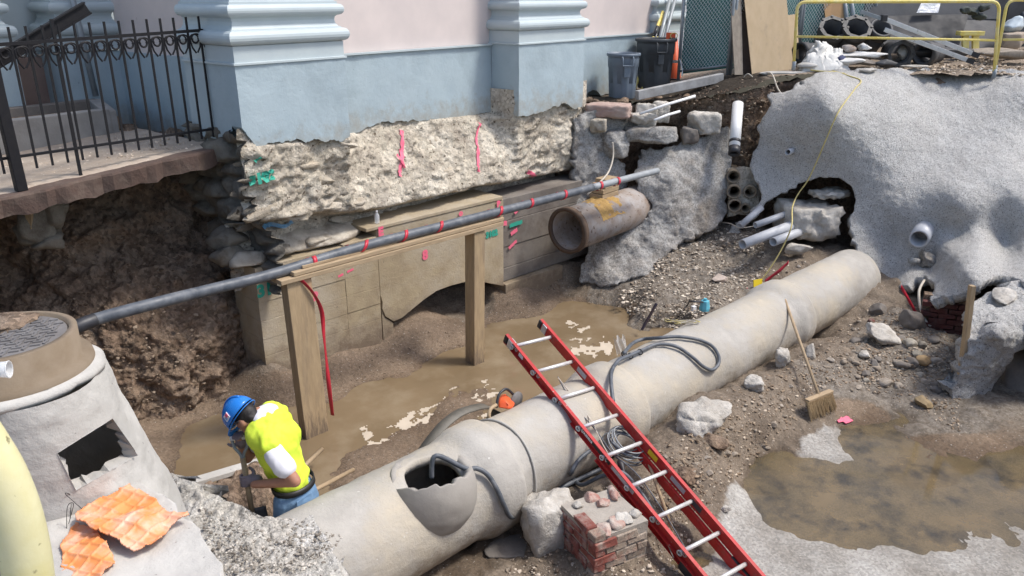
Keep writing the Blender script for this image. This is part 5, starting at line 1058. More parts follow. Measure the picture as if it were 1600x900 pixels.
# hard hat: dome, brim and ridge, worn tilted with the head
htu = hup * .92 + hdir * .34; htu /= np.linalg.norm(htu); hfw = np.cross(sdir, htu); hfw = hfw if hfw @ hdir > 0 else -hfw
hc = head + htu * .045 + hfw * .008; V = []
for i, ph in enumerate(np.linspace(0, math.pi / 2, 14)):
    for k in range(40):
        a = 2 * math.pi * k / 40; V.append(hc + hfw * .148 * math.cos(ph) * math.cos(a) + sdir * .118 * math.cos(ph) * math.sin(a) + htu * .135 * math.sin(ph) ** .92)
hat = M('hard_hat', V, [tuple(f) for f in [(i * 40 + k, i * 40 + (k + 1) % 40, (i + 1) * 40 + (k + 1) % 40, (i + 1) * 40 + k) for i in range(13) for k in range(40)]], hatm, per, True); hat.modifiers.new('shell', 'SOLIDIFY').thickness = .004
V = []
for k in range(40):
    a = 2 * math.pi * k / 40; e = .045 * max(0, math.cos(a)) ** 1.5 + .010
    for r in (0, e): V.append(hc + hfw * (.146 + r) * math.cos(a) + sdir * (.116 + r) * math.sin(a) - htu * (.012 + r * .25))
o = M('brim', V, [(k * 2, k * 2 + 1, ((k + 1) % 40) * 2 + 1, ((k + 1) % 40) * 2) for k in range(40)], hatm, hat, True); o.modifiers.new('shell', 'SOLIDIFY').thickness = .006
mb = MB(); mb.add(*tube([hc + hfw * .15 * math.cos(a) + htu * (.137 * math.sin(a) + .002) for a in np.linspace(.25, 2.6, 20)], .011, 8)); mb.build('ridge', hatm, hat, True)
nst = sdir * .95 + htu * .3; nst /= np.linalg.norm(nst); sc_ = hc + sdir * .112 + htu * .045 - hfw * .01
for dx, dz, w, h, m_ in ((0, 0, .058, .05, whitep), (-.012, .006, .028, .026, pinkp), (.012, -.004, .022, .026, bluep)):
    mb = MB(); mb.add(*box(sc_ + hfw * dx + htu * dz + nst * (.002 + .002 * (m_ is not whitep)), w, .004, h, hfw, tuple(htu - nst * .3))); mb.build('hat_sticker', m_, hat)
# clothes
vb = MB(); caps(vb, waist + (chest - waist) * .04 + np.array([0, 0, .02]), chest, .148, .168, 20); ell(vb, (chest * .55 + neck * .45), (.150, .222, .155), fdir, tuple(neck - waist)); caps(vb, shL * .75 + neck * .25, shL * .98 + elL * .02, .098, .088); caps(vb, shR * .75 + neck * .25, shR, .098, .088)
ell(vb, waist + np.array([0, 0, .06]), (.145, .18, .09), fdir); ell(vb, chest - fdir * .03, (.15, .19, .17), fdir, tuple(neck - waist))
remesh(vb, 'vest', hivis, per, .011, 4, .022, 17, 8)
for s_, e_ in ((shL, elL), (shR, elR)):
    tb = MB(); caps(tb, s_ * .72 + e_ * .28, s_ * .36 + e_ * .64, .078, .080, 16); remesh(tb, 'sleeve', tshirt, per, .011, 2, .012, 19, 9)
tb = MB(); ell(tb, neck + (neck - chest) * .02 - fdir * .03, (.085, .13, .06), fdir, tuple(neck - waist)); remesh(tb, 'collar', tshirt, per, .010, 3, .005, 3)
jb = MB(); ell(jb, hip - fdir * .02, (.145, .178, .125), fdir); ell(jb, hip - fdir * .05 - np.array([0, 0, .05]), (.13, .17, .12), fdir)
for s, ft in zip((1, -1), foot):
    hj = hip + sdir * .09 * s; kn = (hj + ft) / 2 + fdir * .06; caps(jb, hj, kn, .108, .085); caps(jb, kn, ft + np.array([0, 0, .1]), .085, .07)
jn = remesh(jb, 'jeans', denim, per, .012, 4, .012, 23, 9)
for s in (1,):
    mb = MB(); mb.add(*box(hip - fdir * .14 + sdir * .085 + np.array([0, 0, -.01]), .15, .012, .14, sdir * .95 - fdir * -.25, (0, 0, 1))); mb.build('back_pocket', denim, jn, bevel=.004)
blt = hip + np.array([0, 0, .105]); V = []
for k in range(44):
    a = 2 * math.pi * k / 44
    for dz in (-.022, .022): V.append(blt + fdir * .141 * math.cos(a) + sdir * .172 * math.sin(a) + np.array([0, 0, dz]) + fdir * dz * .2)
o = M('belt', V, [(k * 2, k * 2 + 1, ((k + 1) % 44) * 2 + 1, ((k + 1) % 44) * 2) for k in range(44)], leather, per, True); o.modifiers.new('thickness', 'SOLIDIFY').thickness = .012
for s, ft in zip((1, -1), foot):
    bb = MB(); caps(bb, ft + np.array([0, 0, .12]), ft + np.array([0, 0, .05]), .06, .06); caps(bb, ft + np.array([0, 0, .045]) - fdir * .04, ft + fdir * .19 + np.array([0, 0, .035]), .055, .045); remesh(bb, 'boot', leather, per, .012, 2)
# shovel, gripped by gloved hands
blade = np.array([0, 0, 0]) + pj(394, 800, PD - .06); sh_t = grip; su = blade - sh_t; su /= np.linalg.norm(su)
def sh_at(t): return sh_t + su * t
shv = thing('shovel', 'wooden shovel with white D handle held upright by the worker', 'shovel', blade)
Ls = np.linalg.norm(blade - sh_t)
mb = MB(); mb.add(*tube([sh_at(.16), sh_at(Ls)], .021, 14)); mb.build('shaft', wood, shv, True)
gx_ = sdir * .6 + fdir * .5; gx_ /= np.linalg.norm(gx_)
gx_ = RT - su * (RT @ su); gx_ /= np.linalg.norm(gx_)
mb = MB(); mb.add(*tube(spline([sh_at(.20), sh_at(.13) - gx_ * .014, sh_at(.07) - gx_ * .05, sh_at(.01) - gx_ * .058], 6), .012, 10)); mb.add(*tube(spline([sh_at(.20), sh_at(.13) + gx_ * .014, sh_at(.07) + gx_ * .05, sh_at(.01) + gx_ * .058], 6), .012, 10)); d_ = mb.build('handle_fork', galv, shv, True); d_['kind'] = 'stuff'; del d_['kind']
mb = MB(); mb.add(*tube([sh_at(0) - gx_ * .068, sh_at(0) + gx_ * .068], .017, 12)); mb.build('grip', pvcw, shv, True)
V = []
for i in range(10):
    for j in range(9):
        t, s = i / 9, j / 8 - .5; w = .21 * (1 if t < .6 else math.sqrt(max(0.02, 1 - ((t - .6) / .42) ** 2))); V.append(sh_at(Ls - .03 + t * .27) + gx_ * s * w + np.cross(gx_, su) * (s * s * .09))
o = M('blade', V, grid_faces(10, 9), steel_d, shv, True); o.modifiers.new('thickness', 'SOLIDIFY').thickness = .003
def glove(name, c, ax, back, palm_to_arm):
    """gloved fist: palm plus four fingers curled round the axis ax, thumb closing the other way"""
    gb = MB(); ax = np.array(ax); ax = ax / np.linalg.norm(ax); back = np.array(back) - ax * (np.array(back) @ ax); back /= np.linalg.norm(back); side_ = np.cross(ax, back)
    ell(gb, c + back * .040, (.048, .042, .026), ax, tuple(back)); caps(gb, c + back * .03, palm_to_arm, .040, .043)
    for i, off in enumerate((-.034, -.011, .012, .034)):
        L = (.92, 1.0, .97, .85)[i]; pts = [c + ax * off + .040 * (math.cos(a) * back + math.sin(a) * side_) for a in np.linspace(.5, .5 + 3.6 * L, 9)]; gb.add(*tube(pts, [.0125, .0125, .0128, .0122, .012, .012, .0115, .011, .009], 8))
    pts = [c + back * .03 - ax * .03 + .042 * (math.cos(a) * back + math.sin(a) * side_) * (1) - ax * .012 * i for i, a in enumerate(np.linspace(-.3, -2.2, 6))]; gb.add(*tube(pts, [.015, .0155, .015, .014, .0125, .010], 8))
    return remesh(gb, name, glove_m, per, .0065, 2)
gl = sh_at(float((haL - sh_t) @ su)); wL = gl + (elL - gl) / np.linalg.norm(elL - gl) * .12
glove('glove', gl, su, (elL - gl), wL); gr = sh_t + gx_ * .0; glove('glove', gr, gx_, (elR - gr), gr + (elR - gr) / np.linalg.norm(elR - gr) * .11)
# two wooden handles behind the worker
for (a, b, lab) in (((482, 722), (503, 702), 'short wooden handle end just behind the worker'), ((488, 768), (552, 734), 'longer pale wooden pole lying behind the worker beside the pipe')):
    p = onz(*a, -2.35) - (0, 0, 0); q_ = onz(*b, -2.55); mb = MB(); mb.add(*tube([p + (p - q_) * .6, p, q_], .02, 10)); o = mb.build('wooden_pole', wood, None, True); tag(o, lab, 'wooden pole', 'poles behind the worker')

# ------------------------------------------------------------------ brick stump, broken concrete and loose stones in the pit
bs = onz(930, 838, -2.27); ba = math.radians(-22); BX = np.array([math.cos(ba), math.sin(ba), 0]); BY = np.array([-BX[1], BX[0], 0])
bp_ = thing('brick_stump', 'broken stump of red and mortar smeared brick masonry under the ladder', 'brick stump', bs - np.array([0, 0, .55]))
mb = MB(); mb.add(*box(bs + BX * .26 + BY * .26 - np.array([0, 0, .33]), .50, .50, .58, BX)); mb.build('mortar_core', mortar, bp_)
bme = {}
def brick(c, L, H, W_, ax, m, parent, seed):
    key = (L, H, W_, m.name, seed % 3)
    if key not in bme:
        mb = MB(); mb.add(*box((0, 0, 0), L, W_, H)); V = np.array(mb.v); V = V + .006 * np.random.RandomState(seed).normal(size=V.shape); o = M('brick', V, mb.f, m, None, False, (0, 0, 0), np.full((8, 3), .8 + .12 * (seed % 3)))
        bv = o.modifiers.new('worn', 'BEVEL'); bv.width = .006; bv.segments = 1; bme[key] = o; k = o; k.parent = parent
    else: k = bme[key].copy(); COL.objects.link(k); k.parent = parent
    k.location = Vector((np.array(c) - WLOC[parent]).tolist()); k.rotation_euler = (0, 0, math.atan2(ax[1], ax[0])); WLOC[k] = np.array(c); return k
for row in range(8):
    z = bs[2] - .035 - row * .071
    for j in range(3):                                       # long face towards the camera's right
        off = (.0 if row % 2 else -.10) + j * .205; x0, x1 = max(off, 0), min(off + .195, .52)
        if x1 - x0 < .05: continue
        if (row == 0 and j != 0) or (row == 1 and j == 2): continue
        brick(bs + BX * (x0 + x1) / 2 + BY * (.045 + rng.uniform(-.006, .006)) + np.array([0, 0, z - bs[2]]), round(x1 - x0, 2), .058, .1, BX, brick_t if (j > 0 or row > 4) else (brick_t if rng.rand() < .55 else brick_r), bp_, rng.randint(0, 9))
    for j in range(3):                                       # short face on the left
        off = .11 + (.0 if row % 2 else .10) + j * .205 - .1; y0, y1 = max(off, .105), min(off + .195, .52)
        if y1 - y0 < .05 or (row == 0 and j > 0): continue
        brick(bs + BY * (y0 + y1) / 2 + BX * (.045 + rng.uniform(-.006, .006)) + np.array([0, 0, z - bs[2]]), round(y1 - y0, 2), .058, .1, BY, brick_r, bp_, rng.randint(0, 9))
pm = mat('pink_mortar', (.36, .19, .15), (.52, .46, .40), 9, .9, .9, 45, .012, c3=(.30, .09, .07), s3=6, t3=.6)
for i in range(10):
    V, Fq = rockshape((rng.uniform(.04, .09), rng.uniform(.04, .07), rng.uniform(.015, .04)), 1300 + i, 11, .08, False); M('mortar_lump', V + bs + BX * rng.uniform(.08, .48) + BY * rng.uniform(.06, .48) + np.array([0, 0, -.03]), Fq, pm if i % 3 else chunk_m, bp_, True)
def chunk(label, px, py, size, seed, m=chunk_m, cat='stone', name='concrete_chunk', planes=11, rot=None, up=.3, tint=None, rough=.06, group=None, tilt=None):
    p = on_ground(px, py); V, Fq = (blockshape(size, seed, rough * 3.2, 4.5, rot, 6) if m is chunk_m and size[0] > .1 else rockshape(size, seed, planes, rough, True, rot))
    if tilt: V = V @ np.array(Matrix.Rotation(tilt[1], 3, tilt[0])).T
    o = M(name, V + p + np.array([0, 0, size[2] * up]), Fq, m, None, True, None, np.full((len(V), 3), tint) if tint else None); return tag(o, label, cat, group)
chunk('large pale broken concrete lump left of the brick stump', 853, 838, (.26, .20, .26), 711, up=.55, rot=.4)
chunk('pale crumbling concrete lump under the pipe right of the ladder', 1098, 660, (.30, .17, .15), 712, up=.25, rot=-.25, rough=.10)
chunk('squarish concrete piece wedged under the pipe left of the broom', 1178, 604, (.11, .10, .07), 713, up=.5); chunk('grey concrete piece against the pipe just left of the broom', 1222, 566, (.13, .08, .09), 714, up=.6, rot=.5)
chunk('small white lump against the pipe right of the broom handle', 1264, 556, (.07, .07, .10), 715, up=.5)
chunk('flat pale concrete slab piece lying in the rubble below the slope', 1376, 532, (.23, .17, .07), 716, up=1.2, rot=-.75, planes=7, tilt=('X', .45))
chunk('grey angular stone at the mouth of the dark hollow', 1425, 508, (.15, .11, .13), 717, up=.6, m=conc_d); chunk('dark stone just inside the dark hollow', 1372, 490, (.13, .09, .09), 718, up=.4, m=conc_d)
chunk('ochre stone among the rubble near the brick wall', 1443, 566, (.09, .07, .05), 719, m=mat('ochre_stone', (.40, .27, .14), (.34, .23, .12), 9, .85, .4, 60, .005), up=.5)
chunk('brown stone at the far edge of the puddle', 1443, 632, (.12, .08, .06), 720, m=mat('brown_stone', (.30, .22, .12), (.22, .16, .09), 9, .85, .4, 60, .005), up=.5)
chunk('small grey slab stone below the flat slab piece', 1350, 556, (.08, .07, .04), 721, up=.6); chunk('pinkish white stone on the gravel slope behind the pipe', 1125, 440, (.11, .08, .07), 722, m=mat('pinkish_stone', (.52, .43, .37), (.44, .36, .30), 9, .85, .4, 60, .005), up=.5)
chunk('pale pebble by the left edge of the puddle near the ladder', 1134, 798, (.04, .035, .03), 723, up=.6); chunk('dark slate slab under the broken end of the pipe', 795, 862, (.2, .14, .03), 724, m=conc_d, up=.8, planes=6)
chunk('clod of earth on the bank right of the ladder', 1070, 745, (.12, .09, .07), 725, m=soil, up=.2); chunk('grey clod lying at the foot of the pipe near the ladder', 1110, 690, (.14, .1, .07), 726, m=soil, up=.2)
dusty_m = mat('muddy_stone', (.34, .285, .225), (.24, .195, .15), 9, .95, .9, 45, .012, c3=(.46, .42, .37), s3=5, t3=.6, spec=.2)
lab = 'small loose grey stone lying in the rubble between the big pipe and the brick wall'
for i in range(70):
    px = rng.uniform(1330, 1480); py = rng.uniform(500, 610); p = on_ground(px, py)
    s_ = .018 + .06 * rng.rand() ** 2; V, Fq = rockshape((s_ * rng.uniform(.8, 1.5), s_, s_ * .7), 2000 + i, 7, .05, False)
    m_ = (dusty_m, conc_d, stone_m, brick_r)[rng.choice(4, p=[.4, .25, .28, .07])]
    o = M('loose_stone', V + p + np.array([0, 0, s_ * .05]), Fq, m_, None, True, None, np.full((len(V), 3), rng.uniform(.4, .75)))
    t_ = 'red brick fragment lying in the rubble between the big pipe and the brick wall' if m_ is brick_r else lab; tag(o, t_, 'stone', 'loose stones below the slope')
lab = 'loose stone on the earth bank along the front of the big pipe'
for i in range(46):
    px, py = [(1020, 700), (1330, 590)][0]; t = rng.rand(); px = 1040 + 300 * t + rng.uniform(-20, 30); py = 735 - 175 * t + rng.uniform(-25, 45); p = on_ground(px, py); s_ = rng.uniform(.012, .034)
    V, Fq = rockshape((s_ * rng.uniform(.8, 1.5), s_, s_ * .7), 2200 + i, 7, .05, False); o = M('loose_stone', V + p + np.array([0, 0, s_ * .05]), Fq, dusty_m, None, True); tag(o, lab, 'stone', 'loose stones along the pipe')
def scatter(name, label, polys, n, smin, smax, seed, place, cols=((.9, .88, .85), (.55, .5, .45), (1.1, 1.08, 1.05), (.35, .31, .28)), cat='gravel', flat=.7, m=peb):
    r = np.random.RandomState(seed); Vs = []; Fs = []; Cs = []; k = 0; tot = 0
    base = ICO_V[:12] if len(ICO_V) == 12 else ICO_V
    nv = len(base)
    for poly, cnt in polys:
        xs = [p[0] for p in poly]; ys = [p[1] for p in poly]; got = 0
        px = r.uniform(min(xs), max(xs), cnt * 8); py = r.uniform(min(ys), max(ys), cnt * 8); ok = np.nonzero(inpoly(px, py, poly))[0][:cnt]
        for i in ok:
            p = place(px[i], py[i])
            if p is None: continue
            s_ = smin + (smax - smin) * r.rand() ** 3.0; V = base * (1 + .28 * r.normal(size=(nv, 1))) * np.array([r.uniform(.8, 1.4), r.uniform(.7, 1.1), flat * r.uniform(.7, 1.1)]) * s_
            a = r.uniform(0, 6.28); ca, sa = math.cos(a), math.sin(a); V = np.column_stack([V[:, 0] * ca - V[:, 1] * sa, V[:, 0] * sa + V[:, 1] * ca, V[:, 2]]) + p + np.array([0, 0, s_ * .25])
            Vs.append(V); Fs.append(np.array(ICO_F) + tot); tot += nv; c = np.array(cols[r.randint(len(cols))]) * r.uniform(.8, 1.15); Cs.append(np.tile(c, (nv, 1)))
    V = np.vstack(Vs); o = M(name, V, np.vstack(Fs), m, None, False, V.mean(0), np.vstack(Cs)); return tag(o, label, cat, kind='stuff')
def gfast(px, py):
    p = onz(px, py, -2.5)
    for _ in range(6): p = onz(px, py, float(ground_z(np.array([p[0]]), np.array([p[1]]))[0]) * .7 + p[2] * .3)
    return p if p[2] > -2.75 else None
scatter('gravel', 'grey and brown gravel on the slope behind the big pipe', [([(955,480),(1000,420),(1080,375),(1140,345),(1185,350),(1200,420),(1150,465),(1050,520),(1000,500)], 3600), ([(1140,420),(1340,400),(1350,440),(1200,460)], 300)], 0, .006, .028, 5, gfast)
scatter('rubble_gravel', 'loose gravel and rubble between the big pipe and the puddle', [([(1010,720),(1130,610),(1280,540),(1370,470),(1500,480),(1500,680),(1430,640),(1330,600),(1240,660),(1160,740),(1100,800),(1040,840)], 4200), ([(1370,480),(1500,500),(1490,600),(1330,600)], 1300)], 0, .004, .020, 6, gfast, cols=((.62, .54, .46), (.45, .38, .31), (.85, .79, .72), (.32, .26, .21), (.52, .43, .35)))
scatter('front_gravel', 'gravel and rubble around the brick stump in front of the pipe', [([(780,900),(800,850),(860,800),(960,750),(1040,760),(1100,900)], 1200)], 0, .004, .02, 7, gfast, cols=((.6, .55, .5), (.4, .35, .3), (.9, .86, .82), (.28, .23, .2)))
scatter('mud_gravel', 'small stones on the mud at the foot of the concrete wall', [([(420,600),(600,530),(780,470),(880,440),(900,470),(700,560),(560,610)], 500), ([(860,430),(1000,450),(980,490),(900,470)], 260)], 0, .003, .014, 8, gfast, cols=((.4, .33, .27), (.6, .52, .44), (.28, .22, .18)))
def on_bank(px, py): return ond(px, py, float(bank_f(px, py)[0]) - .02)
scatter('bank_stones', 'small stones stuck in the dark earth bank on the left', [([(80,300),(330,270),(400,480),(400,580),(330,640),(230,660),(120,560)], 900)], 0, .004, .028, 9, on_bank, cols=((.30, .25, .21), (.42, .36, .31), (.22, .17, .14), (.55, .48, .42)))
def on_mound(px, py): return ond(px, py, float(mound_f(px, py)[0]) - .012)
scatter('mound_rubble', 'crumbled concrete bits on the mound over the pipe end', [([(310,790),(400,830),(480,820),(540,840),(480,890),(330,900)], 1300), ([(440,810),(490,812),(520,880),(450,900)], 200)], 0, .002, .014, 10, on_mound, cols=((.72, .74, .76), (.5, .5, .5), (.95, .98, 1.02), (.36, .35, .34)))
def on_cut(px, py): return ond(px, py, float(cut_f(px, py)[0]) - .04)
scatter('cut_stones', 'stones and broken bits in the dark earth cut under the street edge', [([(1040,170),(1210,150),(1200,200),(1185,260),(1140,250),(1100,200)], 500), ([(1150,250),(1190,250),(1190,340),(1150,340)], 150), ([(1200,290),(1330,290),(1330,400),(1240,420)], 350)], 0, .006, .04, 11, on_cut, cols=((.34, .28, .23), (.24, .18, .15), (.6, .54, .48), (.18, .13, .11)))
def on_street(px, py):
    p = onz(px, py, .2)
    for _ in range(6): p = onz(px, py, street_z(p[0], p[1]) * .6 + p[2] * .4)
    return p if fwd(p) < 19 else None
scatter('street_gravel', 'gravel and crumbs on the dirt street by the pipe stack', [([(1250,112),(1330,105),(1500,90),(1600,75),(1600,118),(1340,112)], 1500), ], 0, .006, .035, 12, on_street, cols=((.9, .82, .72), (.6, .53, .46), (1.15, 1.08, 1.), (.42, .36, .3)))
def on_mw(px, py):
    p = onz(px, py, .1); return onz(px, py, .0 + .16 * (p[0] - 2.2) / 2.2 - .01) if .0 < p[0] < 4.3 and p[1] > 7.5 else None
scatter('soil_crumbs', 'small stones in the dark soil along the street edge', [([(1010,160),(1130,120),(1250,115),(1200,148),(1100,165)], 420)], 0, .005, .022, 15, on_street, cols=((.22, .17, .14), (.15, .11, .09), (.45, .40, .36)))
scatter('walk_gravel', 'pale gravel along the edge of the entrance slab', [([(0,240),(150,222),(340,200),(345,222),(0,290)], 900), ([(190,170),(330,190),(300,215),(120,235)], 120)], 0, .004, .016, 13, on_mw, cols=((1.05, .98, .9), (.8, .72, .64), (1.2, 1.15, 1.1)))
# brick wall in the dark hollow on the right
kb = ond(1495, 470, 10.0); bw2 = thing('old_brick_wall', 'old red brick wall, its shade put into the colour, under the lip of the sprayed concrete slope', 'brick wall', ond(1490, 555, 8.8))
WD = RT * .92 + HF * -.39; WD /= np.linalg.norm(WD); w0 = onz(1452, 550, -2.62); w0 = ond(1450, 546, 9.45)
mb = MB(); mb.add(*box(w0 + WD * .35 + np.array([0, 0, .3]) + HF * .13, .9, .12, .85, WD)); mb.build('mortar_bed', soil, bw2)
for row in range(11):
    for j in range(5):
        c = w0 + WD * (-.05 + j * .205 + (.1 if row % 2 else 0)) + np.array([0, 0, -.08 + row * .071]) + HF * .035; brick(c + HF * rng.uniform(-.006, .006), .195, .06, .1, WD, brick_shade, bw2, rng.randint(0, 9))
# timber stake by the sprayed block
a = ond(1500, 598, 8.05); b = ond(1519, 446, 8.15); mb = MB(); mb.add(*bar(a, b, .075, .05, tuple(RT))); o = mb.build('timber_stake', wood_v, None, False, .004); tag(o, 'pale timber stake leaning against the left face of the sprayed concrete block', 'stake')
V, Fq = rockshape((.22, .12, .05), 731, 7, .12, True, rot=.2); o = M('flat_rock', V + ond(1572, 462, 8.75), Fq, chunk_m, None, True); tag(o, 'pale flat rock lying on top of the sprayed concrete block', 'stone')
# stub pipes in the slope
def stub(label, px, py, r, L, ax, m, inner=True, n=24):
    c = on_slope(px, py, .0); ax = np.array(ax, float); ax /= np.linalg.norm(ax); mb = MB(); mb.add(*hollow(c - ax * L * .45, ax, L, r, r * .8, n)); o = mb.build('stub_pipe', m, None, True); return tag(o, label, 'pipe')
stub('grey stub pipe sticking out low on the sprayed concrete slope', 1442, 362, .135, .55, -HF * .8 - RT * .55 + np.array([0, 0, -.12]), pvc); stub('tiny grey pipe end sticking out high on the sprayed concrete slope', 1236, 236, .045, .3, -HF * .7 - RT * .5 + np.array([0, 0, .05]), pvc)
V, Fq = rockshape((.16, .14, .13), 741, 6, .15, True); o = M('sprayed_lump', V + on_slope(1448, 402, -.02), Fq, shot2, None, True); tag(o, 'rough sprayed concrete lump below the grey stub pipe', 'concrete lump')
mb = MB(); a = on_slope(1436, 408, .03); mb.add(*tube([a, a - RT * .14 + np.array([0, 0, .01])], .04, 12)); o = mb.build('capped_pipe', shot, None, True); tag(o, 'short concrete coated pipe end in the recess below the grey stub pipe', 'pipe')
# pvc conduits on their concrete block
V, Fq = blockshape((.42, .34, .25), 751, .30, 8, -.75, -3); o = M('concrete_duct_block', V + ond(1262, 342, 11.95), Fq, chunk_m, None, True); tag(o, 'large broken pale concrete block under the dark cavity in the slope', 'concrete block')
V, Fq = blockshape((.28, .16, .05), 752, .4, 8, -.6, -4); o = M('concrete_slab_piece', V + ond(1297, 302, 12.0), Fq, chunk_m, None, True); tag(o, 'jagged flat concrete piece at the top of the dark cavity', 'stone')
V, Fq = rockshape((.20, .12, .08), 753, 8, .06, True, rot=-.6); o = M('white_stone', V + ond(1247, 389, 11.4), Fq, chunk_m, None, True); tag(o, 'smooth whitish stone below the grey conduits', 'stone')
for a, b, Da, Db, r, lab in (((1160, 382), (1268, 340), 11.05, 11.9, .075, 'longest grey plastic conduit sticking out of the broken block'), ((1208, 378), (1266, 356), 11.15, 11.8, .065, 'shorter grey plastic conduit just below the longest one'), ((1180, 352), (1240, 330), 11.6, 11.9, .05, 'stubby grey conduit just above the longest one'), ((1157, 353), (1190, 324), 11.75, 11.9, .05, 'half pipe of grey plastic lying left of the broken block')):
    p = ond(*a, Da); q_ = ond(*b, Db); L = np.linalg.norm(q_ - p); mb = MB(); mb.add(*hollow(p, q_ - p, L, r, r * .85, 22)); o = mb.build('plastic_conduit', pvc, None, True); tag(o, lab, 'conduit', 'conduits at the broken block')
# duct bank of clay conduits
for i, (px, py, r, D) in enumerate([(1147, 300, .09, 12.35), (1172, 300, .085, 12.4), (1148, 322, .085, 12.3), (1165, 326, .06, 12.35), (1146, 276, .085, 12.45)]):
    c = ond(px, py, D - .12); mb = MB(); mb.add(*hollow(c, HF * .95 + RT * .2, .5, r + .02, r, 22)); o = mb.build('clay_duct', stone_m, None, True); tag(o, ('open clay duct in the middle row of the old duct bank, left', 'open clay duct in the middle row of the old duct bank, right', 'open clay duct in the bottom row of the old duct bank, left', 'smallest open clay duct at the bottom of the old duct bank', 'open clay duct in the top row of the old duct bank, left', 'open clay duct in the top row of the old duct bank, right')[i], 'duct', 'old clay ducts'); at = o.data.color_attributes.new('tint', 'FLOAT_COLOR', 'POINT'); at.data.foreach_set('color', np.tile([.5, .45, .4, 1], len(o.data.vertices)))
    V, Fq = rockshape((r * .8, r * .8, r * .8), 760 + i, 5, .1, False); 
db_c = [(1130,260,12.5),(1190,260,12.5),(1130,340,12.3),(1190,340,12.25),(1160,300,12.35)]
relief_d, _f = relief('duct_bank_mortar', [(1136,262),(1188,258),(1192,300),(1180,336),(1138,338)], db_c, rub, 2.0, .03, 4, 4, .15, holes=[[(px + r * 108 * math.cos(t), py + r * 95 * math.sin(t)) for t in np.linspace(0, 6.2, 14)] for px, py, r in ((1147, 300, .09), (1172, 300, .085), (1148, 322, .085), (1165, 326, .06), (1146, 276, .085))], jag=2.5, seed=71)
tag(relief_d, 'crumbling mortar round the clay ducts at the back of the pit', 'duct bank')
wp = thing('white_pipe', 'white plastic pipe with black end hanging down from the dark soil edge', 'pipe', ond(1147, 240, 12.4))
p = ond(1153, 162, 12.75); q_ = ond(1147, 238, 12.2); mb = MB(); mb.add(*hollow(q_, p - q_, np.linalg.norm(p - q_), .085, .07, 24)); mb.build('pipe_run', pvcw, wp, True)
u_ = (p - q_) / np.linalg.norm(p - q_); mb = MB(); mb.add(*hollow(q_ - u_ * .03, u_, .12, .09, .068, 24)); mb.build('black_end', blackp, wp, True); mb = MB(); mb.add(*hollow(q_ + u_ * .16, u_, .05, .088, .06, 24)); mb.build('black_band', blackp, wp, True)
# pieces along the broken edge beside the bins
for (px, py, D, size, seed, lab, m_) in ((950, 172, 12.45, (.34, .2, .10), 771, 'slab of pinkish paving at the broken edge under the grey blue bin', mat('pinkish_paving', (.42, .33, .28), (.34, .22, .19), 6, .9, .6, 50, .008)), (1010, 180, 12.5, (.16, .12, .17), 772, 'broken pale concrete piece right of the pinkish paving', chunk_m), (1033, 175, 12.6, (.12, .1, .16), 773, 'upright broken concrete piece at the dark soil edge', chunk_m), (1020, 210, 12.35, (.42, .2, .12), 774, 'long curved concrete lip above the black hollow', shot2), (1100, 192, 12.6, (.24, .14, .16), 775, 'pale squared concrete block at the edge of the dark soil', chunk_m), (1075, 210, 12.55, (.14, .14, .13), 776, 'dark broken block beside the pale squared block', conc_d), (935, 196, 12.2, (.12, .1, .1), 777, 'ochre stone stuck in the masonry end', stone_m), (960, 225, 12.3, (.22, .16, .2), 778, 'grey lump of masonry left of the black hollow', shot2), (1005, 185, 12.4, (.2, .1, .08), 779, 'crumbled mortar under the white sticks', chunk_m)):
    V, Fq = blockshape(size, seed, .16, 9, -.85 + rng.uniform(-.3, .3), -6 if seed in (771, 772, 773, 775) else 3); o = M('broken_masonry', V + ond(px, py, D), Fq, m_, None, True, None, np.full((len(V), 3), .8)); tag(o, lab, 'masonry')
for a, b, D0, D1, lab in (((1000, 178), (1086, 150), 12.2, 12.6, 'long white stick lying across the broken masonry edge'), ((1022, 188), (1062, 174), 12.15, 12.5, 'short white stick lying below the long one')):
    mb = MB(); mb.add(*tube([ond(*a, D0), ond((a[0] + b[0]) / 2, (a[1] + b[1]) / 2 - 1, (D0 + D1) / 2), ond(*b, D1)], .022, 8)); o = mb.build('white_stick', pvcw, None, True); tag(o, lab, 'stick')
a = on_ground(1038, 396) + np.array([0, 0, .05]); b = on_ground(1128, 348) + np.array([0, 0, .12]); mb = MB(); mb.add(*bar(a, b, .05, .04)); o = mb.build('wooden_stick', ply, None, False, .003); tag(o, 'pale wooden stick lying on the gravel slope', 'stick')
mb = MB(); mb.add(*tube(spline([ond(957, 222, 11.9), ond(958, 245, 11.85), ond(950, 270, 11.6), ond(930, 292, 10.9), ond(918, 304, 10.6)], 8), .013, 8)); o = mb.build('hanging_string', cordw, None, True); tag(o, 'dirty cord hanging from the masonry end over the grey conduit', 'cord')
mb = MB(); mb.add(*tube(spline([on_ground(1120, 350) + np.array([0, 0, .03]), ond(1140, 349, 12.0), ond(1157, 356, 11.75), ond(1185, 352, 11.7)], 8), .007, 6)); o = mb.build('thin_string', cordw, None, True); tag(o, 'thin pale cord between the wooden stick and the half pipe', 'cord')
ypts = [(1300, 110, 0), (1325, 118, 0), (1345, 126, .0), (1335, 140, 0), (1310, 175, 0), (1292, 215, 0), (1275, 255, 0), (1262, 282, .1), (1246, 305, .25)]
path = [on_slope(a, b, .01) for a, b, c in ypts] + [ond(1238, 325, 11.5), ond(1237, 352, 11.0), ond(1226, 380, 11.0), ond(1208, 412, 10.95), ond(1188, 440, 10.9)]
mb = MB(); mb.add(*tube(spline(path, 8), .010, 8)); o = mb.build('yellow_cable', ropem, None, True); tag(o, 'thin yellow extension cable running down the sprayed concrete slope', 'cable')
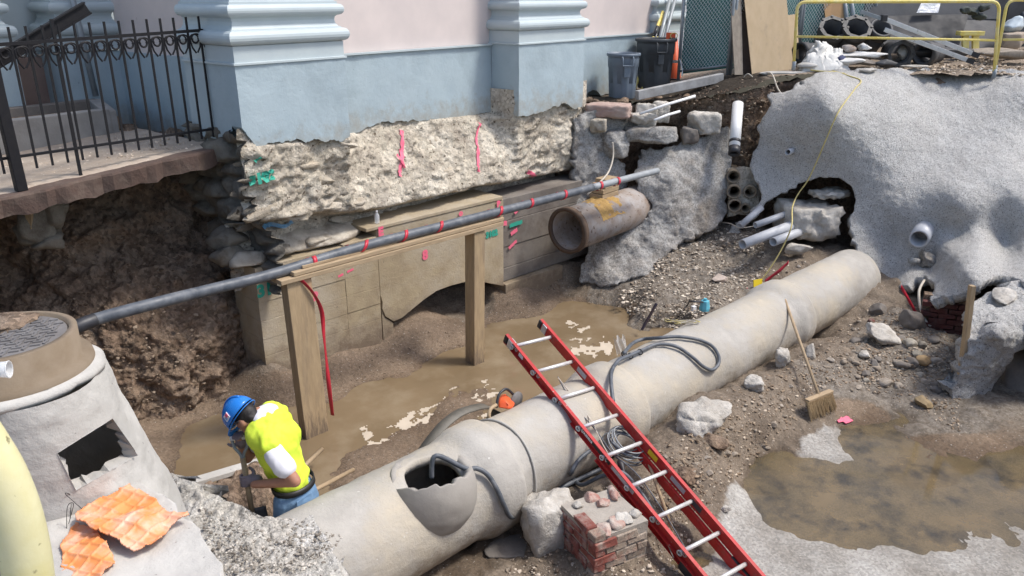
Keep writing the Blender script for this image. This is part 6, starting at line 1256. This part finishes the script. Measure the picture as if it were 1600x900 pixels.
V, Fq = box(ond(1184, 442, 10.75), .16, .012, .1, RT * .8 + HF * .4, (.2, .1, 1)); o = M('yellow_tag', V, Fq, yprint); tag(o, 'bright yellow tag at the lower end of the yellow cable', 'tag')
for pts, lab in ((((1232, 410), (1215, 425), (1195, 440)), 'red tape scrap lying behind the far end of the pipe'), (((1150, 468), (1162, 458), (1155, 462), (1168, 452)), 'red tape scrap on the gravel beside the pipe'), (((1408, 448), (1418, 465), (1432, 490)), 'red tape hanging in the dark hollow under the slope'), (((1453, 540), (1454, 552)), 'tiny red tape scrap at the foot of the brick wall')):
    V = []
    for i, p in enumerate(spline([ond(a, b, 10.75 if a < 1300 else 9.75) for a, b in pts], 6)): V += [p - np.array([0, 0, .03]) + HF * .01 * math.sin(i), p + np.array([0, 0, .03])]
    o = M('red_tape', V, grid_faces(len(V) // 2, 2), redtape, None, True); o.modifiers.new('thickness', 'SOLIDIFY').thickness = .003; tag(o, lab, 'tape')
mb = MB(); mb.add(*tube(spline([ond(1444, 438, 10.2), ond(1436, 455, 9.9), ond(1438, 480, 9.7), ond(1447, 502, 9.5), ond(1455, 508, 9.45), ond(1462, 490, 9.5)], 8), .017, 8)); o = mb.build('looped_cable', cordw, None, True); tag(o, 'pale cable looping down out of the dark hollow by the brick wall', 'cable')
# broom leaning on the pipe
hb_ = onz(1293, 645, -2.56); ht = on_pipe(1219, 447, PR + .03); brm = thing('push_broom', 'straw broom standing on the bank with its handle leaning on the pipe', 'broom', hb_)
hj = on_ground(1277, 638) + np.array([0, 0, .15]); mb = MB(); mb.add(*tube([hj, ht + (ht - hj) * .0], .017, 12)); mb.build('handle', wood, brm, True)
h0 = on_ground(1268, 648) + np.array([0, 0, .10]); h1 = on_ground(1306, 632) + np.array([0, 0, .10]); hdv = (h1 - h0); hdv = hdv / np.linalg.norm(hdv); h0 = hj - hdv * .23; h1 = hj + hdv * .23
mb = MB(); mb.add(*bar(h0, h1, .06, .035)); mb.build('head', wood, brm, bevel=.006)
mb = MB(); down = np.array([0, 0, -1.0]) - HF * .55 + RT * .25; down /= np.linalg.norm(down)
for i in range(34):
    for j in range(6):
        p = h0 + hdv * (.46 * i / 33) + HF * (.05 * j / 5 - .025); q_ = p + down * rng.uniform(.16, .21) + rng.normal(size=3) * .010; mb.add(*tube([p, q_], [.008, .003], 4, cap=False))
o = mb.build('bristles', strawm, brm); o['kind'] = 'stuff'
spv = [on_ground(1320 + (11 + 3 * math.sin(3 * t)) * math.cos(t), 658 + (5 + 2 * math.cos(5 * t)) * math.sin(t)) + np.array([0, 0, .012]) for t in np.linspace(0, 6.28, 14)[:-1]]; o = M('pink_rag', spv, [tuple(range(13))], pinkp); o.modifiers.new('thickness', 'SOLIDIFY').thickness = .01; tag(o, 'bright pink scrap of plastic on the ground beside the broom head', 'scrap')

# ------------------------------------------------------------------ street things beyond the pit
def st(px, py, D): return ond(px, py, D)
def gr(px, D):                                                 # street surface under an image column at a forward distance
    p = ond(px, 120, D); return np.array([p[0], p[1], street_z(p[0], p[1])])
def bin_(label, px, D, r, h, m, seed):
    c = gr(px, D) + np.array([0, 0, .01]); t = thing('rubbish_bin', label, 'rubbish bin', c, 'rubbish bins by the wall'); V = []; NA_ = 72; pr = [(.80, 0), (.81, .02), (.84, .2), (.88, .45), (.91, .68), (.945, .70), (.96, .88), (.965, .93), (1.03, .935), (1.05, .955), (1.05, .985), (1.02, 1.0), (.97, 1.0), (.95, .95), (.80, .03), (0, .03)]
    for q_, z in pr:
        for k in range(NA_):
            a = 2 * math.pi * k / NA_; rib = (.035 if (k % 18) in (2, 3, 4, 5, 12, 13, 14, 15) else 0) * (1 if z < .7 else 0) * (1 if q_ > .7 else 0)
            V.append(c + np.array([math.cos(a), math.sin(a), 0]) * r * (q_ - rib) + np.array([0, 0, z * h]))
    M('bin_body', V, [(i * NA_ + k, i * NA_ + (k + 1) % NA_, (i + 1) * NA_ + (k + 1) % NA_, (i + 1) * NA_ + k) for i in range(len(pr) - 1) for k in range(NA_)], m, t, True)
    for sgn in (1, -1):
        d = (-HF * .95 + RT * .12) * sgn; d = d / np.linalg.norm(d); sd = np.cross(d, (0, 0, 1.0)); b = c + d * r * .98
        mb = MB(); mb.add(*tube([b + sd * .085 + np.array([0, 0, h * .93]), b + sd * .085 + d * .035 + np.array([0, 0, h * .90]), b + sd * .085 + d * .035 + np.array([0, 0, h * .74]), b - sd * .085 + d * .035 + np.array([0, 0, h * .74]), b - sd * .085 + d * .035 + np.array([0, 0, h * .90]), b - sd * .085 + np.array([0, 0, h * .93])], .014, 8)); mb.build('handle', m, t, True)
        mb = MB(); mb.add(*box(b + d * .005 + np.array([0, 0, h * .60]), .10, .03, .16, sd)); mb.build('handle_rib', m, t, bevel=.006)
bin_('smaller blue grey plastic bin standing nearest the pit edge', 973, 13.25, .26, .70, canb, 1); bin_('larger charcoal plastic bin standing behind the blue grey one', 1022, 14.15, .335, .82, cand, 2)
cn = gr(1052, 14.6); tc = thing('traffic_cone', 'orange traffic cone half hidden behind the charcoal bin', 'traffic cone', cn); mb = MB(); mb.add(*box(cn + np.array([0, 0, .02]), .36, .36, .04)); mb.build('base', blackp, tc, bevel=.01)
mb = MB(); mb.add(*lathe([(.135, .04), (.03, .70), (.0, .70)], cn, n=28)); mb.build('cone', cone_m, tc, True); mb = MB(); mb.add(*lathe([(.094, .30), (.074, .42)], cn, n=28)); o = mb.build('collar', whitep, tc, True); o.modifiers.new('thickness', 'SOLIDIFY').thickness = .004
sg = thing('orange_sign', 'small orange panel with yellow wire hung on the fence end post', 'panel', st(1052, 70, 14.4)); mb = MB(); mb.add(*box(st(1048, 58, 14.35), .16, .02, .15, RT)); mb.build('board', cone_m, sg)
mb = MB(); mb.add(*tube([st(1053, 56, 14.3) + RT * .06 * math.cos(a) + np.array([0, 0, .05 * math.sin(a)]) for a in np.linspace(0, 6.28, 14)[:-1]], .008, 6, closed=True)); mb.build('wire_loop', yellow, sg, True)
for a, b, r, m, lab in (((1030, 64, 14.5), (1049, -10, 14.9), .035, galv, 'left one of two grey steel tubes leaning behind the bins'), ((1038, 64, 14.5), (1058, -14, 14.9), .032, galv, 'right one of two grey steel tubes leaning behind the bins'), ((1019, 64, 14.5), (1036, 18, 14.8), .026, yellow, 'left yellow and black pole leaning behind the bins'), ((1026, 64, 14.5), (1039, 20, 14.8), .022, yellow, 'right yellow pole leaning behind the bins')):
    p = st(*a); q_ = st(*b); d = (q_ - p) / np.linalg.norm(q_ - p); base = p - d * ((p[2] - .02) / max(d[2], .3)); t = thing('leaning_pole', lab, 'pole', base, 'poles leaning behind the bins'); mb = MB(); mb.add(*tube([base, q_], r, 12)); mb.build('tube', m, t, True)
    if m is yellow: mb = MB(); mb.add(*tube([p + d * .08, p + d * .30], r * 1.06, 12)); mb.build('black_band', blackp, t, True)
# kerb board at the pit edge
kb_ = MB(); a = st(995, 149, 12.75); b = st(1128, 121, 13.5); kb_.add(*bar(a, b, .10, .14)); o = kb_.build('kerb_board', mat('grey_kerb', (.36, .36, .36), (.22, .215, .21), 6, .85, .4), None, False, .008); tag(o, 'grey kerb board lying along the pit edge in front of the bins', 'kerb')
# chain link fence with mesh fabric
def panel(label, p0, p1, h, zb):
    """welded frame, diamond wire and green fabric behind; p0, p1 = ground ends"""
    t = thing('chain_link_fence', label, 'fence', p0, 'chain link fence panels'); d = p1 - p0; L = np.linalg.norm(d[:2]); d = d / np.linalg.norm(d); n = np.cross(d, (0, 0, 1.0)); n = n if n @ HF > 0 else -n; up_ = np.array([0, 0, 1.0])
    for q_ in (p0, p1): mb = MB(); mb.add(*tube([q_ - up_ * .1, q_ + up_ * h], .028, 12)); mb.build('post', galv, t, True)
    for z in (zb, h - .03): mb = MB(); mb.add(*tube([p0 + up_ * z, p1 + up_ * z], .021, 10)); mb.build('rail', galv, t, True)
    V = []; nu = 46; nv = 36
    for i in range(nu):
        for j in range(nv):
            s_, z = i / (nu - 1), j / (nv - 1); V.append(p0 + d * L * (.01 + .98 * s_) + up_ * (zb - .05 + (h - zb) * z) + n * .05)
    V = np.array(V); V += n * (.045 * fbm(np.column_stack([V @ d * 1.0 + .5 * V[:, 2], V[:, 2] * .35, V[:, 2] * 0]), 2.6, 4, int(L * 100)))[:, None] + n * .03
    o = M('mesh_fabric', V, grid_faces(nu, nv), teal, t, True)
    mb = MB(); g = .062; H_ = h - zb; k = int(L / g) + int(H_ / (g * 1.2))
    for i in range(-int(H_ / (g * 1.2)), int(L / g) + 1):
        for sgn in (1, -1):
            x0 = i * g if sgn > 0 else L - i * g; pts = []
            x1 = x0 + sgn * H_ / 1.2; 
            lo, hi = 0.0, 1.0
            for q0 in ((0 - x0) / (x1 - x0), (L - x0) / (x1 - x0)):
                pass
            ta, tb_ = sorted(((0 - x0) / (x1 - x0), (L - x0) / (x1 - x0))); lo, hi = max(0, ta), min(1, tb_)
            if hi - lo < .02: continue
            mb.add(*tube([p0 + d * (x0 + (x1 - x0) * lo) + up_ * (zb + H_ * lo) + n * .004 * sgn, p0 + d * (x0 + (x1 - x0) * hi) + up_ * (zb + H_ * hi) + n * .004 * sgn], .0033, 4, cap=False))
    w = mb.build('wire_mesh', wire_m, t); w['kind'] = 'stuff'
F0 = gr(1060, 14.35); F1 = gr(1136, 13.75); F2 = gr(1240, 14.7); F3 = gr(1352, 15.3)
panel('chain link fence panel with teal fabric next to the bins', F0, F1, 2.1, .16); panel('chain link fence panel with teal fabric behind the leaning plywood', F1 + (F2 - F1) * .04, F2, 2.1, .12); panel('chain link fence panel with teal fabric behind the iron pipes', F2 + (F3 - F2) * .03, F3, 2.1, .12)
mb = MB(); mb.add(*tube(spline([st(1062, 92, 14.3), st(1066, 108, 14.2), st(1066, 118, 14.1)], 5), .01, 6)); o = mb.build('plastic_strap', pvcw, None, True); tag(o, 'short white strap hanging from the chain link fence bottom rail', 'strap')
def board(name, label, bl, br_, tr, tl, D0, D1, m, th=.02):
    P_ = [st(*bl, D0), st(*br_, D0 + .02), st(*tr, D1 + .02), st(*tl, D1)]; mb = MB(); mb.add(*prism(P_, HF * th)); o = mb.build(name, m, None, False, .003); return tag(o, label, 'board', 'boards leaning on the fence')
board('plywood_sheet', 'large tan plywood sheet leaning against the fence', (1175, 117), (1240, 108), (1222, -70), (1156, -70), 13.35, 14.05, ply); board('wooden_plank', 'weathered grey brown plank leaning just left of the plywood sheet', (1148, 117), (1161, 117), (1157, -70), (1138, -70), 13.4, 14.05, oldwood, .05)
board('dark_plank', 'dark brown plank between the grey plank and the plywood sheet', (1160, 116), (1176, 116), (1164, -70), (1151, -70), 13.55, 14.15, mat('dark_wood', (.09, .06, .045), (.06, .042, .03), 6, .8, .3), .04); board('plywood_scrap', 'smaller plywood piece behind the right edge of the big sheet', (1238, 104), (1249, 103), (1246, 22), (1228, 24), 13.9, 14.3, ply)
board('plywood_offcut', 'orange brown plywood offcut leaning behind the upright iron pipes', (1293, 52), (1324, 40), (1310, -60), (1278, -60), 14.75, 15.15, mat('orange_ply', (.46, .28, .13), (.38, .22, .10), 3, .75, .2))
for i, (a, b) in enumerate((((1325, 50), (1316, -30)), ((1336, 50), (1326, -30)))): mb = MB(); mb.add(*tube([st(*a, 14.7), st(*b, 15.1)], .04, 12)); o = mb.build('steel_tube', galv, None, True); tag(o, ('left grey steel tube leaning behind the upright iron pipes', 'right grey steel tube leaning behind the upright iron pipes')[i], 'tube', 'tubes behind the iron pipes')
# yellow pedestrian barriers
def barrier(label, pts, mid, D, group='yellow pedestrian barriers'):
    P_ = [st(a, b, D + c) for a, b, c in pts]; t = thing('yellow_barrier', label, 'barrier', P_[0], group)
    L = []
    for i, p in enumerate(P_):
        if 0 < i < len(P_) - 1:
            a = P_[i - 1] - p; b = P_[i + 1] - p; r = .14; a = a / np.linalg.norm(a); b = b / np.linalg.norm(b)
            for tt in np.linspace(0, 1, 7): L.append((1 - tt) ** 2 * (p + a * r) + 2 * tt * (1 - tt) * p + tt * tt * (p + b * r))
        else: L.append(p)
    mb = MB(); mb.add(*tube(L, .024, 12)); mb.build('frame', yellow, t, True); mb = MB(); mb.add(*tube([st(mid[0][0], mid[0][1], D + mid[0][2]), st(mid[1][0], mid[1][1], D + mid[1][2])], .019, 10)); mb.build('rail', yellow, t, True)
    for i in (0, -1): mb = MB(); mb.add(*tube([P_[i] - np.array([0, 0, .04]), P_[i] + np.array([0, 0, .10])], .032, 12)); mb.build('foot_socket', galv, t, True)
    return t
barrier('long yellow tube barrier standing in front of the iron pipes', [(1240, 106, .3), (1246, 3, .3), (1562, 2, -.05), (1553, 118, -.05)], ((1244, 57, .3), (1556, 63, -.05)), 12.95); barrier('second yellow tube barrier cut off by the right edge', [(1554, 112, .25), (1574, 0, .25), (1700, 0, .2), (1690, 112, .2)], ((1567, 62, .25), (1692, 62, .2)), 12.95)
# flanged iron pipes
def dipipe(label, px, py, D, ax, r, L, flange=True, flare=0):
    c = st(px, py, D); ax = np.array(ax, float); ax /= np.linalg.norm(ax); t = thing('iron_pipe', label, 'pipe', c + ax * L / 2 - np.array([0, 0, r]), 'dark iron pipes stacked on the street')
    mb = MB(); mb.add(*hollow(c, ax, L, r * .86, r * .74, 30)); mb.build('barrel', steel_d, t, True); mb = MB(); mb.add(*hollow(c - ax * .02, ax, .16, r * .98, r * .76, 30)); mb.build('bell', steel_d, t, True)
    if flange:
        mb = MB(); mb.add(*hollow(c - ax * .035, ax, .035, r * 1.10, r * .80, 8)); mb.build('flange', mat('grey_iron', (.035, .035, .036), (.06, .06, .06), 8, .5, .2) if 'grey_iron' not in MATS else MATS['grey_iron'], t)
        a, b, c2 = frame(ax)
        for k in range(8): an = math.pi * 2 * (k + .0) / 8; q_ = c + (math.cos(an) * b + math.sin(an) * c2) * r * 1.0; mb = MB(); mb.add(*lathe([(0, -.05), (.02, -.05), (.02, -.034), (0, -.034)], q_, ax, 8)); mb.build('bolt', blackp, t)
upx = -HF * .74 + np.array([0, 0, .66]); dn = -upx
dipipe('leftmost upright dark iron pipe with its open bell up', 1302, 45, 14.3, dn + RT * .02, .235, .75, True); dipipe('middle upright dark iron pipe with a bolted flange up', 1339, 44, 14.2, dn + RT * .04, .235, .75, True); dipipe('rightmost upright dark iron pipe with a plain open end', 1377, 44, 14.2, dn - RT * .05, .20, .75, False)
dipipe('lying dark iron pipe whose octagonal flange faces the pit', 1407, 84, 13.75, HF * .98 + RT * .1, .205, .45, True); dipipe('lying dark iron pipe turned to the left beside the octagonal flange', 1443, 84, 13.85, HF * .6 + RT * .8, .20, .42, False); dipipe('lying dark iron pipe half hidden behind the octagonal flange', 1422, 72, 14.2, HF * .9 + RT * .4, .17, .5, False)
dipipe('rusty iron pipe end beside the foot of the plywood sheet', 1250, 82, 13.9, HF * .5 + RT * .8, .17, .35, False)
# light metal channels, steel plates, tarp and clutter
for i, (a, b, Da, Db) in enumerate((((1383, 30), (1520, 84), 13.75, 13.45), ((1382, 46), (1512, 94), 13.75, 13.40))):
    p, q_ = st(*a, Da), st(*b, Db); t = thing('metal_channel', ('upper bright metal channel slanting down over the iron pipes', 'lower bright metal channel slanting down over the iron pipes')[i], 'metal channel', q_, 'metal channels'); mb = MB(); mb.add(*bar(p, q_, .05, .07)); mb.build('channel', alum, t, bevel=.004); mb = MB(); e = (q_ - p) / np.linalg.norm(q_ - p); mb.add(*bar(q_ - e * .02, q_ + e * .10, .056, .076)); mb.build('end_fitting', blackp, t)
mb = MB(); p, q_ = st(1344, 18, 13.85), st(1386, 32, 13.72); mb.add(*bar(p, q_, .05, .06)); o = mb.build('metal_channel', galv, None, False, .004); tag(o, 'short dull end of a metal channel above the upright iron pipes', 'metal channel')
mb = MB(); mb.add(*box(st(1381, 28, 13.72), .09, .10, .10, RT)); o = mb.build('clamp', blackp, None, False, .01); tag(o, 'black clamp joining the metal channels', 'clamp')
board('steel_plate', 'large dark steel plate leaning behind the iron pipes', (1392, 84), (1494, 86), (1514, 22), (1350, 26), 14.5, 15.0, mat('dark_plate', (.022, .023, .026), (.035, .035, .038), 3, .7, .2, 40, .003), .03); board('steel_plate', 'upper grey steel plate behind the dark steel plate', (1350, 28), (1560, 30), (1560, -70), (1362, -70), 15.2, 15.6, mat('grey_plate', (.06, .063, .067), (.085, .086, .09), 3, .65, .2), .03)
board('steel_plate', 'dark steel plate behind the yellow sawhorse', (1490, 78), (1560, 80), (1560, 18), (1506, 18), 14.9, 15.3, mat('black_plate', (.045, .045, .05), (.07, .07, .07), 3, .5, .2), .03); board('plastic_sheet', 'shiny crumpled plastic film draped on the upper steel plate', (1432, 20), (1466, 20), (1470, 4), (1440, 4), 14.9, 15.0, mat('film', (.6, .62, .65), (.4, .42, .45), 12, .15, .8, 14, .02), .01)
gb_ = thing('dark_gloves', 'pile of dark greenish cloths hung over the steel plate top', 'cloths', st(1520, 20, 14.7))
for i, (px, py, a, b, c) in enumerate(((1508, 16, .09, .12, .05), (1522, 18, .08, .12, .06), (1538, 12, .12, .1, .06), (1530, 26, .1, .1, .05))): V, Fq = rockshape((a, b, c), 880 + i, 5, .2, False); M('cloth', V + st(px, py, 14.6), Fq, mat('dark_cloth', (.05, .06, .055), (.09, .1, .09), 8, .9, .4) if 'dark_cloth' not in MATS else MATS['dark_cloth'], gb_, True)
sh_ = thing('sawhorse', 'small yellow plank trestle in front of the steel plates', 'trestle', st(1515, 74, 14.3)); mb = MB(); mb.add(*bar(st(1497, 52, 14.3), st(1535, 52, 14.3), .16, .07)); mb.build('top', yellow, sh_, bevel=.005)
for px in (1508, 1524): mb = MB(); mb.add(*bar(st(px, 54, 14.3), st(px, 86, 14.3), .06, .10, tuple(RT))); mb.build('leg', yellow, sh_)
V = []; tp0 = st(1250, 100, 13.6)
XX, YY = np.meshgrid(np.linspace(1250, 1322, 60), np.linspace(70, 106, 36), indexing='ij'); gxy = np.column_stack([XX.ravel(), YY.ravel()])
hh = np.exp(-((gxy[:, 0] - 1275) / 26) ** 2) * .36 + np.exp(-((gxy[:, 0] - 1312) / 16) ** 2) * .14
base = np.array([gr(a, 13.25 + (106 - b) / 36 * .75) for a, b in gxy]); prof = np.sin(np.clip((106 - gxy[:, 1]) / 36, 0, 1) * math.pi) ** .6 * np.clip(np.minimum(gxy[:, 0] - 1250, 1322 - gxy[:, 0]) / 10, 0, 1)
base[:, 2] += hh * prof + .02; fb = fbm(base, 8, 4, 121); base[:, 2] += .10 * np.abs(fb) * prof; base += (RT * .05)[None] * fbm(base, 9, 3, 122)[:, None]
o = M('white_tarp', base, grid_faces(60, 36), whitec, None, True); tag(o, 'crumpled white tarpaulin heaped between the plywood and the iron pipes', 'tarpaulin')
for i, (px, py, D, size, m, lab, cat) in enumerate(((1325, 96, 13.4, (.22, .10, .05), whitec, 'flat folded white cloth beside the tarpaulin', 'cloth'), (1345, 86, 13.7, (.38, .16, .05), whitec, 'long white wrapped bundle under the upright iron pipes', 'bundle'), (1352, 74, 13.85, (.12, .1, .05), whitec, 'small white rag on top of the wrapped bundle', 'rag'), (1325, 76, 13.75, (.11, .08, .05), rust, 'rust coloured pipe fitting on the wrapped bundle', 'fitting'), (1350, 97, 13.5, (.20, .12, .05), conc_d, 'dark flat stone in front of the wrapped bundle', 'stone'), (1312, 92, 13.45, (.09, .08, .06), mat('navy_cloth', (.03, .04, .10), None, rvar=0, rough=.8), 'dark navy cloth tucked under the tarpaulin', 'cloth'),
        (1262, 103, 13.35, (.14, .12, .05), conc_n, 'flat pale round block left of the tarpaulin', 'block'), (1225, 115, 13.2, (.34, .12, .03), conc_n, 'flat pale slab piece at the foot of the plywood sheet', 'slab'), (1358, 110, 12.95, (.12, .1, .03), chunk_m, 'pinkish flat stone in front of the iron pipes', 'stone'), (1410, 84, 13.9, (.10, .1, .1), chunk_m, 'pale stone seen through the octagonal flange', 'stone'), (1385, 98, 13.4, (.14, .09, .06), steel_d, 'dark scrap lying left of the octagonal flange', 'scrap'), (1430, 103, 13.3, (.2, .08, .02), chunk_m, 'flat pale scrap below the lying pipes', 'scrap'),
        (1545, 80, 14.2, (.5, .12, .07), oldwood, 'grey timber offcut lying behind the barrier on the right', 'timber'), (1575, 84, 13.8, (.36, .14, .08), oldwood, 'brown timber baulk lying under the second barrier', 'timber'), (1582, 62, 14.6, (.22, .2, .14), mat('tan_sack', (.42, .34, .27), (.33, .27, .21), 5, .9, .4), 'tan sack behind the second barrier', 'sack'), (1585, 40, 14.8, (.16, .14, .14), mat('pale_bag', (.55, .62, .65), (.45, .5, .53), 6, .6, .4), 'pale blue plastic bag above the tan sack', 'bag'), (1602, 30, 14.9, (.12, .12, .12), blackp, 'black bundle behind the second barrier', 'bundle'), (1470, 80, 14.05, (.5, .09, .09), steel_d, 'dark pipe length lying behind the metal channels', 'pipe'))):
    V, Fq = rockshape(size, 900 + i, 8, .10 if m is not whitec else .25, False, rot=-.87); p = st(px, py, D); p[2] = max(p[2], street_z(p[0], p[1]) + size[2] * .4) if cat in ('stone', 'slab', 'block', 'scrap') else p[2]; o = M('street_clutter' if cat in ('scrap',) else cat.replace(' ', '_'), V + p, Fq, m, None, True, None, np.full((len(V), 3), .8)); tag(o, lab, cat)
mb = MB(); mb.add(*tube(spline([gr(1190, 13.2) + np.array([0, 0, .05]), gr(1205, 13.05) + np.array([0, 0, .06]), st(1215, 138, 12.75), st(1224, 150, 12.65)], 6), .012, 8)); o = mb.build('grey_cable', cordw, None, True); tag(o, 'grey cable draped over the dark soil below the plywood sheet', 'cable')
mb = MB(); mb.add(*tube(spline([gr(1162, 13.25) + np.array([0, 0, .02]), gr(1168, 13.2) + np.array([0, 0, .08]), gr(1176, 13.15) + np.array([0, 0, .03])], 6), .010, 8)); o = mb.build('wire_loop_end', cordw, None, True); tag(o, 'short pale wire loop on the dark soil below the grey plank', 'wire')
mb = MB(); mb.add(*tube(spline([gr(1265, 13.2) + np.array([0, 0, .05]), gr(1290, 13.05) + np.array([0, 0, .05]), gr(1310, 13.0) + np.array([0, 0, .05]), st(1325, 117, 12.85)], 6), .012, 8)); o = mb.build('yellow_string', ropem, None, True); tag(o, 'yellow cord lying in the dirt beside the white tarpaulin', 'cord')
# site wall closing the view behind the pipe stack
sw = thing('site_hoarding', 'dark grey hoarding closing the street behind the steel plates', 'hoarding', ond(1450, 90, 17)); 
for i in range(9):
    a = ond(1230, 60, 17.0) + RT * (i * 1.22 - .5); a[2] = .3; mb = MB(); mb.add(*box(a + RT * .6 + np.array([0, 0, 1.3]), 1.2, .05, 2.6, RT)); mb.build('hoarding_panel', steel_d, sw, bevel=.004)
# yellow barrier corner close to the camera
nb = thing('yellow_barrier', 'dirty pale yellow tube barrier close up at the lower left corner', 'barrier', ond(48, 1200, .55), 'yellow pedestrian barriers')
pts = [ond(-420, 560, .60), ond(-200, 600, .60), ond(-75, 645, .60), ond(-18, 712, .60), ond(14, 775, .60), ond(34, 840, .60), ond(46, 910, .60), ond(52, 1000, .60), ond(60, 1300, .60)]
mb = MB(); mb.add(*tube(spline(pts, 8), .021, 20)); mb.build('frame', yellow_n, nb, True)
